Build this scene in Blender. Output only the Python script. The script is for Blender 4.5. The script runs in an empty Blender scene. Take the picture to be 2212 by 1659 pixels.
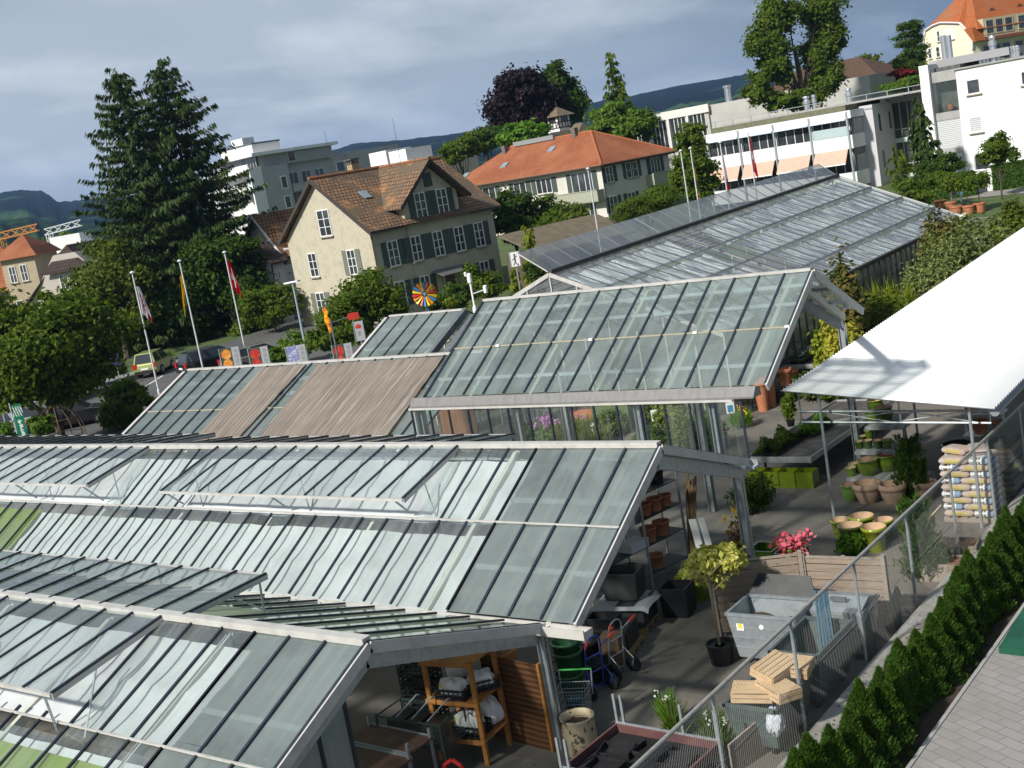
import bpy,math,random
import numpy as np
from math import radians as rad,sin,cos,pi,sqrt,hypot,atan2
from mathutils import Vector,Matrix
random.seed(7);RNG=np.random.default_rng(11)
SC=bpy.context.scene;COL=SC.collection
W_PX,F_PX,CX,CY=2212.0,2696.0,1106.0,829.5
ROLL,PITCH,YAW,CAM_H=rad(10.0),math.atan(466/2696.0),rad(38.2),9.5
fh=np.array([-sin(YAW),cos(YAW),0.]);rh=np.array([cos(YAW),sin(YAW),0.]);upv=np.array([0,0,1.])
FWD=fh*cos(PITCH)-upv*sin(PITCH);U0=upv*cos(PITCH)+fh*sin(PITCH)
RT=rh*cos(ROLL)-U0*sin(ROLL);UPC=rh*sin(ROLL)+U0*cos(ROLL)
CAM=np.array([0,0,CAM_H])
def at(px,py,x=None,y=None,z=None,d=None):
 """world point seen at a measured spot of the survey picture, on a given plane or at a given depth"""
 r=FWD+RT*((px-CX)/F_PX)-UPC*((py-CY)/F_PX)
 if z is not None:t=(z-CAM[2])/r[2]
 elif x is not None:t=x/r[0]
 elif y is not None:t=y/r[1]
 else:t=d
 return CAM+r*t
def gz(x,y):
 """height of the terrain"""
 t=max(0.0,y-32.0)
 h=0.042*t*t/(t+6.0)
 return min(h,4.4)
def on_ground(px,py):
 z=0.0
 for _ in range(12):
  p=at(px,py,z=z);z=gz(p[0],p[1])
 return p
def C1(x,y):return x*.3335,y*.3335
def C2(x,y):return 737.3+x*.3335,y*.3335
def C3(x,y):return 1474.7+x*.3335,y*.3335
def C4(x,y):return x*.3335,553.2+y*.3335
def C5(x,y):return 737.3+x*.3335,553.2+y*.3335
def C6(x,y):return 1474.7+x*.3335,553.2+y*.3335
def C7(x,y):return x*.3335,1106.3+y*.3335
def C8(x,y):return 737.3+x*.3335,1106.3+y*.3335
def C9(x,y):return 1474.7+x*.3335,1106.3+y*.3335
cam=bpy.data.cameras.new("camera");cam_o=bpy.data.objects.new("camera",cam);COL.objects.link(cam_o)
cam.sensor_width=36.0;cam.lens=36.0*F_PX/W_PX;cam.clip_start=0.1;cam.clip_end=20000
m=Matrix.Identity(4)
for i in range(3):
 m[i][0]=RT[i];m[i][1]=UPC[i];m[i][2]=-FWD[i];m[i][3]=CAM[i]
cam_o.matrix_world=m;SC.camera=cam_o
class MB:
 def __init__(s):s.v=[];s.f=[];s.m=[];s.k=0
 def mat(s,k):s.k=k;return s
 def add(s,vs,fs):
  b=len(s.v);s.v.extend([tuple(map(float,p))for p in vs])
  for f in fs:s.f.append(tuple(b+i for i in f));s.m.append(s.k)
  return s
 def quad(s,a,b,c,d):return s.add([a,b,c,d],[(0,1,2,3)])
 def box(s,x0,y0,z0,x1,y1,z1):
  return s.add([(x0,y0,z0),(x1,y0,z0),(x1,y1,z0),(x0,y1,z0),(x0,y0,z1),(x1,y0,z1),(x1,y1,z1),(x0,y1,z1)],[(3,2,1,0),(4,5,6,7),(0,1,5,4),(1,2,6,5),(2,3,7,6),(3,0,4,7)])
 def obox(s,c,size,rz=0.0,mtx=None):
  R=mtx if mtx is not None else Matrix.Rotation(rz,3,'Z')
  hx,hy,hz=size[0]/2,size[1]/2,size[2]/2
  vs=[Vector(c)+R@Vector(p)for p in[(-hx,-hy,-hz),(hx,-hy,-hz),(hx,hy,-hz),(-hx,hy,-hz),(-hx,-hy,hz),(hx,-hy,hz),(hx,hy,hz),(-hx,hy,hz)]]
  return s.add(vs,[(3,2,1,0),(4,5,6,7),(0,1,5,4),(1,2,6,5),(2,3,7,6),(3,0,4,7)])
 def bar(s,p0,p1,w,h,up=(0,0,1)):
  p0=Vector(p0);p1=Vector(p1);d=(p1-p0)
  if d.length<1e-6:return s
  d.normalize();u=Vector(up)
  if abs(d.dot(u))>.99:u=Vector((1,0,0))
  a=d.cross(u).normalized();b=a.cross(d).normalized()
  a=a*w/2;b=b*h/2
  vs=[p0-a-b,p0+a-b,p0+a+b,p0-a+b,p1-a-b,p1+a-b,p1+a+b,p1-a+b]
  return s.add(vs,[(0,3,2,1),(4,5,6,7),(0,1,5,4),(1,2,6,5),(2,3,7,6),(3,0,4,7)][::1]if False else[(0,1,2,3),(7,6,5,4),(4,5,1,0),(5,6,2,1),(6,7,3,2),(7,4,0,3)])
 def tube(s,p0,p1,r0,r1=None,n=8,cap=True):
  r1=r0 if r1 is None else r1
  p0=Vector(p0);p1=Vector(p1);d=(p1-p0)
  if d.length<1e-6:return s
  d.normalize();u=Vector((0,0,1))if abs(d.z)<.95 else Vector((1,0,0))
  a=d.cross(u).normalized();b=d.cross(a).normalized()
  vs=[]
  for p,r in((p0,r0),(p1,r1)):
   for i in range(n):
    t=2*pi*i/n;vs.append(p+a*r*cos(t)+b*r*sin(t))
  fs=[(i,(i+1)%n,n+(i+1)%n,n+i)for i in range(n)]
  if cap:fs+=[tuple(range(n-1,-1,-1)),tuple(range(n,2*n))]
  return s.add(vs,fs)
 def path(s,pts,r,n=6):
  for a,b in zip(pts[:-1],pts[1:]):s.tube(a,b,r,r,n)
  return s
 def lathe(s,c,prof,n=20,caps=True):
  vs=[];fs=[]
  for r,z in prof:
   for i in range(n):
    t=2*pi*i/n;vs.append((c[0]+r*cos(t),c[1]+r*sin(t),c[2]+z))
  for k in range(len(prof)-1):
   for i in range(n):
    j=(i+1)%n;fs.append((k*n+i,k*n+j,(k+1)*n+j,(k+1)*n+i))
  if caps:
   fs.append(tuple(range(n-1,-1,-1)));fs.append(tuple(range((len(prof)-1)*n,len(prof)*n)))
  return s.add(vs,fs)
 def ext(s,poly,vec):
  n=len(poly);vec=Vector(vec);P=[Vector(p)for p in poly]
  nn=Vector((0,0,0))
  for i in range(n):nn+=P[i].cross(P[(i+1)%n])
  if nn.dot(vec)<0:P=P[::-1]
  vs=P+[p+vec for p in P]
  fs=[tuple(range(n-1,-1,-1)),tuple(range(n,2*n))]+[(i,(i+1)%n,n+(i+1)%n,n+i)for i in range(n)]
  return s.add(vs,fs)
 def grid(s,fn,nu,nv):
  b=[[fn(i/nu,j/nv)for j in range(nv+1)]for i in range(nu+1)]
  vs=[p for r in b for p in r];w=nv+1
  return s.add(vs,[(i*w+j,(i+1)*w+j,(i+1)*w+j+1,i*w+j+1)for i in range(nu)for j in range(nv)])
 def build(s,name,mats,parent=None,loc=None,rz=0.0,smooth=False,uv=True):
  if loc is not None:
   lx,ly,lz=map(float,loc)
  return mesh_obj(name,np.array(s.v,dtype=np.float64).reshape(-1,3),s.f,mats,parent,loc,rz,smooth,uv,s.m)
def mesh_obj(name,V,faces,mats,parent=None,loc=None,rz=0.0,smooth=False,uv=True,mi=None):
 me=bpy.data.meshes.new(name)
 me.from_pydata([tuple(p)for p in V]if not isinstance(V,list)else V,[],faces)
 if not isinstance(mats,(list,tuple)):mats=[mats]
 for mm in mats:me.materials.append(mm)
 if mi is not None and len(mats)>1:me.polygons.foreach_set("material_index",mi)
 if smooth:me.polygons.foreach_set("use_smooth",[True]*len(me.polygons))
 if uv and len(V):
  n=len(me.loops);pn=np.zeros(len(me.polygons)*3);me.polygons.foreach_get("normal",pn);pn=pn.reshape(-1,3)
  lv=np.zeros(n,dtype=np.int32);me.loops.foreach_get("vertex_index",lv)
  lt=np.zeros(len(me.polygons),dtype=np.int32);me.polygons.foreach_get("loop_total",lt)
  pi_=np.repeat(np.arange(len(lt)),lt);N=pn[pi_]
  T=np.stack([-N[:,1],N[:,0],np.zeros(n)],1);L=np.linalg.norm(T,axis=1)
  flat=L<.05;T[flat]=(1,0,0);L[flat]=1;T/=L[:,None]
  B=np.cross(N,T);P=np.asarray(V)[lv]
  UV=np.stack([(P*T).sum(1),(P*B).sum(1)],1)
  me.uv_layers.new(name="UVMap").data.foreach_set("uv",UV.ravel())
 me.update()
 o=bpy.data.objects.new(name,me);COL.objects.link(o)
 if loc is not None:o.location=tuple(map(float,loc))
 o.rotation_euler[2]=rz
 if parent is not None:o.parent=parent
 return o
def tag(o,label,cat,group=None):
 o['label']=label;o['category']=cat
 if group:o['group']=group
 return o
def thing(name,label,cat,loc=(0,0,0),rz=0.0,group=None):
 o=bpy.data.objects.new(name,None);COL.objects.link(o);o.empty_display_size=.2
 o.location=tuple(map(float,loc));o.rotation_euler[2]=rz
 return tag(o,label,cat,group)
def structure(o):o['kind']='structure';return o
def stuff(o):o['kind']='stuff';return o
def copy_tree(o,parent=None,depth=0):
 c=o.copy();COL.objects.link(c)
 if parent is not None:c.parent=parent
 for ch in list(o.children):copy_tree(ch,c,depth+1)
 return c
def dup(o,loc,rz=0.0,label=None,scale=None,group=None):
 c=copy_tree(o);c.location=tuple(map(float,loc));c.rotation_euler[2]=rz
 if label:c['label']=label
 if group:c['group']=group
 if scale is not None:c.scale=(scale,)*3 if not isinstance(scale,(tuple,list))else scale
 return c
def _new(name):
 mt=bpy.data.materials.new(name);mt.use_nodes=True;nt=mt.node_tree
 return mt,nt,nt.nodes,nt.links,nt.nodes["Principled BSDF"]
def _mix(nt,a,b,fac,blend='MIX'):
 n=nt.nodes.new('ShaderNodeMix');n.data_type='RGBA';n.blend_type=blend
 for sock,v in((n.inputs[0],fac),(n.inputs[6],a),(n.inputs[7],b)):
  if hasattr(v,'is_linked')or hasattr(v,'links'):nt.links.new(v,sock)
  elif isinstance(v,(int,float)):sock.default_value=v
  else:sock.default_value=(*v[:3],1)
 return n.outputs[2]
def _noise(nt,vec,scale,detail=4,rough=.6,dist=0):
 n=nt.nodes.new('ShaderNodeTexNoise');n.inputs['Scale'].default_value=scale;n.inputs['Detail'].default_value=detail
 n.inputs['Roughness'].default_value=rough;n.inputs['Distortion'].default_value=dist
 nt.links.new(vec,n.inputs['Vector']);return n.outputs['Fac']
def _ramp(nt,fac,a,b):
 n=nt.nodes.new('ShaderNodeMapRange');n.inputs[1].default_value=a;n.inputs[2].default_value=b
 nt.links.new(fac,n.inputs[0]);return n.outputs[0]
def _coord(nt,which='Object'):
 return nt.nodes.new('ShaderNodeTexCoord').outputs[which]
def _map(nt,vec,scale=(1,1,1),rot=(0,0,0)):
 n=nt.nodes.new('ShaderNodeMapping');n.inputs['Scale'].default_value=scale;n.inputs['Rotation'].default_value=rot
 nt.links.new(vec,n.inputs['Vector']);return n.outputs[0]
def _bump(nt,b,h,strength,dist=.02):
 n=nt.nodes.new('ShaderNodeBump');n.inputs['Strength'].default_value=strength;n.inputs['Distance'].default_value=dist
 nt.links.new(h,n.inputs['Height']);nt.links.new(n.outputs[0],b.inputs['Normal'])
MATS={}
def M(name,col=(.5,.5,.5),rough=.6,metal=0.,n1=None,n2=None,bump=0.,spec=.4,coord='Object',emit=None,coat=0.):
 """plain material with two optional noise layers n = (scale, colour, lo, hi[, stretch])"""
 if name in MATS:return MATS[name]
 mt,nt,nodes,links,b=_new(name)
 b.inputs['Roughness'].default_value=rough;b.inputs['Metallic'].default_value=metal
 b.inputs['Specular IOR Level'].default_value=spec;b.inputs['Coat Weight'].default_value=coat
 c=col;v=_coord(nt,coord);last=None
 for nn in(n1,n2):
  if nn:
   vec=_map(nt,v,nn[4])if len(nn)>4 else v
   f=_noise(nt,vec,nn[0],5,.65);last=f
   c=_mix(nt,c,nn[1],_ramp(nt,f,nn[2],nn[3]))
 if hasattr(c,'links'):links.new(c,b.inputs['Base Color'])
 else:b.inputs['Base Color'].default_value=(*c,1)
 if bump and last is not None:_bump(nt,b,last,bump)
 if emit:b.inputs['Emission Color'].default_value=(*emit[:3],1);b.inputs['Emission Strength'].default_value=emit[3]
 MATS[name]=mt;return mt
def brickmat(name,c1,c2,mortar,w,h,msize=.01,rough=.8,bump=.5,offset=.5,dirt=None,bias=0.,rot=0.,extra=None):
 if name in MATS:return MATS[name]
 mt,nt,nodes,links,b=_new(name);v=_map(nt,_coord(nt,'UV'),(1,1,1),(0,0,rot))
 n=nodes.new('ShaderNodeTexBrick');n.offset=offset
 n.inputs['Color1'].default_value=(*c1,1);n.inputs['Color2'].default_value=(*c2,1);n.inputs['Mortar'].default_value=(*mortar,1)
 n.inputs['Scale'].default_value=1;n.inputs['Mortar Size'].default_value=msize;n.inputs['Brick Width'].default_value=w;n.inputs['Row Height'].default_value=h
 n.inputs['Bias'].default_value=bias;n.inputs['Mortar Smooth'].default_value=.1
 links.new(v,n.inputs['Vector']);c=n.outputs['Color']
 o=_coord(nt,'Object')
 for dd in([dirt]if dirt else[])+([extra]if extra else[]):
  f=_noise(nt,o,dd[0],5,.65);c=_mix(nt,c,dd[1],_ramp(nt,f,dd[2],dd[3]))
 links.new(c,b.inputs['Base Color']);b.inputs['Roughness'].default_value=rough;b.inputs['Specular IOR Level'].default_value=.25
 if bump:
  inv=nodes.new('ShaderNodeMath');inv.operation='SUBTRACT';inv.inputs[0].default_value=1;links.new(n.outputs['Fac'],inv.inputs[1])
  _bump(nt,b,inv.outputs[0],bump,.02)
 MATS[name]=mt;return mt
def wavemat(name,c1,c2,scale,direction='Y',rough=.7,bump=.4,dirt=None,dist=0.,coord='UV',metal=0.,lo=0.,hi=1.,detail=1.):
 if name in MATS:return MATS[name]
 mt,nt,nodes,links,b=_new(name);v=_coord(nt,coord)
 n=nodes.new('ShaderNodeTexWave');n.bands_direction=direction;n.inputs['Scale'].default_value=scale
 n.inputs['Distortion'].default_value=dist;n.inputs['Detail'].default_value=detail;links.new(v,n.inputs['Vector'])
 c=_mix(nt,c1,c2,_ramp(nt,n.outputs['Fac'],lo,hi))
 if dirt:
  f=_noise(nt,_coord(nt),dirt[0],5,.65);c=_mix(nt,c,dirt[1],_ramp(nt,f,dirt[2],dirt[3]))
 links.new(c,b.inputs['Base Color']);b.inputs['Roughness'].default_value=rough;b.inputs['Metallic'].default_value=metal
 b.inputs['Specular IOR Level'].default_value=.3
 if bump:_bump(nt,b,n.outputs['Fac'],bump)
 MATS[name]=mt;return mt
def leafmat(name,ca,cb,transl=.35,big=None):
 if name in MATS:return MATS[name]
 mt,nt,nodes,links,b=_new(name);nodes.remove(b)
 g=nodes.new('ShaderNodeNewGeometry');c=_mix(nt,ca,cb,g.outputs['Random Per Island'])
 f=_noise(nt,_coord(nt),big[0]if big else.9,3);c=_mix(nt,c,big[1]if big else tuple(x*.6 for x in ca),_ramp(nt,f,.48,.72))
 d=nodes.new('ShaderNodeBsdfPrincipled');d.inputs['Roughness'].default_value=.55;d.inputs['Specular IOR Level'].default_value=.12
 t=nodes.new('ShaderNodeBsdfTranslucent');mx=nodes.new('ShaderNodeMixShader');mx.inputs[0].default_value=transl
 links.new(c,d.inputs['Base Color']);c2=_mix(nt,c,(1.0,1.1,.35),1.0,'MULTIPLY');links.new(c2,t.inputs['Color'])
 links.new(d.outputs[0],mx.inputs[1]);links.new(t.outputs[0],mx.inputs[2]);links.new(mx.outputs[0],nodes['Material Output'].inputs['Surface'])
 MATS[name]=mt;return mt
def glassmat(name,frost_col,frost,rough=.08,dirt=.12,tint=(.92,.97,.95),refl=1.0):
 """sheet glass: see-through, partly frosted or dusty, with a mirror reflection that follows Fresnel"""
 if name in MATS:return MATS[name]
 mt,nt,nodes,links,b=_new(name);nodes.remove(b)
 tr=nodes.new('ShaderNodeBsdfTransparent');tr.inputs['Color'].default_value=(*tint,1)
 df=nodes.new('ShaderNodeBsdfDiffuse');tl=nodes.new('ShaderNodeBsdfTranslucent')
 f=_noise(nt,_map(nt,_coord(nt),(1,1,1)),.55,5,.6);col=_mix(nt,frost_col,tuple(x*.58 for x in frost_col),_ramp(nt,f,.42,.66))
 links.new(col,df.inputs['Color']);links.new(col,tl.inputs['Color'])
 m0=nodes.new('ShaderNodeMixShader');m0 .inputs[0].default_value=.35;links.new(df.outputs[0],m0 .inputs[1]);links.new(tl.outputs[0],m0 .inputs[2])
 f2=_noise(nt,_map(nt,_coord(nt),(.6,.6,.6)),2.1,6,.75)
 fr=nodes.new('ShaderNodeMath');fr.operation='MULTIPLY_ADD';fr.inputs[1].default_value=dirt*2;fr.inputs[2].default_value=frost-dirt;links.new(f2,fr.inputs[0]);fr.use_clamp=True
 gi=nodes.new('ShaderNodeNewGeometry');st=_noise(nt,_map(nt,_coord(nt,'UV'),(7,.55,1)),1.0,4,.6)
 m_a=nodes.new('ShaderNodeMath');m_a.operation='MULTIPLY_ADD';m_a.inputs[1].default_value=.16;m_a.inputs[2].default_value=-.08;links.new(gi.outputs['Random Per Island'],m_a.inputs[0])
 m_b=nodes.new('ShaderNodeMath');m_b.operation='MULTIPLY_ADD';m_b.inputs[1].default_value=.20;links.new(_ramp(nt,st,.45,.80),m_b.inputs[0]);links.new(m_a.outputs[0],m_b.inputs[2])
 fr2=nodes.new('ShaderNodeMath');fr2 .operation='ADD';fr2 .use_clamp=True;links.new(fr.outputs[0],fr2 .inputs[0]);links.new(m_b.outputs[0],fr2 .inputs[1]);fr=fr2
 m1=nodes.new('ShaderNodeMixShader');links.new(fr.outputs[0],m1 .inputs[0]);links.new(tr.outputs[0],m1 .inputs[1]);links.new(m0 .outputs[0],m1 .inputs[2])
 gl=nodes.new('ShaderNodeBsdfGlossy');gl.inputs['Roughness'].default_value=rough;gl.inputs['Color'].default_value=(1,1,1,1)
 fz=nodes.new('ShaderNodeLayerWeight');fz.inputs[0].default_value=.5
 pw=nodes.new('ShaderNodeMath');pw.operation='POWER';pw.inputs[1].default_value=4.5;links.new(fz.outputs['Facing'],pw.inputs[0])
 mu=nodes.new('ShaderNodeMath');mu.operation='MULTIPLY_ADD';mu.inputs[1].default_value=.9*refl;mu.inputs[2].default_value=.06*refl;links.new(pw.outputs[0],mu.inputs[0]);mu.use_clamp=True
 m2=nodes.new('ShaderNodeMixShader');links.new(mu.outputs[0],m2 .inputs[0]);links.new(m1 .outputs[0],m2 .inputs[1]);links.new(gl.outputs[0],m2 .inputs[2])
 links.new(m2 .outputs[0],nodes['Material Output'].inputs['Surface'])
 MATS[name]=mt;return mt
def clothmat(name,c,c2,rough=.9,transl=.35,scale=3.0):
 if name in MATS:return MATS[name]
 mt,nt,nodes,links,b=_new(name);nodes.remove(b)
 f=_noise(nt,_coord(nt),scale,5);col=_mix(nt,c,c2,_ramp(nt,f,.4,.75))
 d=nodes.new('ShaderNodeBsdfDiffuse');t=nodes.new('ShaderNodeBsdfTranslucent');mx=nodes.new('ShaderNodeMixShader');mx.inputs[0].default_value=transl
 links.new(col,d.inputs['Color']);links.new(col,t.inputs['Color']);links.new(d.outputs[0],mx.inputs[1]);links.new(t.outputs[0],mx.inputs[2])
 links.new(mx.outputs[0],nodes['Material Output'].inputs['Surface'])
 MATS[name]=mt;return mt
ALU=M('aluminium_white',(.50,.485,.455),.45,0.,(3,(.36,.345,.31),.45,.75),spec=.5)
GALV=M('galvanised_steel',(.42,.46,.48),.42,.55,(9,(.30,.34,.36),.45,.7),spec=.5)
STEELD=M('dark_steel',(.16,.18,.19),.5,.3,(6,(.11,.12,.13),.4,.7))
NEO=M('neoprene_bar',(.018,.024,.04),.45,0.,(7,(.035,.045,.06),.45,.75),spec=.35)
BEAM=M('roof_beam',(.52,.52,.46),.6,0.,(5,(.42,.42,.37),.5,.8))
PURL=M('purlin_metal',(.62,.70,.73),.5,0.,(5,(.5,.58,.6),.5,.8))
DARK=M('dark_interior',(.012,.012,.013),.8)
WHITEP=M('white_paint',(.78,.78,.77),.5,0.,(3,(.68,.68,.67),.5,.8))
ASPH=M('asphalt',(.150,.135,.115),.9,0.,(.45,(.10,.092,.082),.42,.66),(2.6,(.20,.18,.15),.55,.75),bump=.25)
SOIL=M('soil',(.06,.045,.03),.95,0.,(14,(.03,.022,.015),.4,.7),bump=.6)
BARK=M('bark',(.09,.07,.05),.9,0.,(8,(.05,.04,.03),.4,.7,(1,1,.25)),bump=.6)
GLASSW=M('window_glass',(.03,.035,.04),.06,0.,(.8,(.07,.08,.085),.45,.7),spec=.9)
TERRA=M('terracotta',(.42,.15,.07),.75,0.,(9,(.5,.24,.14),.5,.75),bump=.15)
BLACKP=M('black_plastic',(.015,.015,.017),.45,0.,(8,(.03,.03,.032),.5,.8),spec=.4)
GREYW=M('weathered_wood',(.30,.25,.20),.85,0.,(5,(.17,.14,.115),.45,.7,(1,1,9)),bump=.3)
REDP=M('red_paint',(.55,.02,.015),.4,spec=.5)
SUN_AZ=(-0.20,-0.98);SUN_EL=rad(37)
n=hypot(*SUN_AZ);SD=Vector((SUN_AZ[0]/n*cos(SUN_EL),SUN_AZ[1]/n*cos(SUN_EL),sin(SUN_EL)))
sl=bpy.data.lights.new('sun','SUN');sl.energy=4.4;sl.angle=rad(3.2);sl.color=(1.0,.96,.89)
so=bpy.data.objects.new('sun',sl);COL.objects.link(so);so.rotation_euler=SD.to_track_quat('Z','Y').to_euler();so.location=(0,0,60)
wd=bpy.data.worlds.new("World");SC.world=wd;wd.use_nodes=True
nt=wd.node_tree;nodes=nt.nodes;links=nt.links;bg=nodes['Background']
sky=nodes.new('ShaderNodeTexSky');sky.sky_type='NISHITA';sky.sun_disc=False;sky.sun_elevation=SUN_EL;sky.sun_rotation=atan2(SD.x,SD.y)
sky.altitude=400;sky.air_density=1.2;sky.dust_density=1.5
dv=_coord(nt,'Generated')
sep=nodes.new('ShaderNodeSeparateXYZ');links.new(dv,sep.inputs[0])
def mth(op,a,b=None,c=None):
 q=nodes.new('ShaderNodeMath');q.operation=op
 for i,vv in enumerate((a,b,c)):
  if vv is None:continue
  if hasattr(vv,'links'):links.new(vv,q.inputs[i])
  else:q.inputs[i].default_value=vv
 return q.outputs[0]
zc=mth('ADD',mth('MAXIMUM',sep.outputs[2],0.0),.20)
cx_=mth('DIVIDE',sep.outputs[0],zc);cy_=mth('DIVIDE',sep.outputs[1],zc)
cmb=nodes.new('ShaderNodeCombineXYZ');links.new(cx_,cmb.inputs[0]);links.new(cy_,cmb.inputs[1])
nA=_noise(nt,_map(nt,cmb.outputs[0],(.95,.75,1),(0,0,.5)),1.35,7,.55,.15)
nB=_noise(nt,_map(nt,cmb.outputs[0],(.6,.5,1),(0,0,.3)),1.1,5,.5,.1)
SK=dict(dark=(1.50,1.90,2.40),mid=(2.70,3.15,3.70),lite=(5.2,5.5,5.8))
cl=_mix(nt,SK['dark'],SK['mid'],_ramp(nt,nB,.40,.58))
cl=_mix(nt,cl,SK['lite'],_ramp(nt,nA,.48,.66))
bank=_ramp(nt,mth('ADD',mth('MULTIPLY',sep.outputs[0],.79),mth('MULTIPLY',sep.outputs[1],.62)),-.12,.55)
cl=_mix(nt,cl,(.36,.44,.52),mth('MULTIPLY',bank,.95),'MULTIPLY')
low_=_ramp(nt,sep.outputs[2],.30,.0);away=_ramp(nt,bank,.75,.2)
cl=_mix(nt,cl,(4.0,4.5,5.0),mth('MULTIPLY',mth('MULTIPLY',low_,away),.55))
cover=_ramp(nt,nB,.22,.40)
skyc=_mix(nt,sky.outputs[0],cl,mth('MULTIPLY_ADD',cover,.25,.72))
links.new(skyc,bg.inputs['Color']);bg.inputs['Strength'].default_value=.118
SC.view_settings.view_transform='Standard';SC.view_settings.look='None';SC.view_settings.exposure=0.4;SC.view_settings.gamma=1.0
SC.render.engine='CYCLES';SC.cycles.max_bounces=10;SC.cycles.transparent_max_bounces=24;SC.cycles.diffuse_bounces=3;SC.cycles.glossy_bounces=3
SC.cycles.use_denoising=True;SC.cycles.caustics_reflective=False;SC.cycles.caustics_refractive=False
GRASS=M('grass_ground',(.075,.11,.03),.95,0.,(.5,(.05,.085,.02),.4,.6),(11,(.10,.11,.05),.5,.75),bump=.5)
def terrain_sheet():
 xs=[-3200,-1500,-700,-350,-200,-140,-110,-90,-75,-62,-50,-40,-30,-20,-10,-4,4,20,60,200,600,1500]
 ys=[-40,-10,5,15,25,30,32,34,37,40,44,48,53,58,64,70,78,86,95,105,120,150,200,300,500,900,1600,3200]
 b=MB();b.grid(lambda u,v:(xs[int(round(u*(len(xs)-1)))],ys[int(round(v*(len(ys)-1)))],gz(0,ys[int(round(v*(len(ys)-1)))])-.02),len(xs)-1,len(ys)-1)
 return structure(b.build('ground',GRASS))
terrain_sheet()
def sheet(name,poly,m_,lift,sub=14):
 """a flat surface that follows the terrain: rows of quads along y between a left and a right edge"""
 b=MB();L,R_=poly
 def fn(u,v):
  def pick(E,t):
   k=min(int(t*(len(E)-1)),len(E)-2);f=t*(len(E)-1)-k
   return(E[k][0]*(1-f)+E[k+1][0]*f,E[k][1]*(1-f)+E[k+1][1]*f)
  a=pick(L,v);c=pick(R_,v);x=a[0]*(1-u)+c[0]*u;y=a[1]*(1-u)+c[1]*u
  return(x,y,gz(x,y)+lift)
 b.grid(fn,6,sub);return structure(b.build(name,m_))
sheet('yard',([(-46,2),(-46,34),(-38,70)],[(-8.36,2),(-8.36,34),(-8.2,76)]),ASPH,.004,24)
G_FROST=glassmat('glass_frosted',(.30,.355,.34),.68,.10,.12)
G_FROST2=glassmat('glass_frosted_green',(.28,.34,.32),.64,.12,.10)
G_F3=glassmat('glass_frosted_tall',(.33,.40,.375),.54,.10,.12)
G_CLEAR=glassmat('glass_dusty',(.55,.60,.60),.17,.06,.14)
G_VENT=glassmat('glass_vent',(.50,.56,.57),.30,.05,.14)
G_WALL=glassmat('glass_wall',(.5,.55,.52),.05,.02,.05)
G_GREEN=glassmat('glass_algae',(.20,.25,.22),.62,.07,.16)
G_BACK=glassmat('glass_old',(.62,.64,.66),.14,.05,.10)
SCREEN=clothmat('shade_screen_white',(.76,.775,.78),(.62,.635,.64),.9,.25,1.5)
SCREENB=clothmat('shade_screen_beige',(.66,.60,.48),(.5,.45,.36),.9,.3,1.5)
SCREENG=clothmat('shade_screen_green',(.26,.36,.05),(.19,.28,.04),.9,.25,1.2)
SCREENP=clothmat('shade_screen_pale_green',(.78,.84,.56),(.64,.72,.46),.9,.25,1.2)
def slope(parent,x0,x1,n,top,bot,mat_,tsplit=(0,.5,1),seed=0,bars=True,skip=None,jit=.004,barw=.045,barm=None,name='roof_glass',t0=0.0):
 """glazed roof slope between x0 and x1; top and bot are (y, z); one quad per pane"""
 rg=random.Random(seed);g=MB();b=MB();dx=(x1-x0)/n
 P=lambda x,t,h=0.0:(x,top[0]+(bot[0]-top[0])*t,top[1]+(bot[1]-top[1])*t+h)
 for i in range(n):
  xa=x0+dx*i;xb=xa+dx
  for ta,tb in zip(tsplit[:-1],tsplit[1:]):
   if skip and skip((xa+xb)/2,(ta+tb)/2):continue
   q=rg.gauss(0,jit);r=rg.gauss(0,jit*1.5)
   pts=[P(xa,ta,-q-r),P(xb,ta,q-r),P(xb,tb,q+r),P(xa,tb,-q+r)]
   if top[0]<bot[0]:pts=pts[::-1]
   va=Vector(pts[1])-Vector(pts[0]);vb=Vector(pts[3])-Vector(pts[0])
   if va.cross(vb).z<0:pts=pts[::-1]
   g.quad(*pts)
 go=g.build(name,mat_,parent)
 if bars:
  for i in range(n+1):
   x=x0+dx*i
   ta,tb=t0,1.0
   if skip:
    f0=skip(x-.02,.25)and skip(x+.02,.25);f1=skip(x-.02,.75)and skip(x+.02,.75)
    if f0 and f1:continue
    if f0:ta=.5
    if f1:tb=.5
   b.bar(P(x,ta,.02),P(x,tb,.02),barw,.035)
  b.build('glazing_bars',barm or NEO,parent)
 return P
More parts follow.
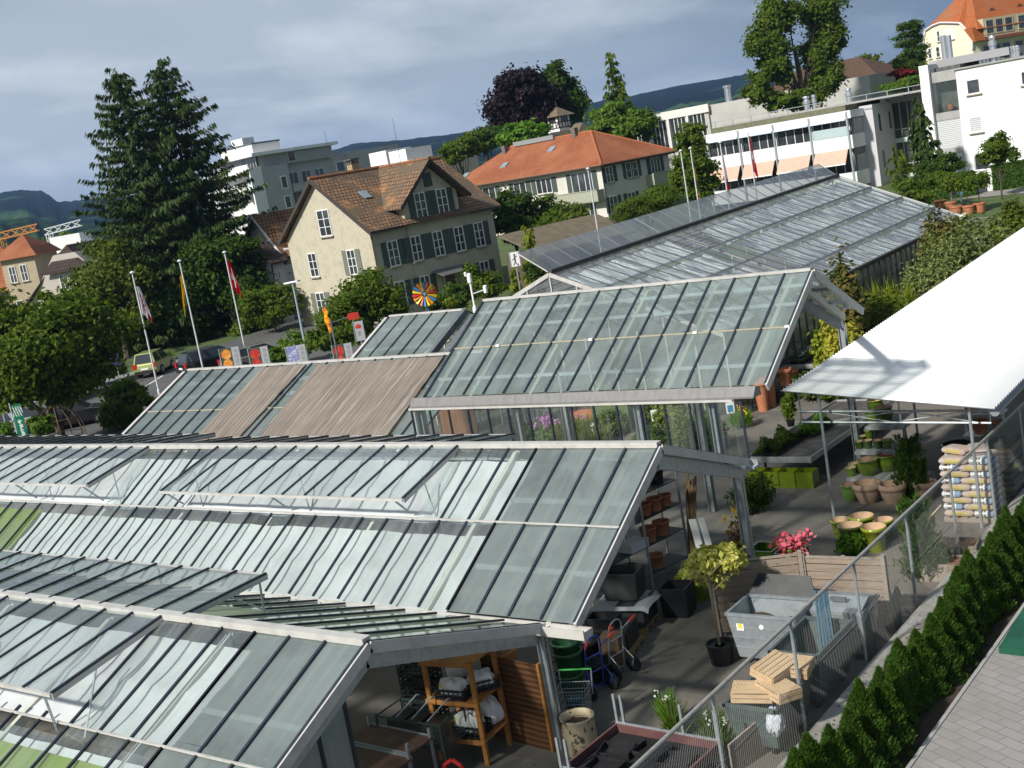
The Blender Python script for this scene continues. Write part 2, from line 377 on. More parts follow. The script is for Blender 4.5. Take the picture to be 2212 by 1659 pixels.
def vent(parent,x0,x1,n,top,bot,mat_,seed,barm=None,strut_to=None):
 """ridge vent: a hinged glazed sash, with frame, bars and prop arms"""
 g=MB();b=MB();rg=random.Random(seed);dx=(x1-x0)/n
 P=lambda x,t,h=0.:(x,top[0]+(bot[0]-top[0])*t,top[1]+(bot[1]-top[1])*t+h)
 for i in range(n):
  q=rg.gauss(0,.003);xa=x0+i*dx;pts=[P(xa,0,q),P(xa+dx,0,-q),P(xa+dx,1,-q),P(xa,1,q)]
  if(Vector(pts[1])-Vector(pts[0])).cross(Vector(pts[3])-Vector(pts[0])).z<0:pts=pts[::-1]
  g.quad(*pts)
 vo=g.build('vent',mat_,parent)
 for i in range(n+1):b.bar(P(x0+i*dx,0,.018),P(x0+i*dx,1,.018),.045,.03)
 b.build('vent_bars',barm or NEO,vo)
 f=MB();f.bar(P(x0,1,-.02),P(x1,1,-.02),.06,.05)
 f.bar(P(x1+.015,0,-.045),P(x1+.015,1,-.045),.03,.08);f.bar(P(x0-.015,0,-.045),P(x0-.015,1,-.045),.03,.08)
 f.build('vent_frame',ALU,vo)
 if strut_to:
  k=max(1,int((x1-x0)/2.6))
  for i in range(k+1):
   x=x0+.2+(x1-x0-.4)*i/k;s=MB()
   s.bar(P(x,1,-.05),(x-.1,strut_to[0],strut_to[1]),.03,.03);s.bar(P(x,.55,-.05),(x+.5,strut_to[0]+.05,strut_to[1]-.05),.025,.025)
   s.build('vent_arm',GALV,vo)
 return vo
def xbar(parent,name,x0,x1,y,z,w,h,m_):
 return MB().bar((x0,y,z),(x1,y,z),w,h).build(name,m_,parent)
def screen_sheet(parent,x0,x1,top,bot,below,m_,name='shade_screen',wave=.035,step=1.33,seed=0,rows=2):
 """cloth hung in swags below the glass: sags between the wires, seams across"""
 L=hypot(bot[0]-top[0],bot[1]-top[1]);nu=int((x1-x0)/step*10);rg=random.Random(seed)
 ph=rg.random()*6
 def fn(u,v):
  x=x0+(x1-x0)*u;fx=(x-x0)/step;s=fx-math.floor(fx)
  sv=(v*rows)%1.0
  sag=wave*(4*s*(1-s))*(.55+.45*sin(fx*1.7+ph))+.05*4*sv*(1-sv)*(.7+.3*sin(x*1.1+ph))
  ripple=.006*sin(x*9.4+4*v*v+1.4*sin(x*2.1+ph))*(.3+s)
  return(x,top[0]+(bot[0]-top[0])*v,top[1]+(bot[1]-top[1])*v-below-sag+ripple)
 b=MB();b.grid(fn,nu,12*rows);return b.build(name,m_,parent,smooth=True)
def gable_bars(parent,x,ridge,near,far,over=.0,m_=None,w=.05,h=.16):
 m_=m_ or ALU
 MB().bar((x,near[0],near[1]-.06),(x,ridge[0],ridge[1]-.06),w,h).build('barge_board',m_,parent)
 MB().bar((x,ridge[0],ridge[1]-.06),(x,far[0],far[1]-.06),w,h).build('barge_board',m_,parent)
def truss(parent,xs,ridge,near,far,m_=None,drop=.22):
 for x in xs:
  b=MB();b.bar((x,near[0],near[1]-drop),(x,ridge[0],ridge[1]-drop),.09,.16);b.bar((x,ridge[0],ridge[1]-drop),(x,far[0],far[1]-drop),.09,.16)
  b.build('rafter',m_ or BEAM,parent)
def posts(parent,pts,w=.14,m_=None,z0=0.):
 for(x,y,zt)in pts:
  b=MB();b.box(x-w/2,y-.012,z0,x+w/2,y+.012,zt);b.box(x-w/2,y-w/2,z0,x-w/2+.014,y+w/2,zt);b.box(x+w/2-.014,y-w/2,z0,x+w/2,y+w/2,zt)
  b.build('post',m_ or GALV,parent)
r1,n1_,f1_=(11.13,3.54),(7.4,1.87),(14.87,2.25)
gh1=thing('greenhouse','glass greenhouse nearest the viewer with open ridge vents and a timber shelf in its gable','greenhouse',(0,0,0),0,'glass greenhouses of the nursery')
XA=-34.0;n=30;X1=-12.0;x0=X1-n*.733
slope(gh1,X1-3*.733,X1,3,r1,n1_,G_FROST,seed=1)
inv1=lambda x,t:t<.58 and x<-16.39
slope(gh1,x0,X1-3*.733,n-3,r1,n1_,G_CLEAR,seed=2,tsplit=(0,.58,1),skip=inv1)
vent(gh1,X1-36*.733,-16.39,30,(11.13,3.58),(8.98,3.23),G_VENT,3,strut_to=(9.1,2.55))
xbar(gh1,'mid_joint',x0,X1,9.13,2.68,.03,.03,ALU)
xbar(gh1,'purlin',X1-3*.733,X1-.1,9.9,2.84,.05,.07,PURL)
inv1f=lambda x,t:t<.5 and x<-15.93
slope(gh1,x0,X1,n,r1,f1_,G_CLEAR,seed=4,skip=inv1f)
vent(gh1,-15.93-30*.733,-15.93,30,(11.13,3.60),(12.87,3.62),G_GREEN,5,strut_to=(12.9,2.85))
xbar(gh1,'ridge_cap',x0,X1,r1[0],r1[1]+.03,.16,.10,ALU)
screen_sheet(gh1,x0,X1-3*.733-.05,(10.95,3.40),(9.3,2.70),.12,SCREEN,seed=1,rows=2,wave=.015)
screen_sheet(gh1,x0,X1-3*.733-.1,(8.95,2.56),(7.45,1.88),.13,SCREEN,seed=2,rows=1,wave=.015)
screen_sheet(gh1,x0,-14.3,(8.74,2.47),(7.42,1.88),.04,SCREENG,seed=2,rows=1,wave=.01,name='green_screen')
screen_sheet(gh1,-24.0,-13.0,(11.6,3.35),(14.8,2.3),.08,SCREENP,seed=3,rows=1,wave=.02,name='pale_green_screen')
gable_bars(gh1,X1+.03,r1,n1_,f1_)
b=MB();b.bar((X1-.12,n1_[0],n1_[1]-.25),(X1-.12,r1[0],r1[1]-.28),.08,.2);b.bar((X1-.12,r1[0],r1[1]-.28),(X1-.12,f1_[0],f1_[1]-.25),.08,.2);b.build('gable_beam',GALV,gh1)
truss(gh1,[X1-2.9,X1-5.9,X1-8.9],r1,n1_,f1_)
posts(gh1,[(X1-.1,14.98,2.2),(X1-.1,7.5,1.8)])
b=MB()
for i in range(6):
 ya=7.6+i*.56;b.box(X1-.5,ya,.3,X1-.49,ya+.5,1.55+(ya-7.6)*.44)
b.build('gable_glass',G_FROST,gh1)
b=MB()
for i in range(7):b.box(X1-.52,7.54+i*.56,.1,X1-.47,7.60+i*.56,1.62+i*.24)
b.build('gable_bars',NEO,gh1)
xbar(gh1,'gutter',x0,X1+.1,7.3,1.80,.22,.12,ALU)
r2,n2,f2=(18.4,4.22),(15.06,2.24),(21.5,3.05)
gh2=thing('greenhouse','wide glass greenhouse with white shade cloth under its panes, in the middle of the foreground','greenhouse',(0,0,0),0,'glass greenhouses of the nursery')
X2=-11.45;dx=.6655;n=42;x0=X2-n*dx
slope(gh2,X2-4*dx,X2,4,r2,n2,G_FROST,seed=11)
inv2=lambda x,t:t<.5 and(x<-26.06 or-23.40<x<-16.05)
slope(gh2,x0,X2-4*dx,n-4,r2,n2,G_CLEAR,seed=12,skip=inv2)
vent(gh2,-23.40,-16.05,11,(18.4,4.27),(16.5,3.74),G_VENT,13,strut_to=(16.95,3.30))
vent(gh2,-26.06-18*dx,-26.06,18,(18.4,4.27),(16.42,3.87),G_VENT,14,strut_to=(16.95,3.30))
xbar(gh2,'mid_joint',x0,X2,16.75,3.275,.035,.03,ALU)
for t in(.32,.72):xbar(gh2,'purlin',X2-4*dx,X2-.1,18.4-3.34*t,4.22-1.98*t-.09,.06,.08,PURL)
inv2f=lambda x,t:t<.5 and(x<-26.0 or-25.0<x<-15.98)
slope(gh2,x0,X2,n,r2,f2,G_FROST2,seed=15,skip=inv2f)
vent(gh2,-25.0,-15.98,13,(18.4,4.27),(20.07,4.0),G_GREEN,16,strut_to=(20.0,3.55))
vent(gh2,-26.0-18*dx,-26.0,18,(18.4,4.27),(20.33,4.03),G_GREEN,17,strut_to=(20.0,3.55))
xbar(gh2,'ridge_cap',x0,X2,r2[0],r2[1]+.03,.16,.10,ALU)
screen_sheet(gh2,x0,X2-4*dx-.05,(18.25,4.10),(16.86,3.30),.12,SCREEN,seed=11,rows=2,wave=.035)
screen_sheet(gh2,x0,X2-4*dx-.12,(16.62,3.15),(15.10,2.25),.11,SCREEN,seed=12,rows=2,wave=.035)
screen_sheet(gh2,x0,-28.6,(16.6,3.16),(15.3,2.38),.04,SCREENG,seed=2,rows=1,wave=.01,name='green_screen')
gable_bars(gh2,X2+.03,r2,n2,f2)
b=MB();b.bar((X2-.15,r2[0],r2[1]-.3),(X2-.15,f2[0],f2[1]-.28),.1,.24);b.bar((X2-.15,r2[0],r2[1]-.3),(X2-.15,n2[0],n2[1]-.25),.1,.2);b.build('gable_beam',GALV,gh2)
truss(gh2,[X2-.55,X2-3.2],r2,n2,f2,drop=.16);truss(gh2,[X2-6,X2-9,X2-12,X2-15],r2,n2,f2,drop=.4)
b=MB();b.box(x0,14.84,2.08,X2+.32,15.08,2.13);b.box(x0,14.82,2.08,X2+.32,14.845,2.24);b.box(x0,15.06,2.13,X2+.32,15.085,2.20);b.box(X2+.30,14.845,2.13,X2+.32,15.06,2.2);b.build('gutter',ALU,gh2)
b=MB();b.box(x0,21.42,2.86,X2+.2,21.62,2.91);b.box(x0,21.60,2.91,X2+.2,21.62,3.02);b.build('gutter',GALV,gh2)
posts(gh2,[(X2-.2,21.45,2.86),(X2-9,21.45,2.86),(X2-18,21.45,2.86),(X2-9,15.0,2.05)],.17)
r3,n3,f3=(24.87,6.24),(22.0,4.44),(27.3,4.92)
gh3=thing('greenhouse','tallest greenhouse with frosted roof panes above a clear glass wall','greenhouse',(0,0,0),0,'glass greenhouses of the nursery')
X3=-11.05;xl3=-20.0;
P3=slope(gh3,xl3,X3,15,r3,n3,G_F3,tsplit=(0,.52,1),seed=21)
slope(gh3,xl3,X3,15,r3,f3,G_CLEAR,seed=22)
for t in(.10,.27,.80):xbar(gh3,'purlin',xl3,X3,24.87-2.87*t,6.24-1.8*t-.08,.05,.07,PURL)
xbar(gh3,'mid_joint',xl3,X3,24.87-2.87*.52,6.24-1.8*.52+.015,.035,.03,M('mid_joint',(.36,.33,.24),.6))
b=MB()
for x in(-11.06,-13.2,-15.9,-18.6):
 y=24.87-2.87*.52;b.box(x-.05,y-.05,6.24-1.8*.52,x+.05,y+.03,6.24-1.8*.52+.05)
b.build('clip',WHITEP,gh3)
xbar(gh3,'ridge_cap',xl3,X3,r3[0],r3[1]+.02,.12,.06,ALU)
gable_bars(gh3,X3+.03,r3,n3,f3);gable_bars(gh3,xl3-.02,r3,n3,f3,m_=NEO)
truss(gh3,[X3-.45,X3-2.25,X3-4.05,X3-5.85,X3-7.6,xl3+.2],r3,n3,f3,drop=.17)
b=MB()
for y,z in((25.7,5.70),(26.5,5.26)):b.bar((xl3,y,z),(X3,y,z),.06,.08)
b.build('far_purlin',STEELD,gh3)
b=MB();gx0,gx1=-20.25,X3-.12
b.add([(gx0,21.80,4.46),(gx1,21.80,4.46),(gx1,21.66,4.28),(gx0,21.66,4.28)],[(0,3,2,1)]);b.box(gx0,21.64,4.25,gx1,22.0,4.28);b.box(gx0,21.97,4.24,gx1,22.0,4.42)
b.add([(gx1,21.66,4.28),(gx1,21.97,4.28),(gx1,21.97,4.42),(gx1,21.80,4.46)],[(0,1,2,3)])
b.build('gutter',M('gutter_metal',(.20,.195,.19),.5,.1,(3,(.15,.147,.143),.4,.7,(3,1,1))),gh3)
MB().box(gx0,21.60,4.20,gx1-.45,21.66,4.245).build('wall_head_rail',ALU,gh3)
xw0,xw1=-20.2,-11.45;nw=15
b=MB();g=MB()
for i in range(nw):
 xa=xw0+(xw1-xw0)*i/nw;xb=xw0+(xw1-xw0)*(i+1)/nw
 g.quad((xa,21.66,2.95),(xb,21.66,2.95),(xb,21.66,4.2),(xa,21.66,4.2))
g.build('wall_glass',G_WALL,gh3)
for i in range(nw+1):
 x=xw0+(xw1-xw0)*i/nw;b.box(x-.02,21.62,2.9,x+.02,21.655,4.2)
b.build('wall_bars',NEO,gh3)
MB().box(xw0,21.6,2.9,xw1,21.7,2.97).build('wall_sill',ALU,gh3)
b=MB();b.quad((xw0,21.7,2.9),(xw0,27.2,2.9),(xw0,27.2,4.8),(xw0,21.7,4.3));b.build('end_wall_glass',G_WALL,gh3)
for px in(1122,1385,1548):
 x=at(px,920,y=21.85)[0];posts(gh3,[(x,21.85,4.2)],.16,None,2.95)
posts(gh3,[(xw0+.1,21.85,4.2),(-13.1,30.9,3.95),(-15.5,27.0,4.75),(-19.6,27.0,4.75)],.17)
b=MB();b.bar((-11.6,27.2,4.62),(-11.6,24.9,5.7),.12,.2);b.bar((-13.1,30.9,3.95),(-11.6,27.2,4.62),.12,.2);b.build('brace',STEELD,gh3)
MB().tube((xw0,21.7,4.2),(xw0,21.7,2.4),.05,n=10).build('downpipe',WHITEP,gh3)
r4,n4,f4=(25.1,4.87),(21.72,3.24),(28.5,3.24)
gh4=thing('greenhouse','low greenhouse roof partly covered with reed shading mats, behind the flagpole side','greenhouse',(0,0,0),0,'glass greenhouses of the nursery')
slope(gh4,-32.7,-20.5,19,r4,n4,G_FROST2,tsplit=(0,.55,1),seed=31)
slope(gh4,-32.7,-20.5,19,r4,f4,G_FROST,seed=32)
for t in(.16,.34,.86):xbar(gh4,'purlin',-32.7,-20.6,25.1-3.38*t,4.87-1.63*t-.08,.06,.10,PURL)
xbar(gh4,'mid_joint',-32.7,-20.5,25.1-3.38*.55,4.87-1.63*.55+.01,.035,.03,M('mid_joint',(.36,.33,.24),.6))
xbar(gh4,'ridge_cap',-32.7,-20.5,r4[0],r4[1]+.02,.12,.06,ALU)
b=MB();b.bar((-32.78,21.7,3.26),(-32.78,25.0,4.84),.13,.06);b.build('barge_board',ALU,gh4)
b=MB();b.bar((-32.92,21.7,3.14),(-32.92,25.0,4.72),.08,.10);b.build('verge_strip',M('rusty_strip',(.40,.27,.18),.8),gh4)
truss(gh4,[-31.6,-29.2,-24.6,-21.0],r4,n4,f4,drop=.18)
posts(gh4,[(-32.6,21.9,3.1),(-20.6,21.9,3.1),(-26,21.9,3.1),(-32.6,28.3,3.1),(-20.6,28.3,3.1)])
REED=M('reed_mat',(.225,.190,.158),.9,0.,(1.0,(.10,.078,.06),.44,.60,(42,.45,.45)),(1.0,(.30,.265,.23),.52,.66,(15,.5,.5)),bump=.6)
def reed_mat(xa,xb,ta,tb,label,xsh=0.):
 b=MB()
 def fn(u,v):
  t=ta+(tb-ta)*v;x=xa+(xb-xa)*u+xsh*v
  return(x,25.1-3.38*t,4.87-1.63*t+.045+.012*sin(x*2.7+v*3)+.006*sin(v*40))
 b.grid(fn,int((xb-xa)*12),40)
 o=b.build('reed_mat',REED);o.modifiers.new('thick','SOLIDIFY').thickness=.03
 tag(o,label,'mat','reed mats on the low roof')
 s=MB()
 for k in range(1,8):
  v=k/8;s.path([tuple(np.array(fn(u,v))+(0,0,.012))for u in np.linspace(0,1,9)],.012,4)
 s.build('binding_wire',M('wire_dark',(.10,.08,.06),.7),o)
 return o
reed_mat(-28.95,-27.05,.05,.99,'narrow reed mat on the low glass roof, the one towards the flagpoles',-.15)
reed_mat(-26.55,-24.35,.06,.99,'reed mat in the middle of the low glass roof',.25)
reed_mat(-24.34,-21.75,.055,.99,'widest reed mat on the low glass roof, against the tall greenhouse',.25)
r5,n5,f5=(32.5,5.0),(29.1,3.35),(35.7,3.4)
gh5=thing('greenhouse','short glass roof behind the reed mat roof, ending at a dark gap','greenhouse',(0,0,0),0,'glass greenhouses of the nursery')
slope(gh5,-30.5,-27.1,5,r5,n5,G_FROST2,seed=41);slope(gh5,-30.5,-27.1,5,r5,f5,G_FROST,seed=42)
for t in(.18,.48):xbar(gh5,'purlin',-30.5,-27.2,32.5-3.4*t,5.0-1.65*t-.08,.06,.09,PURL)
xbar(gh5,'ridge_cap',-30.5,-27.1,r5[0],r5[1]+.02,.12,.06,ALU)
b=MB();b.bar((-30.58,29.1,3.37),(-30.58,32.4,4.97),.13,.06);b.build('barge_board',ALU,gh5)
b=MB();b.bar((-27.0,29.1,3.3),(-27.0,32.5,4.95),.14,.22);b.bar((-26.55,29.2,3.2),(-26.55,32.4,4.8),.3,.1);b.build('gable_beam',STEELD,gh5)
posts(gh5,[(-30.4,29.3,3.2),(-27.2,29.3,3.2),(-30.4,35.5,3.2),(-27.2,35.5,3.2)])
gh6=thing('greenhouse','long glasshouse in the back with silvery foil under the panes and a raised ridge sash','greenhouse',(0,0,0),0,'glass greenhouses of the nursery')
RX,EX,LX=-25.8,-19.3,-32.3;Y0,Y1=36.0,62.2;RZ=(5.55,6.08);EZ=(2.98,3.28)
def PB(s,side,t,h=0.):
 y=Y0+(Y1-Y0)*s;zr=RZ[0]+(RZ[1]-RZ[0])*s+0.0;ze=EZ[0]+(EZ[1]-EZ[0])*s
 xr=RX+.25*s;xe=(EX-.1*s)if side>0 else LX
 return(xr+(xe-xr)*t,y,zr+(ze-zr)*t+h)
NB=34;rg=random.Random(5)
for side in(1,-1):
 g=MB();b=MB()
 for i in range(NB):
  for j in range(4):
   q=rg.gauss(0,.004);pts=[PB(i/NB,side,j/4,q),PB(i/NB,side,(j+1)/4,-q),PB((i+1)/NB,side,(j+1)/4,-q),PB((i+1)/NB,side,j/4,q)]
   if side<0:pts=pts[::-1]
   g.quad(*pts)
 g.build('roof_glass',G_BACK,gh6)
 for i in range(NB+1):b.bar(PB(i/NB,side,0,.02),PB(i/NB,side,1,.02),.035,.03)
 b.build('glazing_bars',M('old_bar',(.07,.07,.075),.6),gh6)
 for t in(.27,.52,.77):MB().bar(PB(0,side,t,-.1),PB(1,side,t,-.03),.13,.08).build('purlin',M('old_purlin',(.17,.17,.175),.6),gh6)
MB().bar(PB(0,1,0,.04),PB(1,1,0,.04),.22,.14).build('ridge_cap',M('old_ridge',(.045,.045,.045),.6,0.,(6,(.09,.09,.08),.5,.7)),gh6)
MB().bar(PB(0,1,1,-.03),PB(1,1,1,-.03),.16,.16).build('gutter',M('old_gutter',(.05,.05,.05),.6),gh6)
g=MB();b=MB();NV=26
def PV(s,t,h=0.):
 p=PB(s,-1,0);dxv=-1.2+.3*s;dzv=.78-.1*s
 return(p[0]+dxv*t-.05,p[1],p[2]+.08+dzv*t+h)
for i in range(NV):
 q=rg.gauss(0,.004);g.quad(PV(i/NV,0,q),PV((i+1)/NV,0,-q),PV((i+1)/NV,1,-q),PV(i/NV,1,q))
vo=g.build('vent',glassmat('glass_sash',(.30,.31,.32),.55,.04,.1,refl=1.3),gh6)
for i in range(NV+1):b.bar(PV(i/NV,0,-.03),PV(i/NV,1,-.03),.04,.04)
b.build('vent_bars',ALU,vo)
FOIL,fnt,fnodes,flinks,fb=_new('silver_foil')
FOIL_N=_noise(fnt,_map(fnt,_coord(fnt),(.55,2.4,.55)),1.3,6,.66,.5);flinks.new(_mix(fnt,(.97,.97,.98),(.36,.37,.40),_ramp(fnt,FOIL_N,.47,.56)),fb.inputs['Base Color'])  # white and grey streaks painted into the base colour imitate glints on crumpled foil
fb.inputs['Metallic'].default_value=.2;fb.inputs['Roughness'].default_value=.22;_bump(fnt,fb,FOIL_N,1.0,.25)
for bay,(sa,sb_)in enumerate(((.01,.30),(.40,.995))):
 for j,(ta,tb)in enumerate(((.04,.25),(.29,.50),(.54,.75),(.79,.97))):
  b=MB();ns=int((sb_-sa)*120)
  def fn(u,v):
   s=sa+(sb_-sa)*u;p=PB(s,1,ta+(tb-ta)*v)
   seg=(s*13)%1.0
   return(p[0],p[1],p[2]-.14-.10*4*v*(1-v)*(.6+.4*sin(s*60))-.07*abs(sin(s*41))+.03*sin(s*190+v*5))
  b.grid(fn,ns,8);b.build('foil_strip',FOIL,gh6,smooth=True)
for s in(0,1):
 g=MB();b=MB();A=PB(s,1,0,-.05);R_=PB(s,1,1,-.05);L_=PB(s,-1,1,-.05);gg=gz(0,A[1])
 g.add([(L_[0],L_[1],gg),(R_[0],R_[1],gg),R_,A,L_],[(0,1,2,3,4)]);g.build('gable_glass',G_BACK,gh6)
 for k in range(13):
  x=L_[0]+(R_[0]-L_[0])*k/12;t=abs(x-A[0])/abs((R_[0]if x>A[0]else L_[0])-A[0]);z=A[2]+(R_[2]-A[2])*t
  b.bar((x,A[1]-.03,gg),(x,A[1]-.03,z),.05,.05)
 b.bar((L_[0],A[1]-.04,L_[2]),(A[0],A[1]-.04,A[2]),.06,.14);b.bar((A[0],A[1]-.04,A[2]),(R_[0],A[1]-.04,R_[2]),.06,.14)
 b.build('gable_frame',ALU,gh6)
g=MB();b=MB()
for i in range(40):
 s0,s1=i/40,(i+1)/40;p,q=PB(s0,1,1,-.1),PB(s1,1,1,-.1)
 g.quad((p[0]-.05,p[1],gz(0,p[1])),(q[0]-.05,q[1],gz(0,q[1])),(q[0]-.05,q[1],q[2]),(p[0]-.05,p[1],p[2]))
 b.bar((p[0]-.03,p[1],gz(0,p[1])),(p[0]-.03,p[1],p[2]),.05,.05)
g.build('side_glass',glassmat('glass_side',(.20,.21,.18),.55,.1,.2),gh6);b.build('side_bars',M('old_bar',(.07,.07,.075),.6),gh6)
g=MB()
for i in range(20):
 p,q=PB(i/20,-1,1,-.1),PB((i+1)/20,-1,1,-.1)
 g.quad((p[0]+.05,p[1],gz(0,p[1])),(q[0]+.05,q[1],gz(0,q[1])),(q[0]+.05,q[1],q[2]),(p[0]+.05,p[1],p[2]))
g.build('side_glass',MATS['glass_side'],gh6)
b=MB();b.bar(PB(.36,1,.05,-.3),PB(.36,1,.95,-.4),.08,.1);b.bar(PB(.36,1,.35,-.3),PB(.36,1,.35,-2.2),.07,.07);b.bar(PB(.5,1,.2,-.3),PB(.3,1,.75,-.6),.03,.03);b.build('frame_strut',ALU,gh6)
OLDTILE=brickmat('old_roof_tiles',(.28,.155,.08),(.14,.098,.065),(.03,.022,.018),.30,.34,.035,.85,.8,.5,(.30,(.12,.09,.06),.45,.58),-.1,0.,(.55,(.36,.175,.075),.56,.70))
OLDTILE2=brickmat('cottage_roof_tiles',(.30,.14,.055),(.20,.10,.045),(.03,.022,.018),.30,.40,.05,.85,.8,.5,(.5,(.20,.12,.06),.45,.7))
NEWTILE=brickmat('new_roof_tiles',(.31,.105,.046),(.26,.085,.038),(.16,.045,.018),.30,.36,.03,.8,.7,.5,(.25,(.34,.13,.06),.4,.7))
ORTILE=brickmat('orange_roof_tiles',(.40,.12,.036),(.33,.095,.03),(.25,.07,.025),.3,.35,.03,.8,.5,.5,(.12,(.26,.15,.08),.45,.75))
BRTILE=brickmat('brown_roof_tiles',(.13,.075,.045),(.10,.058,.036),(.04,.025,.02),.3,.35,.03,.85,.6,.5)
DKTILE=brickmat('dark_roof_tiles',(.07,.045,.035),(.05,.035,.03),(.02,.015,.015),.3,.35,.03,.85,.6,.5)
CREAM=M('cream_roughcast',(.46,.425,.325),.95,0.,(1.1,(.36,.32,.24),.5,.75),(5,(.29,.26,.19),.56,.75),bump=.5,spec=.15)
WHITEW=M('white_render',(.76,.75,.74),.9,0.,(.5,(.68,.67,.66),.45,.75),spec=.2)
OFFW=M('offwhite_render',(.60,.58,.52),.9,0.,(.6,(.52,.50,.45),.45,.75),spec=.2)
GREYR=M('grey_render',(.40,.40,.405),.9,0.,(.6,(.35,.35,.36),.45,.75),spec=.2)
CONC=M('concrete',(.36,.355,.34),.9,0.,(1.2,(.28,.275,.265),.45,.75),bump=.1,spec=.2)
SHUT=wavemat('shutter_green_grey',(.085,.11,.098),(.045,.06,.055),6,'Y',.6,.6)
SHUTP=wavemat('shutter_pale',(.20,.22,.17),(.12,.13,.10),6,'Y',.6,.6)
FRAMEW=M('window_frame_white',(.72,.72,.70),.5)
WOODD=M('dark_eave_wood',(.05,.042,.035),.8)
STONE=M('stone_sill',(.33,.28,.21),.85)
LOUV=wavemat('louvre_blind',(.62,.63,.64),(.36,.37,.38),2.2,'Y',.5,.5)
AWN=M('awning_fabric',(.56,.37,.28),.8,0.,(2,(.50,.33,.25),.4,.7))
def lpt(c,rz,face,px,py):
 """place on a facade (distance along the face, height) seen at a measured spot"""
 ex=np.array([cos(rz),sin(rz),0.]);ey=np.array([-sin(rz),cos(rz),0.])
 n_,u_=(ey,-ex)if face=='F' else(ex,ey)
 r=FWD+RT*((px-CX)/F_PX)-UPC*((py-CY)/F_PX)
 cc=np.array([c[0],c[1],0.]);t=((cc-CAM)@n_)/(r@n_);P=CAM+r*t
 return float((P-cc)@u_),float(P[2])
def fp(face,s,z,o=0.,off=0.):
 return(-s,-o-off,z)if face=='F' else(o+off,s,z)
def fbox(b,face,s0,z0,s1,z1,o0,o1,off=0.):
 a=fp(face,s0,z0,o0,off);c=fp(face,s1,z1,o1,off)
 return b.box(min(a[0],c[0]),min(a[1],c[1]),min(a[2],c[2]),max(a[0],c[0]),max(a[1],c[1]),max(a[2],c[2]))
def window(parent,face,s0,s1,z0,z1,nx=2,ny=3,off=0.,frame=.07,shutters=0.,shm=None,sill=True,fm=None,gm=None,name='window',lab=None):
 s0,s1=min(s0,s1),max(s0,s1);b=MB();b.mat(1);fbox(b,face,s0,z0,s1,z1,.0,.02,off);b.mat(0)
 for(a,c,d,e)in((s0-frame,z0-frame,s0,z1+frame),(s1,z0-frame,s1+frame,z1+frame),(s0,z1,s1,z1+frame),(s0,z0-frame,s1,z0)):
  fbox(b,face,a,c,d,e,0.,.06,off)
 for i in range(1,nx):sc=s0+(s1-s0)*i/nx;fbox(b,face,sc-frame*.5,z0,sc+frame*.5,z1,.021,.05,off)
 for j in range(1,ny):zc_=z0+(z1-z0)*j/ny;fbox(b,face,s0,zc_-frame*.28,s1,zc_+frame*.28,.021,.045,off)
 if sill:b.mat(2);fbox(b,face,s0-frame-.06,z0-frame-.08,s1+frame+.06,z0-frame-.002,0.,.16,off)
 w=b.build(name,[fm or FRAMEW,gm or GLASSW,STONE],parent)
 if lab:w['label']=lab
 if shutters:
  for a,c in((s0-frame-shutters-.02,s0-frame-.02),(s1+frame+.02,s1+frame+shutters+.02)):
   q=MB();fbox(q,face,a,z0-.05,c,z1+.05,0.,.05,off);q.build('shutter',shm or SHUT,parent)
 return w
def slab(b,poly,th=.14):return b.ext(poly,(0,0,-th))
RZ1=rad(-10);c1=(-55.64,58.97);base=gz(*c1)-.15
h1=thing('house','old cream roughcast house with patchy tiled roof and dark green shutters','house',(c1[0],c1[1],base),RZ1)
Z=lambda z:z-base
b=MB();Wd,Dp=9.75,10.8;xm=-Wd-.1
b.ext([(-.1,.1,Z(base)-.3),(xm,.1,Z(base)-.3),(xm,.1,Z(7.12)),(-5.15,.1,Z(10.72)),(-.1,.1,Z(7.12))],(0,Dp-.1,0));b.build('wall',CREAM,h1)
b=MB();b.box(-.1,3.0,0,-.02,7.8,Z(8.5));b.ext([(-.02,3.0,Z(8.5)),(-.02,7.8,Z(8.5)),(-.02,5.45,Z(10.55))],(-4.6,0,0));b.box(-1.9,3.0,Z(6.8),-.1,7.8,Z(8.5));b.build('gable_wall',CREAM,h1)
b=MB();E0,E1=.42,-10.35;YA,YB=-.35,11.25
slab(b,[(E0,YA,Z(6.92)),(E0,YB,Z(6.92)),(-5.15,YB,Z(10.9)),(-5.15,YA,Z(10.9))]);slab(b,[(E1,YB,Z(7.05)),(E1,YA,Z(7.05)),(-5.15,YA,Z(10.9)),(-5.15,YB,Z(10.9))])
rf=b.build('roof',OLDTILE,h1)
b=MB();slab(b,[(.62,2.35,Z(8.1)),(-1.6,2.35,Z(8.1)),(-5.0,5.45,Z(10.86)),(.62,5.45,Z(10.86))]);slab(b,[(-1.6,8.55,Z(8.1)),(.62,8.55,Z(8.1)),(.62,5.45,Z(10.86)),(-5.0,5.45,Z(10.86))]);b.build('gable_roof',OLDTILE,h1)
b=MB();b.path([(-5.15,y,Z(10.93))for y in np.linspace(YA,YB,12)],.13,6);b.path([(x,5.45,Z(10.89))for x in np.linspace(.62,-4.8,6)],.11,6);b.build('ridge_tiles',M('ridge_tile',(.34,.13,.05),.85,0.,(3,(.15,.09,.05),.4,.6)),h1)
b=MB()
for(p,q)in(((E0,YA+.02,Z(6.80)),(-5.15,YA+.02,Z(10.76))),((E1,YA+.02,Z(6.92)),(-5.15,YA+.02,Z(10.76))),((.6,2.4,Z(7.98)),(.6,5.45,Z(10.72))),((.6,8.5,Z(7.98)),(.6,5.45,Z(10.72)))):b.bar(p,q,.08,.22)
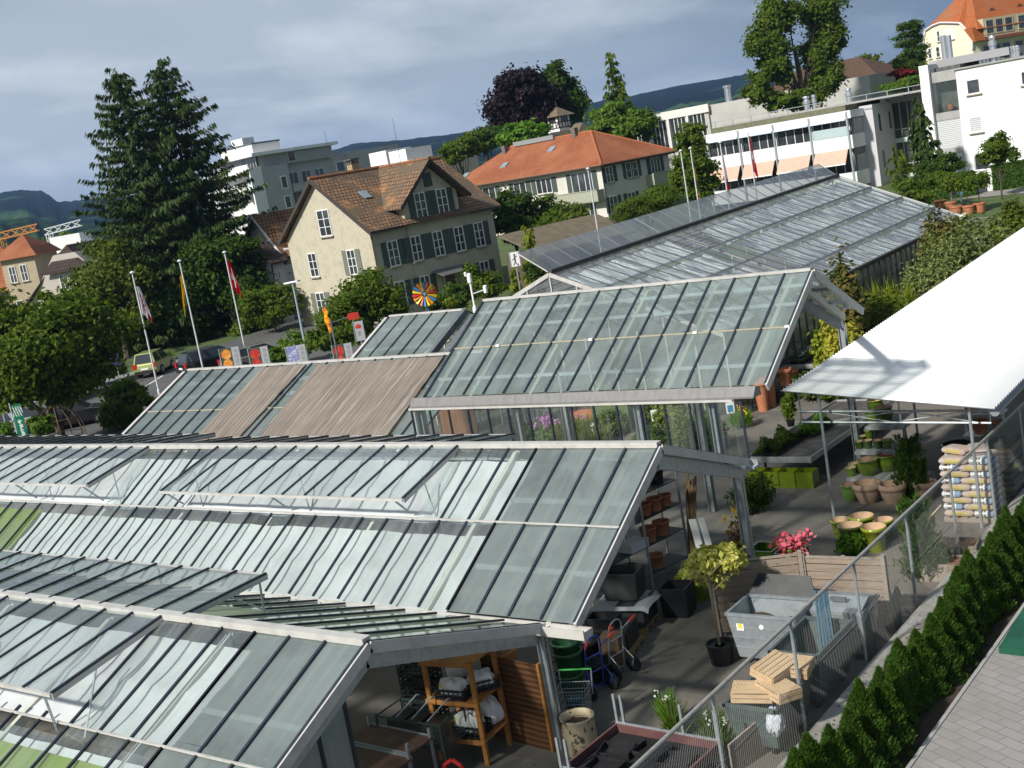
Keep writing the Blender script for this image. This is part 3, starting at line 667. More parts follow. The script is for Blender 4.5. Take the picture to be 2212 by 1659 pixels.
b.bar((E0,YA,Z(6.80)),(E0,2.4,Z(6.80)),.12,.12);b.bar((E0,8.4,Z(6.80)),(E0,YB,Z(6.80)),.12,.12);b.build('eaves_board',WOODD,h1)
b=MB();b.box(-6.0,3.55,Z(10.2),-5.4,4.15,Z(11.45));ch=b.build('chimney',M('chimney_brick',(.36,.27,.17),.9,0.,(7,(.25,.18,.12),.45,.7)),rf)
b=MB();b.box(-6.05,3.5,Z(11.452),-5.35,4.2,Z(11.52));[b.box(x,y,Z(11.52),x+.08,y+.08,Z(11.72))for x in(-6.0,-5.75,-5.48)for y in(3.55,4.07)];b.box(-6.1,3.45,Z(11.72),-5.3,4.25,Z(11.80));b.build('chimney_cap',M('chimney_cap',(.12,.11,.10),.9),rf)
MB().box(-2.9,1.55,Z(9.25),-2.35,2.0,Z(9.3)).build('skylight',GLASSW,h1)if False else None
b=MB();b.ext([(-2.4,1.9,Z(8.99)),(-2.4,2.5,Z(8.99)),(-3.1,2.5,Z(9.50)),(-3.1,1.9,Z(9.50))],(.04,0,.06));b.build('skylight',M('skylight_glass',(.22,.26,.28),.2),h1)
for(x,y,zt)in((-4.9,1.5,13.9),(-4.6,1.75,12.6)):
 b=MB();b.tube((x,y,Z(10.7)),(x,y,Z(zt)),.022,.012,5)
 if zt<13:[b.bar((x-.5,y-.1,Z(zt-.2-.22*k)),(x+.5,y+.1,Z(zt-.2-.22*k)),.02,.02)for k in range(3)]
 b.build('aerial',M('aerial',(.05,.05,.05),.6),h1)
b=MB();p=at(*C2(430,1045),d=86);b=MB();b.tube((-5.15,7.6,Z(10.8)),(-5.15,7.6,Z(14.1)),.022,.01,5);b.build('aerial',MATS['aerial'],h1)
for(sa,sb_,za,zb,sh)in((4.3,5.55,7.05,8.7,0),(6.75,7.62,4.4,5.93,0),(2.25,3.05,4.3,5.85,.5),(6.7,7.6,1.69,3.18,.55)):
 window(h1,'F',sa,sb_,Z(za),Z(zb),2,3,off=-.1,shutters=sh,shm=SHUTP)
for s in(1.22,3.12,5.04,6.95,8.85):window(h1,'R',s,s+.74,Z(4.45),Z(6.0),2,3,off=(-.1 if s<2 or s>8 else-.02),shutters=.5)
for s in(4.1,6.0):window(h1,'R',s,s+.8,Z(7.16),Z(8.72),2,3,off=-.02,shutters=.52)
for s in(1.2,3.3,8.8):window(h1,'R',s,s+.74,Z(1.75),Z(3.3),2,3,off=(-.02 if s==3.3 else-.1),shutters=.5)
b=MB();fbox(b,'R',5.1,Z(9.05),5.8,Z(9.95),0,.05,-.02);b.build('shutter',SHUT,h1)
b=MB();b.ext([(.0,4.4,Z(3.45)),(1.2,4.4,Z(3.1)),(1.2,7.3,Z(3.1)),(0,7.3,Z(3.45))],(0,0,.07));b.build('porch_roof',M('porch_zinc',(.16,.17,.17),.5,.3),h1)
b=MB();b.box(-.1,5.3,Z(1.0),.03,6.3,Z(3.05));b.build('door',M('door_brown',(.12,.07,.04),.6),h1)
b=MB();[b.bar((1.1,y,Z(1.)),(1.1,y,Z(3.1)),.08,.08)for y in(4.5,7.2)];b.build('porch_post',WOODD,h1)
b=MB();b.path([(.36,-.28,Z(6.75)),(.02,-.02,Z(6.4)),(.02,-.02,Z(.8))],.05,6);b.build('downpipe',M('copper_brown',(.16,.08,.05),.6),h1)
c2_=(-62.89,98.7);base=gz(*c2_)-.2;Z=lambda z:z-base
h2=thing('apartment_house','long cream apartment house under a wide bright orange hipped tile roof','house',(c2_[0],c2_[1],base),RZ1)
LL=23.0;DD=11.0
b=MB();b.box(-LL+.6,.6,-.4,-.6,DD-.6,Z(8.05));b.build('wall',OFFW,h2)
b=MB();r0=(-5.7,5.5,Z(11.4));r1_=(-LL+5.7,5.5,Z(11.4));e=[(0,0,Z(8.15)),(0,DD,Z(8.15)),(-LL,DD,Z(8.15)),(-LL,0,Z(8.15))]
slab(b,[e[0],e[1],r0]);slab(b,[e[3],e[0],r0,r1_]);slab(b,[e[2],e[3],r1_]);slab(b,[e[1],e[2],r1_,r0]);rf=b.build('roof',NEWTILE,h2)
b=MB();b.path([e[0],r0,r1_],.12,6);b.path([e[1],r0],.12,6);b.build('ridge_tiles',M('new_ridge',(.36,.115,.045),.8),rf)
b=MB();b.path([(0.06,-.06,Z(8.08)),(.06,DD,Z(8.08))],.08,6);b.path([(0.06,-.06,Z(8.08)),(-LL,-.06,Z(8.08))],.08,6);b.build('gutter',M('copper_gutter',(.20,.11,.08),.5,.3),h2)
b=MB()
for k in range(24):b.box(-.62,.4+k*.45,Z(7.9),-.02,.5+k*.45,Z(8.0))
b.build('rafter_ends',WOODD,h2)
b=MB();b.box(-16.5,5.1,Z(11.3),-10.6,5.9,Z(11.75));b.build('roof_lantern',M('lantern_zinc',(.30,.31,.32),.5,.3),rf)
for(x,y,h_)in((-7.6,5.2,12.0),(-17.3,4.6,11.6)):MB().box(x-.25,y-.25,Z(10.6),x+.25,y+.25,Z(h_)).build('chimney',M('chimney_grey',(.14,.12,.11),.9),rf)
for(s,zz)in((15.0,9.35),(9.2,10.1),(20.5,9.0)):
 y=(zz-8.15)/3.25*5.5;b=MB();b.ext([(-s,y,Z(zz)),(-s-.8,y,Z(zz)),(-s-.8,y+.7,Z(zz+.43)),(-s,y+.7,Z(zz+.43))],(0,-.03,.09));b.build('skylight',M('skylight_glass',(.22,.26,.28),.2),rf)
R='R';o=-.6
window(h2,'R',1.1,1.95,Z(6.4),Z(7.75),2,2,off=o,shutters=.5)
for s in(3.95,4.9):window(h2,'R',s,s+.62,Z(6.45),Z(7.8),1,2,off=o,shutters=.4 if s<4 else 0)
b=MB();fbox(b,'R',5.65,Z(6.4),6.05,Z(7.85),0,.05,o);b.build('shutter',SHUT,h2)
window(h2,'R',7.6,8.9,Z(5.7),Z(7.8),3,1,off=o,shutters=.5)
for s in(1.0,3.6,7.6):window(h2,'R',s,s+1.0,Z(3.6),Z(5.0),2,2,off=o,shutters=.5)
window(h2,'F',2.0,4.6,Z(5.5),Z(7.65),3,1,off=o,shutters=.6);window(h2,'F',7.4,9.4,Z(6.3),Z(7.65),3,1,off=o,shutters=.65)
window(h2,'F',11.0,12.6,Z(6.3),Z(7.65),2,1,off=o,shutters=.65);window(h2,'F',15.5,17.3,Z(6.3),Z(7.65),2,1,off=o,shutters=.65)
window(h2,'F',2.0,4.6,Z(2.8),Z(4.7),3,1,off=o);window(h2,'F',7.4,9.4,Z(3.4),Z(4.8),3,1,off=o,shutters=.65)
BALC=M('balcony_panel',(.34,.35,.27),.7)
for(f,s0,s1,z0)in(('F',.7,6.2,4.85),('R',6.6,10.6,5.3),('F',.7,6.2,2.2)):
 b=MB();fbox(b,f,s0,Z(z0),s1,Z(z0+.12),0,1.0,o);fbox(b,f,s0,Z(z0+.1),s1,Z(z0+1.05),.95,1.0,o);fbox(b,f,s0,Z(z0+.1),s0+.05,Z(z0+1.05),0,.95,o);fbox(b,f,s1-.05,Z(z0+.1),s1,Z(z0+1.05),0,.95,o)
 fbox(b,f,s0,Z(z0+1.05),s1,Z(z0+1.12),.9,1.05,o);b.build('balcony',BALC,h2)
b=MB();b.path([(-.1,.1,Z(8)),(-.5,.5,Z(7.3)),(-.55,.55,-.2)],.06,6);b.build('downpipe',M('pipe_black',(.03,.03,.035),.5),h2)
ct=(-86.0,127.2);base=gz(*ct);Z=lambda z:z-base
ht=thing('turret_house','half-timbered house with a small white lookout turret behind the orange roof','house',(ct[0],ct[1],base),rad(-12))
TIMB=M('timber_brown',(.06,.035,.03),.8)
b=MB();b.box(-5,-3,-.5,5,4,Z(9.3));b.build('wall',WHITEW,ht)
b=MB();slab(b,[(-4.2,-4.2,Z(9.0)),(4.4,-4.2,Z(9.0)),(2.9,1,Z(13.0)),(-2.2,1,Z(13.0))]);slab(b,[(4.4,-4.2,Z(9.0)),(4.4,5,Z(9.0)),(2.9,1,Z(13.0))]);slab(b,[(-4.2,5,Z(9.0)),(-4.2,-4.2,Z(9.0)),(-2.2,1,Z(13.0))]);b.build('roof',M('moss_tiles',(.17,.135,.085),.9,0.,(2,(.10,.085,.06),.4,.7),bump=.4),ht)
b=MB();b.ext([(1.0,-3.6,Z(9.6)),(3.4,-3.6,Z(9.6)),(2.2,-3.6,Z(12.2))],(0,3,0));b.build('dormer',WHITEW,ht)
b=MB();b.bar((1.2,-3.63,Z(9.9)),(2.2,-3.63,Z(12.0)),.14,.04);b.bar((3.2,-3.63,Z(9.9)),(2.2,-3.63,Z(12.0)),.14,.04);[b.bar((1.5+.35*k,-3.63,Z(9.6)),(1.5+.35*k,-3.63,Z(10.9)),.1,.04)for k in range(5)];b.bar((1.3,-3.64,Z(10.4)),(3.1,-3.64,Z(10.4)),.04,.1);b.build('dormer_timber',TIMB,ht)
slab(b2:=MB(),[(.8,-3.9,Z(9.5)),(.8,-.5,Z(9.5)),(2.2,-.5,Z(12.4)),(2.2,-3.9,Z(12.4))]);slab(b2,[(3.6,-.5,Z(9.5)),(3.6,-3.9,Z(9.5)),(2.2,-3.9,Z(12.4)),(2.2,-.5,Z(12.4))]);b2 .build('dormer_roof',MATS['moss_tiles'],ht)
b=MB();b.box(-1.0,-1.1,Z(11.0),1.0,.9,Z(14.3));tw=b.build('turret',WHITEW,ht)
b=MB()
for x in(-.98,-.5,0,.5,.98):b.box(x-.06,-1.14,Z(12.8),x+.06,-1.1,Z(14.3))
for y in(-1.08,-.55,0,.4,.86):b.box(1.0,y-.06,Z(12.8),1.04,y+.06,Z(14.3))
for z in(12.85,13.5,14.2):b.box(-1.05,-1.145,Z(z)-.06,1.04,-1.1,Z(z)+.06);b.box(1.0,-1.1,Z(z)-.06,1.045,.9,Z(z)+.06)
for sx in(-1,1):b.bar((sx*.95,-1.13,Z(13.45)),(sx*.5,-1.13,Z(12.9)),.1,.04)
b.build('turret_timber',TIMB,tw)
b=MB();b.box(-.42,-1.12,Z(13.55),.42,-1.09,Z(14.15));b.box(.98,-.5,Z(13.55),1.02,.35,Z(14.15));b.build('turret_window',GLASSW,tw)
b=MB();pk=(0,-.1,Z(15.4));q=[(-1.5,-1.6,Z(14.2)),(1.5,-1.6,Z(14.2)),(1.5,1.4,Z(14.2)),(-1.5,1.4,Z(14.2))]
for i in range(4):b.add([q[i],q[(i+1)%4],pk],[(0,1,2)])
b.add(q,[(3,2,1,0)]);b.tube(pk,(0,-.1,Z(16.0)),.04,.02,5);b.build('turret_roof',MATS['moss_tiles'],tw)
def Z6(x,y):return 415.4+x*.1669,263.1+y*.1669
cb=at(*Z6(885,590),d=180);base=gz(cb[0],cb[1]);Z=lambda z:z-base
hb=thing('apartment_block','modern white stepped apartment block behind the tall spruces','building',(cb[0],cb[1],base),RZ1)
L_=lambda f,x,y:lpt(cb,RZ1,f,*Z6(x,y))
ztop=cb[2]
s1,z1=L_('R',1225,530);s2,z2=L_('R',1500,600);s3,z3=L_('R',1800,700)
b=MB();b.box(-14,0,-1,0,s1,Z(ztop));b.build('wall',GREYR,hb)
b=MB();b.box(-13,s1+.001,-1,-1.6,s1+12,Z(ztop));b.box(-12,s1+12.001,-1,-1,s1+22,Z(ztop)+.5);b.build('rear_wing',GREYR,hb)
pz=L_('R',1130,370)[1];pt=L_('R',1110,240)[1]
b=MB();b.box(-13,.5,Z(ztop)+.001,-.9,s1+9,Z(pz)-.3);b.build('upper_storey',M('grey_render_dark',(.33,.33,.335),.9),hb)
b=MB();b.box(-11.5,-1.2,Z(pz)-.3,.2,s1+1.5,Z(pz)+.15);b.box(-12.5,s1+1.5,Z(pz)-.25,-.4,s1+10,Z(pz)+.2);b.build('roof_slab',WHITEW,hb)
b=MB();b.box(-10,0,Z(pz)+.152,-1.2,s1+.2,Z(pt));b.build('penthouse',WHITEW,hb)
b=MB();b.box(-10.1,-.1,Z(pt),-1.1,s1+.3,Z(pt)+.22);b.build('penthouse_roof',STEELD,hb)
b=MB();b.box(-8.2,1.0,Z(pt)+.22,-5.0,3.0,Z(pt)+1.3);b.build('lift_house',WHITEW,hb)
b=MB();b.box(-14.2,-.25,-1,-3.5,-.001,Z(ztop)-.4);b.build('front_wall',WHITEW,hb)
for zf in(ztop-3.1,ztop-6.0,ztop-8.9,ztop-.2):
 b=MB();b.box(-13,-2.0,Z(zf)-.3,-.3,-.25,Z(zf));b.box(-13,-2.0,Z(zf),-4.5,-1.9,Z(zf)+.95);b.box(-4.5,-2.0,Z(zf),-.3,-1.96,Z(zf)+.9);b.build('balcony',WHITEW,hb)
 window(hb,'F',1.0,3.2,Z(zf)+.3,Z(zf)+2.3,3,1,off=0.0,sill=False)
window(hb,'F',2.2,5.6,Z(ztop)+.5,Z(ztop)+2.4,3,1,off=-.5,sill=False)
b=MB();b.box(-.25,-2.0,-1,.05,-.001,Z(ztop)+.2);b.build('fin_wall',WHITEW,hb)
for zf in(ztop-3.3,ztop-6.2,ztop-9.1):
 window(hb,'R',s1*.66,s1*.84,Z(zf)-.1,Z(zf)+1.5,1,1,off=0.,frame=.16,sill=False);window(hb,'R',s1+9.8,s1+11.2,Z(zf)+1.0,Z(zf)+2.4,1,1,off=-1.6,frame=.14,sill=False)
 b=MB();b.box(-1.6,s1+.3,Z(zf)-.9,.1,s1+8,Z(zf)+.1);b.build('balcony',GREYR,hb)
 for k in range(3):window(hb,'R',s1+.8+k*2.4,s1+2.4+k*2.4,Z(zf)+.3,Z(zf)+1.9,2,1,off=-1.58,sill=False)
window(hb,'R',s1+1.0,s1+2.2,Z(ztop)+.3,Z(ztop)+2.2,1,1,off=-.9,sill=False)
p=at(*C2(265,1060),d=150);ob=thing('flat_roofed_building','pale flat-roofed building peeping over the cream house ridge beside its chimney','building',(p[0],p[1],gz(p[0],p[1])),RZ1)
zz=p[2]-gz(p[0],p[1]);b=MB();b.box(-12,0,-1,6,10,zz-.4);b.build('wall',OFFW,ob)
b=MB();b.box(-3.6,1,zz-.4,-.2,5,zz+1.5);b.box(.3,1,zz-.4,3.6,5,zz+1.2);b.build('roof_boxes',WHITEW,ob)
MB().box(-12.3,-.3,zz-.4,6.3,10.3,zz-.2).build('roof',CONC,ob)
def Z4(x,y):return 387.7+x*.2003,443.1+y*.2003
pc=at(*Z4(770,115),d=98);base=gz(pc[0],pc[1]);Z=lambda z:z-base;zr=pc[2]
ck=thing('cottage','white cottage with a brown tiled roof beside the cream house','house',(pc[0],pc[1],base),rad(-14))
hw=3.4;ze=zr-3.0
b=MB();b.ext([(-hw,.4,-.5),(hw,.4,-.5),(hw,.4,Z(ze)),(0,.4,Z(zr)-.15),(-hw,.4,Z(ze))],(0,12,0));b.build('wall',WHITEW,ck)
b=MB();slab(b,[(0,0,Z(zr)),(hw+.5,0,Z(ze)-.45),(hw+.5,12.6,Z(ze)-.45),(0,12.6,Z(zr))]);slab(b,[(0,0,Z(zr)),(0,12.6,Z(zr)),(-hw-.5,12.6,Z(ze)-.45),(-hw-.5,0,Z(ze)-.45)]);b.build('roof',OLDTILE2,ck)
b=MB();b.bar((0,-.03,Z(zr)-.1),(hw+.5,-.03,Z(ze)-.55),.05,.2);b.bar((0,-.03,Z(zr)-.1),(-hw-.5,-.03,Z(ze)-.55),.05,.2);b.build('barge_board',FRAMEW,ck)
b=MB();b.box(1.2,-1.6,-.5,5.6,.39,Z(ze)-1.0);b.build('annex_wall',WHITEW,ck);b=MB();b.ext([(.9,-1.9,Z(ze)-.95),(6.0,-1.9,Z(ze)-.95),(6.0,.6,Z(ze)-.1),(.9,.6,Z(ze)-.1)],(0,0,.12));b.build('annex_roof',OLDTILE2,ck)
for s in(-1.9,-.2):window(ck,'F',s,s+.75,Z(ze)-.35,Z(ze)+.75,2,3,off=-.4,shutters=.35,shm=SHUTP)
window(ck,'F',-4.6,-3.4,Z(ze)-3.4,Z(ze)-1.6,2,2,off=1.6,shutters=0)
pg=at(*Z4(905,520),d=92);base=gz(pg[0],pg[1])
gr=thing('outbuilding','small outbuilding with a dark roof edge and black downpipe left of the white cottage','outbuilding',(pg[0],pg[1],base),rad(-14));zt=pg[2]-base
b=MB();b.ext([(-5,0,-.4),(.9,0,-.4),(.9,0,zt-.65),(-2,0,zt+.9),(-5,0,zt-.75)],(0,1.0,0));b.build('wall',WHITEW,gr)
b=MB();slab(b,[(-2,-.3,zt+1.1),(1.35,-.3,zt-.75),(1.35,1.2,zt-.75),(-2,1.2,zt+1.1)]);slab(b,[(-2,1.2,zt+1.1),(-5.4,1.2,zt-.85),(-5.4,-.3,zt-.85),(-2,-.3,zt+1.1)]);b.build('roof',DKTILE,gr)
MB().path([(1.3,-.2,zt-.85),(.97,-.08,zt-1.2),(.97,-.08,0)],.06,6).build('downpipe',MATS['pipe_black'],gr)
ps=on_ground(*C2(1060,1640));ps=at(*C2(1040,1520),d=84);base=gz(ps[0],ps[1])
sh=thing('shed','low wooden shed with a mossy tiled roof right of the cream house','shed',(ps[0],ps[1],base),RZ1);zt=ps[2]-base
b=MB();b.box(-.2,.2,-.3,3.2,8.8,zt-1.35);b.build('wall',M('shed_wood',(.10,.07,.05),.9),sh)
b=MB();slab(b,[(3.7,-.3,zt-1.5),(3.7,9.4,zt-1.5),(0,9.4,zt),(0,-.3,zt)]);b.build('roof',MATS['moss_tiles'],sh)
b=MB();b.box(3.2,1.0,0,3.26,3.4,zt-1.7);b.build('door',M('door_red_brown',(.16,.06,.035),.7),sh);MB().box(3.2,4.5,0,3.26,6.8,zt-1.8).build('door',M('door_dark',(.05,.045,.04),.7),sh)
def ZL(x,y):return 1488.5+x*.2191,138.5+y*.2191
cl_=at(*ZL(1572,455),d=100);base=gz(cl_[0],cl_[1])-.2;Z=lambda z:z-base;zt=cl_[2]
hl=thing('care_home','long white flat-roofed building with peach awnings behind the long glasshouse','building',(cl_[0],cl_[1],base))
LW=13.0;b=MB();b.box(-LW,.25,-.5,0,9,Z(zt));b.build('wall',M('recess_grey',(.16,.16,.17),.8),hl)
b=MB();b.box(-LW-.2,-.35,Z(zt)-.62,.25,-.2,Z(zt));b.box(.1,-.2,Z(zt)-.62,.25,9,Z(zt));b.build('parapet',WHITEW,hl)
b=MB();b.box(-LW+.2,.9,Z(zt)+.005,-.6,8.8,Z(zt)+.45);b.build('green_roof_edge',M('gravel_edge',(.17,.17,.11),.95,0.,(5,(.11,.12,.07),.4,.7)),hl)
b=MB();b.box(-LW+.2,3.2,Z(zt)+.455,8.0,9.5,Z(zt)+.62);b.build('roof',CONC,hl)
b=MB();[b.box(-LW+.6+k*1.7,.95,Z(zt)+.45,-LW+.66+k*1.7,1.0,Z(zt)+.95)for k in range(12)];b.bar((-LW+.3,.98,Z(zt)+.95),(7.5,.98,Z(zt)+1.0),.05,.05);b.build('roof_rail',GALV,hl)
for(zb,zb2)in((zt-3.02,zt-1.95),(zt-6.1,zt-4.9)):
 b=MB();b.box(-LW-.1,-.3,Z(zb),.15,-.15,Z(zb2));b.box(0.0,-.15,Z(zb),.15,4.5,Z(zb2));b.build('balcony_front',WHITEW,hl)
for k in range(4):
 xa=-LW+.2+k*3.2;xb=xa+3.0
 window(hl,'F',-xa,-xb,Z(zt)-1.95,Z(zt)-.75,4,1,off=-.2,frame=.06,sill=False)
 window(hl,'F',-xa,-xb,Z(zt)-4.9,Z(zt)-3.1,4,1,off=-.2,frame=.06,sill=False)
 b=MB();b.box(xa,-.5,Z(zt)-.74,xb,-.36,Z(zt)-.62);b.build('awning_box',M('awning_case',(.60,.68,.78),.35),hl)
 b=MB();b.ext([(xa+.1,-.35,Z(zt)-3.04),(xb-.1,-.35,Z(zt)-3.04),(xb-.1,-1.2,Z(zt)-4.1),(xa+.1,-1.2,Z(zt)-4.1)],(0,-.02,.03));aw=b.build('awning',AWN,hl)
 b=MB();b.bar((xa+.1,-1.2,Z(zt)-4.13),(xb-.1,-1.2,Z(zt)-4.13),.08,.10);b.build('awning_bar',WHITEP,aw)
for k in range(5):
 x=-LW+.1+k*3.2;b=MB();b.box(x-.07,-.42,-.5,x+.07,-.3,Z(zt)-.1);b.build('column',GALV,hl)
b=MB();b.quad((-.1-3.0,-.33,Z(zt)-1.95),(-.1,-.33,Z(zt)-1.95),(-.1,-.33,Z(zt)-1.2),(-3.1,-.33,Z(zt)-1.2));b.build('balcony_glass',M('balcony_curtain',(.42,.52,.52),.5,0.,(3,(.34,.42,.43),.4,.7,(6,1,1))),hl)
for(zb,zb2)in((zt-1.95,zt-.7),(zt-5.0,zt-3.6),(zt-8,zt-6.6)):
 b=MB();b.box(.02,.4,Z(zb),.12,3.6,Z(zb2));b.build('side_louvre',M('side_louvre',(.30,.32,.32),.6),hl)
tw0,tz=lpt((cl_[0],cl_[1]+2.5),0,'F',*ZL(1672,420));tw1=lpt((cl_[0],cl_[1]+2.5),0,'F',*ZL(1765,400))[0]
b=MB();b.box(-tw0,2.5,-.5,-tw1+.3,8.5,Z(tz));b.build('stair_tower',M('tower_render',(.52,.51,.53),.9),hl)
for k in range(3):
 for j in range(2):MB().box(-tw1+.3,3.6+j*2.4,Z(zt)-2.1-3*k,-tw1+.36,3.9+j*2.4,Z(zt)-.7-3*k).build('slot_window',GLASSW,hl)
x0l=-tw1+.301;xr=lpt((cl_[0],cl_[1]+7.0),0,'F',*C3(1545,600))[0]
b=MB();b.box(x0l,7.0,-.5,-xr+.5,7.1,Z(zt)-.1);b.build('link_glass',M('link_glass',(.035,.045,.04),.08,0.,(.5,(.08,.10,.085),.45,.6),spec=.8),hl)
b=MB()
for k in range(5):x=x0l+(-xr-x0l)*k/4;b.box(x-.05,6.9,-.5,x+.05,7.0,Z(zt)-.1)
for zz in(zt-2.3,zt-5.2):b.box(x0l,6.88,Z(zz)-.04,-xr+.5,6.98,Z(zz)+.04)
b.build('link_mullion',CONC,hl)
for za in(3.4,6.4):b=MB();b.box(x0l,6.8,Z(zt)-za,-xr+.5,6.99,Z(zt)-za+.38);b.build('link_floor',M('link_floor',(.5,.58,.53),.6),hl)
b=MB();b.box(x0l-.3,6.4,Z(zt)-.1,-xr+.8,10,Z(zt)+.35);b.build('link_roof',CONC,hl)
for(x,y,r)in((-5.4,4.6,.30),(-4.85,4.9,.20),(-1.8,5.0,.28)):
 MB().lathe((x,y,Z(zt)+.62),[(r*.8,0),(r*.8,.5),(r*1.1,.5),(r*1.1,.75),(r*.7,.8),(r*.7,.95),(r*1.0,.98),(r*.9,1.15)],12).build('roof_ventilator',M('ventilator_steel',(.6,.62,.64),.3,.8),hl)
cw=at(*C3(1765,455),d=95);base=gz(cw[0],cw[1])-.3;Z=lambda z:z-base;zt=cw[2]
hw_=thing('white_building','white rendered flat-roofed building at the right edge with a shuttered corner bay','building',(cw[0],cw[1],base))
b=MB();b.box(0,0,-.5,12,10,Z(zt));b.build('wall',WHITEW,hw_)
b=MB();b.box(-.15,-.15,Z(zt),12.2,10.2,Z(zt)+.12);b.build('roof',CONC,hw_)
F0=(cw[0],cw[1])
for(a,c)in(((1842,525),(1925,595)),((1862,770),(1940,845)),((2195,470),(2290,530)),((1895,1020),(1985,1090))):
 s0,za=lpt(F0,0,'F',*C3(*a));s1_,zb=lpt(F0,0,'F',*C3(*c))
 kind=a[1]
 window(hw_,'F',s0,s1_,Z(zb),Z(za),1,1,off=0.,frame=.10,gm=(LOUV if kind==770 else GLASSW),fm=WHITEW if kind!=1020 else CONC)
pl,ptz=lpt(F0,0,'F',*C3(1532,430));pr,_=lpt(F0,0,'F',*C3(1598,480))
b=MB();b.box(-pl,-.2,-.5,-pr,7,Z(ptz));b.build('corner_pier',WHITEW,hw_)
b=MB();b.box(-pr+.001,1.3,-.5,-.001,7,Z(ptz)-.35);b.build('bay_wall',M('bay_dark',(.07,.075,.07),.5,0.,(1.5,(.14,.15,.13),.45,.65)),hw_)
b=MB();b.box(-pl+.1,2.0,Z(ptz)-.345,3.5,8,Z(ptz)+.25);b.build('roof_storey',M('roof_storey_grey',(.30,.295,.30),.8),hw_)
zs=[lpt(F0,0,'F',*C3(1620,y))[1]for y in(480,540,740,790,975,1010)]
for za,zb in((zs[1],zs[0]+.1),(zs[3],zs[2]),(zs[5],zs[4])):MB().box(-pr+.002,.2,Z(za),-.002,.35,Z(zb)).build('bay_band',CONC,hw_)
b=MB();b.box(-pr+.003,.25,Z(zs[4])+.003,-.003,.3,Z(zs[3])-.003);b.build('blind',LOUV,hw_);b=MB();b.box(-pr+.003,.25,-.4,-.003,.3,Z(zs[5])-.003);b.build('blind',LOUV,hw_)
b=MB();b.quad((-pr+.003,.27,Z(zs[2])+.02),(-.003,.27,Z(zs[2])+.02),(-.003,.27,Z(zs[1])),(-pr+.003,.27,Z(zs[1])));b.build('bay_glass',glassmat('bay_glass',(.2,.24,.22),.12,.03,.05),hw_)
b=MB();b.lathe((-pr*.45,.8,Z(zs[2])+.15),[(.2,0),(.26,.35),(.24,.36)],12);b.build('bay_pot',TERRA,hw_)
for(cx_p,cy_p,r,h_)in((1930,350,.16,.9),(1955,345,.16,.9),(1978,342,.16,.9),(2010,265,.26,2.0),(2048,330,.14,.9),(2130,315,.16,.9),(2150,310,.16,.9),(2172,307,.16,.9)):
 p=at(*C3(cx_p,cy_p+55),y=cw[1]+2.5);x=p[0]-cw[0]
 MB().lathe((x,2.5,Z(zt)+.12),[(r,0),(r,h_*.6),(r*1.25,h_*.6),(r*1.25,h_*.75),(r*.8,h_*.8),(r,h_*.9),(r*.7,h_)],12).build('roof_ventilator',MATS['ventilator_steel'],hw_)
for x_ in(1695,1730):p=at(*C3(x_,330),y=cw[1]+4);MB().tube((p[0]-cw[0],4,Z(zt)),(p[0]-cw[0],4,Z(p[2])+1.2),.22,.22,12).build('flue',MATS['ventilator_steel'],hw_)
RM=rad(-30);cm=at(*C3(1880,300),d=150);base=gz(cm[0],cm[1]);Z=lambda z:z-base
hm=thing('mansard_villa','cream villa with a curved gable and tall orange mansard roof at the top right','house',(cm[0],cm[1],base),RM)
L2=lambda f,x,y:lpt(cm,RM,f,*C3(x,y))
P=[L2('F',*q)for q in((1560,300),(1575,200),(1620,170),(1670,150),(1730,150),(1800,152),(1835,190),(1880,245),(1880,320))]
wl=P[0][0]
b=MB();b.ext([(-wl,0,-1)]+[(-s,0,Z(z))for s,z in P]+[(0,0,-1)],(0,16,0));b.build('wall',M('villa_cream',(.74,.69,.52),.9,0.,(.5,(.68,.62,.46),.45,.75)),hm)
b=MB();b.path([(-s,-.12,Z(z)+.05)for s,z in P],.14,6);b.build('gable_cornice',FRAMEW,hm)
tp=L2('F',1740,-90)[1];gl=P[1];gr_=P[6]
b=MB();ap=(-(gl[0]+gr_[0])/2*1.0,4.5,Z(tp));ap2=(ap[0],13,Z(tp))
ring=[(-s,-.3,Z(z)+.02)for s,z in P[1:7]]
for a,c in zip(ring[:-1],ring[1:]):b.add([a,c,ap],[(0,1,2)])
e1=(.9,.2,Z(P[6][1])-.3);e2=(.9,17,Z(P[6][1])-.3)
b.add([ring[-1],e1,e2,ap2,ap],[(0,1,2,3,4)]);b.add([ring[0],ap,ap2,(-gl[0]-.3,17,Z(gl[1]))],[(0,1,2,3)])
b.build('roof',ORTILE,hm)
b=MB();q8=P[7];b.ext([(ring[-1][0],-.35,ring[-1][2]),(.5,-.35,Z(q8[1])-.5),(.9,-.35,Z(q8[1])-.5),(.5,-.35,ring[-1][2])],(0,1.6,0));b.build('mansard_slope',ORTILE,hm)
b=MB();zb_=Z(P[7][1])-.2;b.box(-.5,1.2,zb_,.8,16,zb_+2.2);dm=b.build('dormer',M('dormer_cream',(.46,.40,.26),.9),hm)
b=MB();b.box(-.5,1.0,zb_-.35,1.0,16.2,zb_-.01);b.build('mansard_eave',M('eave_red',(.22,.07,.04),.8),hm)
for k in range(9):
 window(hm,'R',1.6+k*1.5+(k//3)*.6,2.7+k*1.5+(k//3)*.6,zb_+.4,zb_+1.9,1,1,off=.8,frame=.12,fm=MATS['dormer_cream'],sill=False)
 window(hm,'R',1.6+k*1.5+(k//3)*.6,2.7+k*1.5+(k//3)*.6,zb_-2.8,zb_-1.0,1,1,off=0.,frame=.12,fm=MATS['dormer_cream'],sill=False)
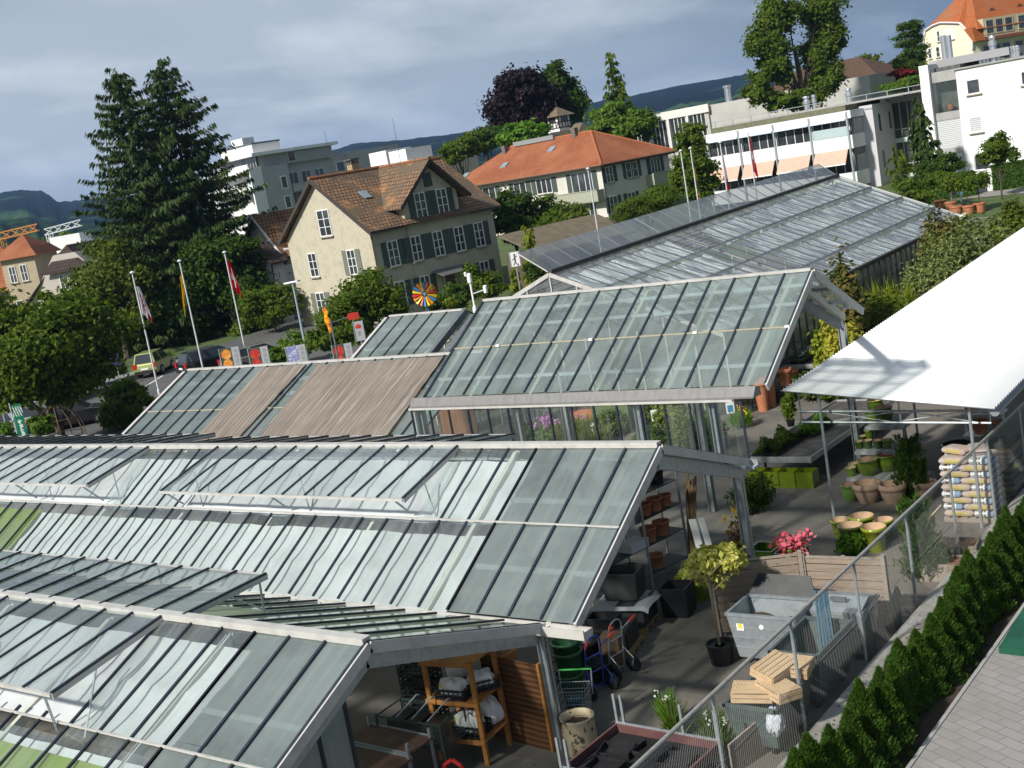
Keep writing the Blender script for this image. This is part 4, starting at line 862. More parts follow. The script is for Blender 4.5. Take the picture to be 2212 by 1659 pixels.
for k in range(2):
 b=MB();yb=4.5+4.5*k;b.ext([(-.9,yb-.9,Z(P[6][1])+1.5),(-.9,yb+.9,Z(P[6][1])+1.5),(-.9,yb,Z(P[6][1])+2.1)],(-1.2,0,0));b.build('eyebrow_dormer',BRTILE,hm)
for(a,c)in(((1648,205),(1668,265)),((1690,195),(1718,255)),((1732,188),(1760,248)),((1592,318),(1615,375)),((1642,308),(1668,365))):
 s0,za=L2('F',*a);s1_,zb=L2('F',*c);window(hm,'F',s0,s1_,Z(zb),Z(za),1,2,off=0.,frame=.08,gm=WHITEP if a[0]in(1690,1732)else GLASSW)
b=MB();b.lathe((-gl[0]+1.5,8,Z(tp)-2.6),[(.35,0),(.35,1.3),(.15,1.5),(.05,2.2)],8);b.build('cupola',M('cupola_dark',(.08,.05,.05),.7),hm)
pb=at(*C3(1270,490),d=190);base=gz(pb[0],pb[1]);Z=lambda z:z-base;zt=pb[2]
hn=thing('house','beige house with a brown hipped roof and small balcony beyond the twin-crowned tree','house',(pb[0],pb[1],base),rad(-6))
b=MB();b.box(-22,.8,-1,-.8,12,Z(zt));b.build('wall',M('beige_render',(.36,.33,.26),.9),hn)
b=MB();e=[(0,0),(0,13),(-23,13),(-23,0)];ra,rb=(-6,6.5,Z(zt)+3.6),(-17,6.5,Z(zt)+3.6);e=[(x,y,Z(zt)-.1)for x,y in e]
slab(b,[e[0],e[1],ra]);slab(b,[e[3],e[0],ra,rb]);slab(b,[e[2],e[3],rb]);slab(b,[e[1],e[2],rb,ra]);b.build('roof',BRTILE,hn)
for k in range(7):window(hn,'F',2.0+k*2.4,3.2+k*2.4,Z(zt)-6.2,Z(zt)-4.9,1,1,off=-.8)
for k in range(4):window(hn,'F',6.0+k*3.2,8.0+k*3.2,Z(zt)-2.9,Z(zt)-1.1,2,1,off=-.8)
b=MB();b.box(-5.4,-.4,Z(zt)-3.5,-.5,.79,Z(zt)-2.5);b.build('balcony',OFFW,hn);MB().box(-5.2,.7,Z(zt)-2.45,-.9,.79,Z(zt)-.4).build('balcony_recess',M('recess_brown',(.09,.05,.04),.8),hn)
pb=at(*C3(1300,420),d=230);base=gz(pb[0],pb[1])
hv=thing('gabled_house','pale gabled house front far behind, right of the brown hipped roof','house',(pb[0],pb[1],base),rad(-30));zt=pb[2]-base
b=MB();b.ext([(-7,0,-1),(7,0,-1),(7,0,zt-7),(0,0,zt),(-7,0,zt-7)],(0,12,0));b.build('wall',M('pale_olive_render',(.42,.40,.30),.9),hv)
b=MB();slab(b,[(0,-.4,zt+.2),(7.6,-.4,zt-7.4),(7.6,13,zt-7.4),(0,13,zt+.2)]);slab(b,[(0,13,zt+.2),(-7.6,13,zt-7.4),(-7.6,-.4,zt-7.4),(0,-.4,zt+.2)]);b.build('roof',DKTILE,hv);window(hv,'F',-4.2,-3.0,zt-8.8,zt-6.8,1,1)
def ZLp(x,y):return ZL(x,y)
pf=at(*ZL(178,400),d=150);base=gz(pf[0],pf[1]);Z=lambda z:z-base;zt=pf[2]
hf=thing('factory_hall','pale concrete factory hall with tall dark window strips and a roof vent','building',(pf[0],pf[1],base),rad(0))
s_r=16;b=MB();b.box(-26,0,-1,0,14,Z(zt));b.box(.001,0.3,-1,20,14,Z(zt)-.1);b.build('wall',M('hall_render',(.44,.43,.40),.9,0.,(.4,(.38,.37,.345),.45,.7)),hf)
b=MB();b.box(-26.2,-.25,Z(zt)-.85,.2,-.001,Z(zt)+.1);b.build('fascia',M('fascia_white',(.64,.63,.60),.8),hf)
for k in range(9):
 xb=-.5-k*2.7;window(hf,'F',-xb,-xb+2.1,Z(zt)-4.8,Z(zt)-.95,4,1,off=0.,frame=.08,sill=False)
 MB().box(xb-2.45,-.3,-1,xb-2.15,-.001,Z(zt)-.86).build('pilaster',MATS['fascia_white'],hf)
b=MB();b.lathe((1.4,3,Z(zt)-.1),[(.38,0),(.38,1.7),(.5,1.75),(.5,2.0)],12);b.build('roof_vent',MATS['ventilator_steel'],hf)
pq=at(*ZL(620,190),d=200);base=gz(pq[0],pq[1]);zt=pq[2]-base
hq=thing('gabled_house','white gabled house half hidden left of the twin-crowned tree','house',(pq[0],pq[1],base),rad(20))
b=MB();b.ext([(-9,0,-1),(9,0,-1),(9,0,zt-8),(0,0,zt),(-9,0,zt-8)],(0,14,0));b.build('wall',WHITEW,hq)
b=MB();slab(b,[(0,-.6,zt+.3),(9.8,-.6,zt-8.4),(9.8,15,zt-8.4),(0,15,zt+.3)],.4);slab(b,[(0,15,zt+.3),(-9.8,15,zt-8.4),(-9.8,-.6,zt-8.4),(0,-.6,zt+.3)],.4);b.build('roof',BRTILE,hq)
def Z3(x,y):return x*.2003,443.1+y*.2003
pt_=at(*Z3(370,540),d=130);base=gz(pt_[0],pt_[1]);Z=lambda z:z-base
RL=rad(35)
hx=thing('turreted_house','beige town house with an orange pyramid-roofed corner bay at the left edge','house',(pt_[0],pt_[1],base),RL)
LF=lambda x,y:lpt(pt_,RL,'F',*Z3(x,y))
e_s,e_z=LF(370,540);t_s,t_z=LF(180,320);w1=LF(210,570)
BEI=M('beige_stucco',(.42,.35,.24),.9,0.,(.8,(.36,.30,.21),.45,.7));ze=e_z
b=MB();b.box(-3.6,-.2,-1,0,6,Z(ze));b.build('corner_bay',BEI,hx)
b=MB();b.box(-22,.3,-1,-3.601,9,Z(ze)-3.2);b.build('wall',BEI,hx)
b=MB();q=[(-4.1,-.7,Z(ze)),(.5,-.7,Z(ze)),(.5,6.5,Z(ze)),(-4.1,6.5,Z(ze))];q2=[(-3.3,.2,Z(ze)+1.0),(-.3,.2,Z(ze)+1.0),(-.3,5.4,Z(ze)+1.0),(-3.3,5.4,Z(ze)+1.0)];ap=(-1.8,2.6,Z(t_z))
for i in range(4):b.add([q[i],q[(i+1)%4],q2[(i+1)%4],q2[i]],[(0,1,2,3)]);b.add([q2[i],q2[(i+1)%4],ap],[(0,1,2)])
b.build('bay_roof',NEWTILE,hx)
b=MB();slab(b,[(-22,-.2,Z(ze)-3.2),(-3.0,-.2,Z(ze)-3.2),(-3.0,2.0,Z(ze)-.2),(-22,2.0,Z(ze)-.2)]);slab(b,[(-22,2.0,Z(ze)-.2),(-3,2.0,Z(ze)-.2),(-6,6,Z(t_z)-.8),(-20,6,Z(t_z)-.8)]);slab(b,[(-3,2.0,Z(ze)-.2),(-3,9,Z(ze)-.2),(-6,6,Z(t_z)-.8)]);b.build('roof',NEWTILE,hx)
b=MB();b.bar((-22,-.3,Z(ze)-3.25),(-3.6,-.3,Z(ze)-3.25),.25,.25);b.build('eaves_board',WOODD,hx)
for(s,o)in((6.0,.1),(10.5,.1)):
 b=MB();b.box(-s-1.0,-.1,Z(ze)-3.1,-s,1.6,Z(ze)-.7);b.build('dormer',BEI,hx);window(hx,'F',s+.2,s+.8,Z(ze)-2.8,Z(ze)-1.1,2,2,off=.1)
b=MB();b.box(-13.6,-.05,Z(ze)-3.1,-9.0,3,Z(ze)-.2);b.ext([(-13.6,-.05,Z(ze)-.2),(-9.0,-.05,Z(ze)-.2),(-11.3,-.05,Z(ze)+1.4)],(0,4,0));b.build('gable',BEI,hx)
window(hx,'F',11.2,12.2,Z(ze)-2.7,Z(ze)-.9,2,2,off=.06)
for s in(1.2,2.4):window(hx,'F',s-.1,s+.5,Z(ze)-2.4,Z(ze)-.8,2,2,off=.2);window(hx,'F',s-.1,s+.5,Z(ze)-6.2,Z(ze)-4.4,2,2,off=.2)
for s in(4.6,7.4,10.2):window(hx,'F',s,s+.9,Z(ze)-6.4,Z(ze)-4.5,2,3,off=-.3)
pd=at(*Z3(590,450),d=120);base=gz(pd[0],pd[1]);Z=lambda z:z-base;zt=pd[2]
hd=thing('half_hipped_house','house with a steep dark brown roof and white gable left of the spruces','house',(pd[0],pd[1],base),rad(24))
b=MB();b.ext([(-4.6,1.2,-1),(4.6,1.2,-1),(4.6,1.2,Z(zt)-4.8),(1.2,1.2,Z(zt)-.8),(-1.2,1.2,Z(zt)-.8),(-4.6,1.2,Z(zt)-4.8)],(0,11,0));b.build('wall',M('grey_beige_render',(.44,.40,.35),.9),hd)
b=MB();slab(b,[(0,2.0,Z(zt)),(5.6,.3,Z(zt)-5.6),(5.6,13,Z(zt)-5.6),(0,13,Z(zt))]);slab(b,[(0,13,Z(zt)),(-5.6,13,Z(zt)-5.6),(-5.6,.3,Z(zt)-5.6),(0,2.0,Z(zt))]);slab(b,[(0,2.0,Z(zt)),(-2.6,.6,Z(zt)-2.4),(2.6,.6,Z(zt)-2.4)]);b.build('roof',DKTILE,hd)
for s in(-3.0,-.4,2.0):window(hd,'F',s,s+1.1,Z(zt)-7.3,Z(zt)-5.7,2,2,off=-1.2,shutters=.45,shm=SHUTP)
for s in(-1.0,.2):window(hd,'F',s,s+.8,Z(zt)-4.2,Z(zt)-2.8,2,2,off=-1.2)
b=MB();b.box(1.0,1.12,Z(zt)-3.4,1.9,1.19,Z(zt)-2.4);b.build('red_panel',REDP,hd)
pw=at(*Z3(450,500),d=230);base=gz(pw[0],pw[1]);zt=pw[2]-base
hz=thing('terraced_building','white terraced building far off between the orange turret and the dark roof','building',(pw[0],pw[1],base),rad(30))
b=MB();b.box(-10,0,-2,9,12,zt-4.0);b.box(-6,2,zt-3.999,12,12,zt-1.0);b.box(0,4,zt-.999,6,9,zt+2.2);b.build('wall',WHITEW,hz)
b=MB();b.box(-10.2,-.2,zt-4.0,9.2,1.9,zt-3.8);b.box(-6.2,1.8,zt-1.0,12.2,3.9,zt-.8);b.build('terrace_edge',CONC,hz)
for k in range(5):window(hz,'F',6-k*3,7.6-k*3,zt-6.6,zt-5,2,1);
for k in range(4):window(hz,'F',3-k*3,4.6-k*3,zt-3.2,zt-1.6,2,1,off=-2)
pw=at(*Z3(820,385),d=300);base=gz(pw[0],pw[1]);zt=pw[2]-base
he=thing('small_white_house','tiny white flat house far off beside the round light green tree','house',(pw[0],pw[1],base),rad(30))
b=MB();b.box(-5,0,-3,3,8,zt);b.build('wall',WHITEW,he);MB().box(-5.2,-.2,zt,3.2,8.2,zt+.3).build('roof',CONC,he);window(he,'F',0,2,zt-2.4,zt-1.0,2,1)
def crane(label,mast_top,jib_a,jib_b,d,col,w=.9):
 pa=at(*mast_top,d=d);ja=at(*jib_a,d=d);jb=at(*jib_b,d=d);g0=gz(pa[0],pa[1])-4
 t=thing('tower_crane',label,'crane',(pa[0],pa[1],g0));m_=M('crane_'+col[0],col[1],.5);o=Vector((pa[0],pa[1],g0));zt=pa[2]-g0
 b=MB();q=[(-w/2,-w/2),(w/2,-w/2),(w/2,w/2),(-w/2,w/2)]
 for i in range(4):
  b.bar((*q[i],0),(*q[i],zt),.16,.16);a,c=q[i],q[(i+1)%4];nz=int(zt/1.6)
  for k in range(nz):b.bar((*a,k*1.6),(*c,k*1.6+1.6),.08,.08)
 b.build('mast',m_,t);b=MB();A=Vector(ja)-o;B=Vector(jb)-o;up=Vector((0,0,1.1));d_=(B-A);sd=Vector((-d_.y,d_.x,0)).normalized()*.5
 b.bar(A-sd,B-sd,.2,.2);b.bar(A+sd,B+sd,.2,.2);b.bar(A+up,B+up,.2,.2);nk=int(d_.length/1.5)
 for k in range(nk):p0=A+d_*k/nk;p1=A+d_*(k+1)/nk;b.bar(p0-sd,p1+up,.1,.1);b.bar(p0+sd,p1+up,.1,.1);b.bar(p1-sd,p0+up,.1,.1)
 b.build('jib',m_,t)
crane('orange tower crane jib above the beige turreted house',Z3(20,370),Z3(-60,385),Z3(415,272),210,('orange',(.50,.20,.04)))
crane('grey tower crane with a white mast in front of the green hillside',Z3(530,305),Z3(490,322),Z3(880,218),240,('grey',(.5,.52,.52)))
HILL,hnt,hnodes,hlinks,hb_=_new('hill_land');ho=_coord(hnt)
f1h=_noise(hnt,_map(hnt,ho,(.0016,.0016,.012)),2.2,6,.6);f2h=_noise(hnt,_map(hnt,ho,(.03,.03,.06)),1.2,5,.7)
hc=_mix(hnt,(.045,.090,.034),(.005,.012,.014),_ramp(hnt,f1h,.38,.45));hc=_mix(hnt,hc,(.004,.009,.012),_ramp(hnt,f2h,.50,.85))
hlinks.new(hc,hb_.inputs['Base Color']);hb_.inputs['Roughness'].default_value=1;hb_.inputs['Specular IOR Level'].default_value=0;_bump(hnt,hb_,f2h,.8,6)
def hill(name,ridge,d_far,d_near,drop,z_near,bump,seed,m_=HILL,rows=14):
 rg=np.random.default_rng(seed);b=MB();pts=[]
 for i in range(len(ridge)-1):
  for k in range(8):t=k/8;pts.append((ridge[i][0]*(1-t)+ridge[i+1][0]*t,ridge[i][1]*(1-t)+ridge[i+1][1]*t))
 pts.append(ridge[-1]);n=len(pts);ph=rg.random(6)*6
 prof=[at(px,py,d=d_far)[2]for px,py in pts]
 dirs=[at(px,py,d=1.0)-CAM for px,py in pts]
 def fn(u,v):
  i=int(round(u*(n-1)));dd=d_near+(d_far-d_near)*min(v/.85,1.0)
  g=dirs[i][:2];s=min(v/.85,1.0);q=s*s*(3-2*s)
  z=z_near+(prof[i]-z_near)*(q if v<=.85 else 1.0)
  z+=bump*(sin(u*37+ph[0])*sin(s*5+ph[1]+u*9)+.5*sin(u*91+ph[2]+3*s))*(1-s)*s*2+(rg.normal()*bump*.10*(s>.2))
  if v>.85:dd+=(v-.85)/.15*500;z-=(v-.85)/.15*drop
  return(CAM[0]+g[0]*dd,CAM[1]+g[1]*dd,z)
 b.grid(fn,n-1,rows);return structure(b.build(name,m_,smooth=True))
hill('hills',[(-700,560),(-300,470),(-80,432),(0,424),(50,419),(90,421),(125,440),(180,436),(300,424),(420,400),(560,372),(700,337),(760,319),(850,307),(960,297),(1020,287),(1280,230),(1400,205),(1500,184),(1600,169),(1700,165),(1890,152),(1940,130),(2100,105),(2300,80),(2700,30)],2600,420,60,-2,7,3)
hill('hills',[(-500,545),(-100,486),(0,480),(60,474),(130,486),(210,482),(330,470),(600,418),(700,395)],1100,330,30,-4,5,8,M('near_forest',(.010,.026,.012),1,0.,(.035,(.035,.07,.022),.5,.6),spec=0))
LM=dict(spruce=leafmat('spruce_needles',(.022,.050,.018),(.075,.110,.024),.2,(.6,(.045,.075,.014))),dark=leafmat('dark_leaves',(.036,.080,.012),(.095,.150,.020),.45),mid=leafmat('mid_leaves',(.078,.136,.013),(.150,.205,.024),.48),olive=leafmat('olive_leaves',(.08,.115,.014),(.15,.18,.026),.4),light=leafmat('light_leaves',(.085,.17,.018),(.16,.25,.032),.42),yellow=leafmat('yellow_leaves',(.34,.32,.03),(.52,.46,.07),.4,(3,(.20,.27,.03))),yg=leafmat('yellow_green_leaves',(.17,.24,.02),(.30,.32,.03),.42),beech=leafmat('copper_leaves',(.011,.007,.010),(.026,.013,.016),.15,(.6,(.013,.008,.012))),grey=leafmat('grey_green_leaves',(.15,.19,.06),(.27,.30,.11),.4),magn=leafmat('magnolia_leaves',(.055,.10,.018),(.20,.13,.035),.3),red=leafmat('red_leaves',(.15,.016,.016),(.24,.04,.03),.3),thuja=leafmat('thuja_sprays',(.030,.078,.009),(.075,.135,.016),.25,(2.0,(.022,.06,.008))),bright=leafmat('bright_leaves',(.09,.21,.018),(.16,.30,.03),.42),cream=leafmat('variegated_leaves',(.46,.46,.09),(.72,.66,.22),.4,(5,(.24,.32,.04))))
def quadmesh(name,Q,mat_,parent=None,loc=(0,0,0)):
 """Q: (n,4,3) leaf quads"""
 n=len(Q);me=bpy.data.meshes.new(name);me.vertices.add(n*4);me.vertices.foreach_set('co',np.ascontiguousarray(Q,dtype=np.float32).ravel())
 me.loops.add(n*4);me.loops.foreach_set('vertex_index',np.arange(n*4,dtype=np.int32));me.polygons.add(n)
 me.polygons.foreach_set('loop_start',np.arange(0,n*4,4,dtype=np.int32));me.polygons.foreach_set('loop_total',np.full(n,4,dtype=np.int32))
 me.materials.append(mat_);me.update(calc_edges=True);o=bpy.data.objects.new(name,me);COL.objects.link(o);o.location=tuple(map(float,loc))
 if parent is not None:o.parent=parent
 return o
def leaf_quads(pos,nrm,size,aspect,rg,droop=0.):
 n=len(pos);nrm=nrm/np.maximum(np.linalg.norm(nrm,axis=1,keepdims=True),1e-6)
 r=rg.normal(size=(n,3));r[:,2]-=droop;t=r-(r*nrm).sum(1,keepdims=True)*nrm;t/=np.maximum(np.linalg.norm(t,axis=1,keepdims=True),1e-6);b=np.cross(nrm,t)
 s=size*rg.uniform(.6,1.35,(n,1));L=t*s;W=b*s*aspect
 return np.stack([pos-L,pos+W-L*.1,pos+L,pos-W-L*.1],1)
def crown_quads(blobs,n,size,rg,aspect=.55,clump=.20,nclump=None,droop=0.,outw=.7):
 """leaves gathered in clumps over a set of ellipsoids (cx,cy,cz,rx,rz)"""
 vol=np.array([b[3]*b[3]*b[4]for b in blobs])**.75;cnt=np.maximum(40,(n*vol/vol.sum()).astype(int));out=[];tips=[]
 for bl,k in zip(blobs,cnt):
  c=np.array(bl[:3]);R_=np.array([bl[3],bl[3],bl[4]]);nc=nclump or max(9,int(26*(min(k,9000)/5000)**.5))
  d=rg.normal(size=(nc,3));d/=np.linalg.norm(d,axis=1,keepdims=True);rad_=rg.uniform(.30,.97,(nc,1))**.6
  cen=d*rad_*R_;which=rg.integers(0,nc,k);sg=clump*rg.uniform(.6,1.35,nc)
  off=rg.normal(size=(k,3))*sg[which][:,None]*R_*np.array([1,1,.72]);off=np.clip(off,-R_*.62,R_*.62)
  p=cen[which]+off;nr=p/R_;nr/=np.maximum(np.linalg.norm(nr,axis=1,keepdims=True),1e-6);nr=nr*outw+rg.normal(size=(k,3))*.55+np.array([0,0,.35])
  out.append(leaf_quads(p+c,nr,size,aspect,rg,droop));tips.append(cen[:min(nc,9)]*.8+c)
 return np.concatenate(out),np.concatenate(tips)
def blob(px,py,rx,ry,d,dd=0.):
 p=at(px,py,d=d);return(p[0],p[1],p[2],rx*d/F_PX,ry*d/F_PX)
def broad(name,label,cat,blobs,n,size,mat_,seed,trunk=.18,group=None,base=None,aspect=.55,clump=.20,limbs=True,droop=0.,nclump=None,bark=None,gnd=None):
 rg=np.random.default_rng(seed);A=np.array(blobs);w=A[:,3]**2
 bx,by=(base[0],base[1])if base is not None else((A[:,0]*w).sum()/w.sum(),(A[:,1]*w).sum()/w.sum())
 bz=gz(bx,by)if gnd is None else gnd;o=np.array([bx,by,bz])
 t=thing(name,label,cat,o,0,group);loc=[(b[0]-bx,b[1]-by,b[2]-bz,b[3],b[4])for b in blobs];n=int(n*1.45);size=size*.84
 Q,tips=crown_quads(loc,n,size,rg,aspect,clump,nclump,droop);quadmesh('crown' if cat=='tree' else 'foliage',Q,mat_,t)
 b=MB();top=max(l[2]for l in loc);low=min(l[2]-l[4]for l in loc)
 z1=max(top*.75,.1);k=5;pts=[(rg.normal()*trunk*.25*(i>0),rg.normal()*trunk*.25*(i>0),z1*i/k-(.1 if i==0 else 0))for i in range(k+1)]
 for i in range(k):b.tube(pts[i],pts[i+1],trunk*(1-.14*i),trunk*(1-.14*(i+1)),7)
 if limbs:
  for tp in tips[rg.permutation(len(tips))[:14]]:
   j=int(np.clip(tp[2]/z1*k*.6,1,k-1));b.tube(pts[j],tuple(tp),trunk*.38,trunk*.09,5)
 b.build('trunk' if cat=='tree' else 'stem',bark or BARK,t)
 return t
def conifer(name,label,top,base_px,d,L,whorl,nb,mat_,seed,card=(.34,.07),up=False,lean=0.,prof=1.0,dens=34,droop=.30,group=None,zlow=.07):
 rg=np.random.default_rng(seed);p=at(*top,d=d);bz=gz(p[0],p[1]);Hh=p[2]-bz;t=thing(name,label,'tree',(p[0],p[1],bz),0,group)
 P_,N_,D_=[],[],[];z=Hh*zlow;br=MB();br.tube((0,0,-.1),(0,0,Hh*.97),.0105*Hh+.06,.02,8)
 while z<Hh*.985:
  f=1-z/Hh;l0=L*(f**.72)*prof+.25;nn=max(4,int(nb*(.45+.55*f)));a0=rg.random()*6.28
  for k in range(nn):
   a=a0+6.283*k/nn+rg.normal()*.22;l=l0*rg.uniform(.5,1.25);zz=z+rg.normal()*whorl*.35
   dirv=np.array([cos(a),sin(a),0]);m=max(5,int(dens*l/L));s=rg.uniform(.08,1.0,m)**.8
   sag=-droop*l*s+.34*droop*l*s**3*1.6+(.25*l*s*(1-f)*1.2)
   side=np.array([-dirv[1],dirv[0],0]);w=rg.normal(size=m)*.13*l*(1.05-s)
   P=dirv*(l*s)[:,None]+side*w[:,None];P[:,2]=zz+sag-np.abs(rg.normal(size=m))*.10;P_.append(P)
   N_.append(np.tile(dirv,(m,1))*.2+rg.normal(size=(m,3))*.6+np.array([0,0,.6]));D_.append(dirv[None,:]*rg.uniform(.1,.9,(m,1))+side*rg.normal(size=(m,1))*.4+np.array([0,0,.9 if up else-.75]))
   if k%2==0 and l>.6:br.tube((0,0,zz),tuple(dirv*l*.75+np.array([0,0,zz-droop*l*.62])),.035,.01,4)
  z+=whorl*(.55+.45*f)
 P=np.concatenate(P_);N=np.concatenate(N_);D=np.concatenate(D_);D/=np.linalg.norm(D,axis=1,keepdims=True);W=np.cross(D,N);W/=np.maximum(np.linalg.norm(W,axis=1,keepdims=True),1e-6)
 s=rg.uniform(.6,1.4,(len(P),1));Q=np.stack([P-D*card[0]*s*.5,P+W*card[1]*s,P+D*card[0]*s,P-W*card[1]*s],1)
 quadmesh('crown',Q,mat_,t);br.build('trunk',BARK,t);return t
conifer('spruce_tree','left one of the two tall dark spruces behind the flagpoles',(249,145),None,92,7.2,.52,13,LM['spruce'],1,group='tall spruces',dens=190,card=(.32,.06),droop=.40)
conifer('spruce_tree','right one of the two tall dark spruces, with the higher tip',(345,125),None,95,7.8,.52,13,LM['spruce'],2,group='tall spruces',dens=190,card=(.32,.06),droop=.34)
S='shrubs and trees round the car park'
broad('broadleaf_tree','big bright green tree at the left edge over the parked cars','tree',[blob(70,750,120,100,58),blob(190,725,84,80,60),blob(-40,700,90,80,58),blob(120,670,60,45,60),blob(30,840,80,46,58),blob(150,810,84,56,60)],20000,.17,LM['mid'],3,.25,S)
broad('broadleaf_tree','olive green tree in front of the left spruce foot','tree',[blob(235,590,70,75,89),blob(190,650,60,55,89),blob(300,640,60,70,89)],12000,.19,LM['olive'],4,.25,S)
broad('broadleaf_tree','rounded dark chestnut between the red flag and the cream house','tree',[blob(490,590,80,75,91),blob(528,625,38,58,91),blob(430,600,45,60,91),blob(500,540,50,35,91)],13000,.22,LM['dark'],5,.3,S)
broad('broadleaf_tree','dark tree between the white flag and the yellow flag','tree',[blob(360,680,70,70,91),blob(310,720,55,50,92),blob(420,690,45,60,91)],9000,.2,LM['dark'],6,.25,S)
broad('bush','olive bush behind the yellow flag pole','bush',[blob(455,700,42,45,94),blob(480,725,35,25,94)],4500,.15,LM['olive'],7,.1,S)
broad('bush','fresh green bush left of the cream house corner','bush',[blob(565,660,48,42,87),blob(610,650,40,38,87)],6500,.16,LM['mid'],8,.1,S)
broad('bush','low green bush behind the two parked station wagons','bush',[blob(560,715,50,36,91),blob(610,730,40,30,92)],5500,.15,LM['mid'],9,.1,S)
broad('bush','light green bush beside the street lamp foot','bush',[blob(640,745,36,30,71),blob(600,765,26,18,70)],4000,.13,LM['light'],10,.08,S)
broad('bush','green bush under the dark blue parking sign','bush',[blob(265,845,40,32,64),blob(300,880,34,38,62),blob(250,895,34,36,62)],6000,.13,LM['mid'],11,.08,S)
broad('bush','dark hedge bush behind the lime coloured car','bush',[blob(330,770,60,30,94),blob(270,800,70,26,96),blob(200,830,60,22,95)],6500,.18,LM['dark'],12,.1,S)
broad('bush','wide dark green bushes filling the roadside under the big left tree','bush',[blob(210,790,46,34,90),blob(265,765,40,40,92),blob(352,782,30,22,84),blob(385,755,34,34,92),blob(150,800,50,40,90),blob(228,802,36,20,78),blob(178,818,42,24,76),blob(125,836,42,24,74)],13000,.17,LM['dark'],71,.1,S)
broad('bush','leafy bush at the far left foreground beside the green banner','bush',[blob(85,920,26,20,54),blob(8,930,22,20,52)],2500,.10,LM['light'],13,.05,S)
broad('bush','large round bush in front of the cream house gable','bush',[blob(795,640,62,52,70),blob(760,660,45,38,69),blob(835,655,40,40,69)],9000,.15,LM['mid'],14,.12,S)
broad('bush','climbing greenery beside the red signpost arm','bush',[blob(725,690,40,40,66),blob(700,725,45,32,63),blob(760,720,40,30,62)],6000,.13,LM['mid'],15,.08,S)
broad('bush','rose bush between the coloured windmill and the porch','bush',[blob(985,640,45,25,66),blob(945,650,30,22,66)],3500,.12,LM['dark'],16,.06,S)
broad('bush','green bush right of the weather station mast','bush',[blob(1055,615,38,26,70),blob(1020,600,20,30,70)],3500,.13,LM['mid'],17,.06,S)
broad('bush','golden cypress clump left of the weather station','bush',[blob(972,655,14,12,58)],900,.09,LM['yg'],18,.04,S)
for k,(py,r)in enumerate(((588,9),(603,11),(620,13))):pass
broad('topiary','yellow-green topiary of stacked balls by the no-stopping sign','topiary',[blob(1111,587,8,8,60),blob(1113,602,9,9,60),blob(1114,620,11,10,60)],2400,.07,LM['yg'],19,.05)
conifer('cypress','slim pale green cypress by the long glasshouse gable',(1138,492),None,66,.55,.25,8,LM['yg'],20,card=(.18,.05),dens=20,droop=-.35)
broad('bush','dark shrub at the front gable of the long glasshouse','bush',[blob(1160,590,28,30,56),blob(1130,630,24,14,52)],2600,.10,LM['dark'],21,.05)
S='garden trees round the orange roofed house'
broad('broadleaf_tree','dark tree at the left front corner of the orange roofed house','tree',[blob(1110,455,42,42,95),blob(1100,490,40,30,94)],7000,.2,LM['dark'],22,.15,S)
broad('broadleaf_tree','mid green tree below the balcony of the orange roofed house','tree',[blob(1185,465,46,38,96),blob(1225,490,40,34,94),blob(1170,505,40,28,92)],8500,.2,LM['mid'],23,.15,S)
broad('broadleaf_tree','small olive tree at the right balcony of the orange roofed house','tree',[blob(1250,470,26,36,96)],3500,.18,LM['olive'],24,.1,S)
broad('pine_tree','flat crowned pine behind the raised sash of the long glasshouse','tree',[blob(1380,445,48,22,88),blob(1425,425,38,24,88),blob(1345,465,22,14,88)],8000,.17,LM['mid'],25,.14,S,aspect=.2)
broad('broadleaf_tree','tall light tree in front of the awnings','tree',[blob(1490,300,34,34,96),blob(1500,350,42,40,96),blob(1520,400,42,30,96),blob(1480,390,30,40,96)],9000,.2,LM['mid'],26,.15,S)
broad('broadleaf_tree','bushy green tree behind the roof left of the lantern','tree',[blob(1000,312,40,24,140),blob(975,335,26,20,138)],4500,.3,LM['mid'],27,.2,S)
broad('broadleaf_tree','dark green tree left of the copper beech','tree',[blob(1050,300,40,24,145)],3500,.3,LM['dark'],28,.2,S)
broad('broadleaf_tree','bright green tree in front of the copper beech','tree',[blob(1120,292,45,24,136),blob(1155,285,30,18,136)],5000,.28,LM['bright'],29,.2,S)
broad('beech_tree','dark purple copper beech behind the orange roof','tree',[blob(1120,215,62,62,152),blob(1165,235,45,55,152),blob(1080,250,32,36,152),blob(1110,180,40,36,152)],15000,.34,LM['beech'],30,.4,droop=1.0)
broad('giant_sequoia','dark green tall rounded conifer right of the copper beech','tree',[blob(1195,160,26,26,156),blob(1212,195,38,40,156),blob(1230,225,36,36,156)],9000,.32,LM['dark'],31,.4)
conifer('larch_tree','slender loose larch standing alone against the sky',(1318,114),None,150,2.9,.8,10,LM['mid'],32,card=(.50,.15),dens=30,droop=.18,zlow=.35)
broad('willow_tree','feathery light green willow at the foot of the larch','tree',[blob(1320,262,48,36,132),blob(1375,270,40,34,132),blob(1300,285,40,24,130),blob(1345,285,50,26,130)],10000,.28,LM['light'],33,.25,droop=.8)
broad('poplar_tree','tall twin-crowned tree rising above the long white building','tree',[blob(1668,50,34,52,128),blob(1648,105,34,40,128),blob(1692,15,34,42,128),blob(1680,135,34,46,128),blob(1636,190,32,32,126),blob(1648,160,26,30,127),blob(1778,25,48,44,130),blob(1792,80,34,40,130),blob(1770,120,38,44,130),blob(1785,175,34,36,128),blob(1735,215,40,22,126),blob(1690,215,34,24,126)],26000,.26,LM['mid'],34,.5,clump=.22)
broad('pine_tree','dark layered pine left of the cream villa','tree',[blob(1968,62,26,16,142),blob(1960,88,28,16,142),blob(1975,115,28,16,142),blob(1972,140,26,16,142)],6500,.24,LM['dark'],35,.3,aspect=.3)
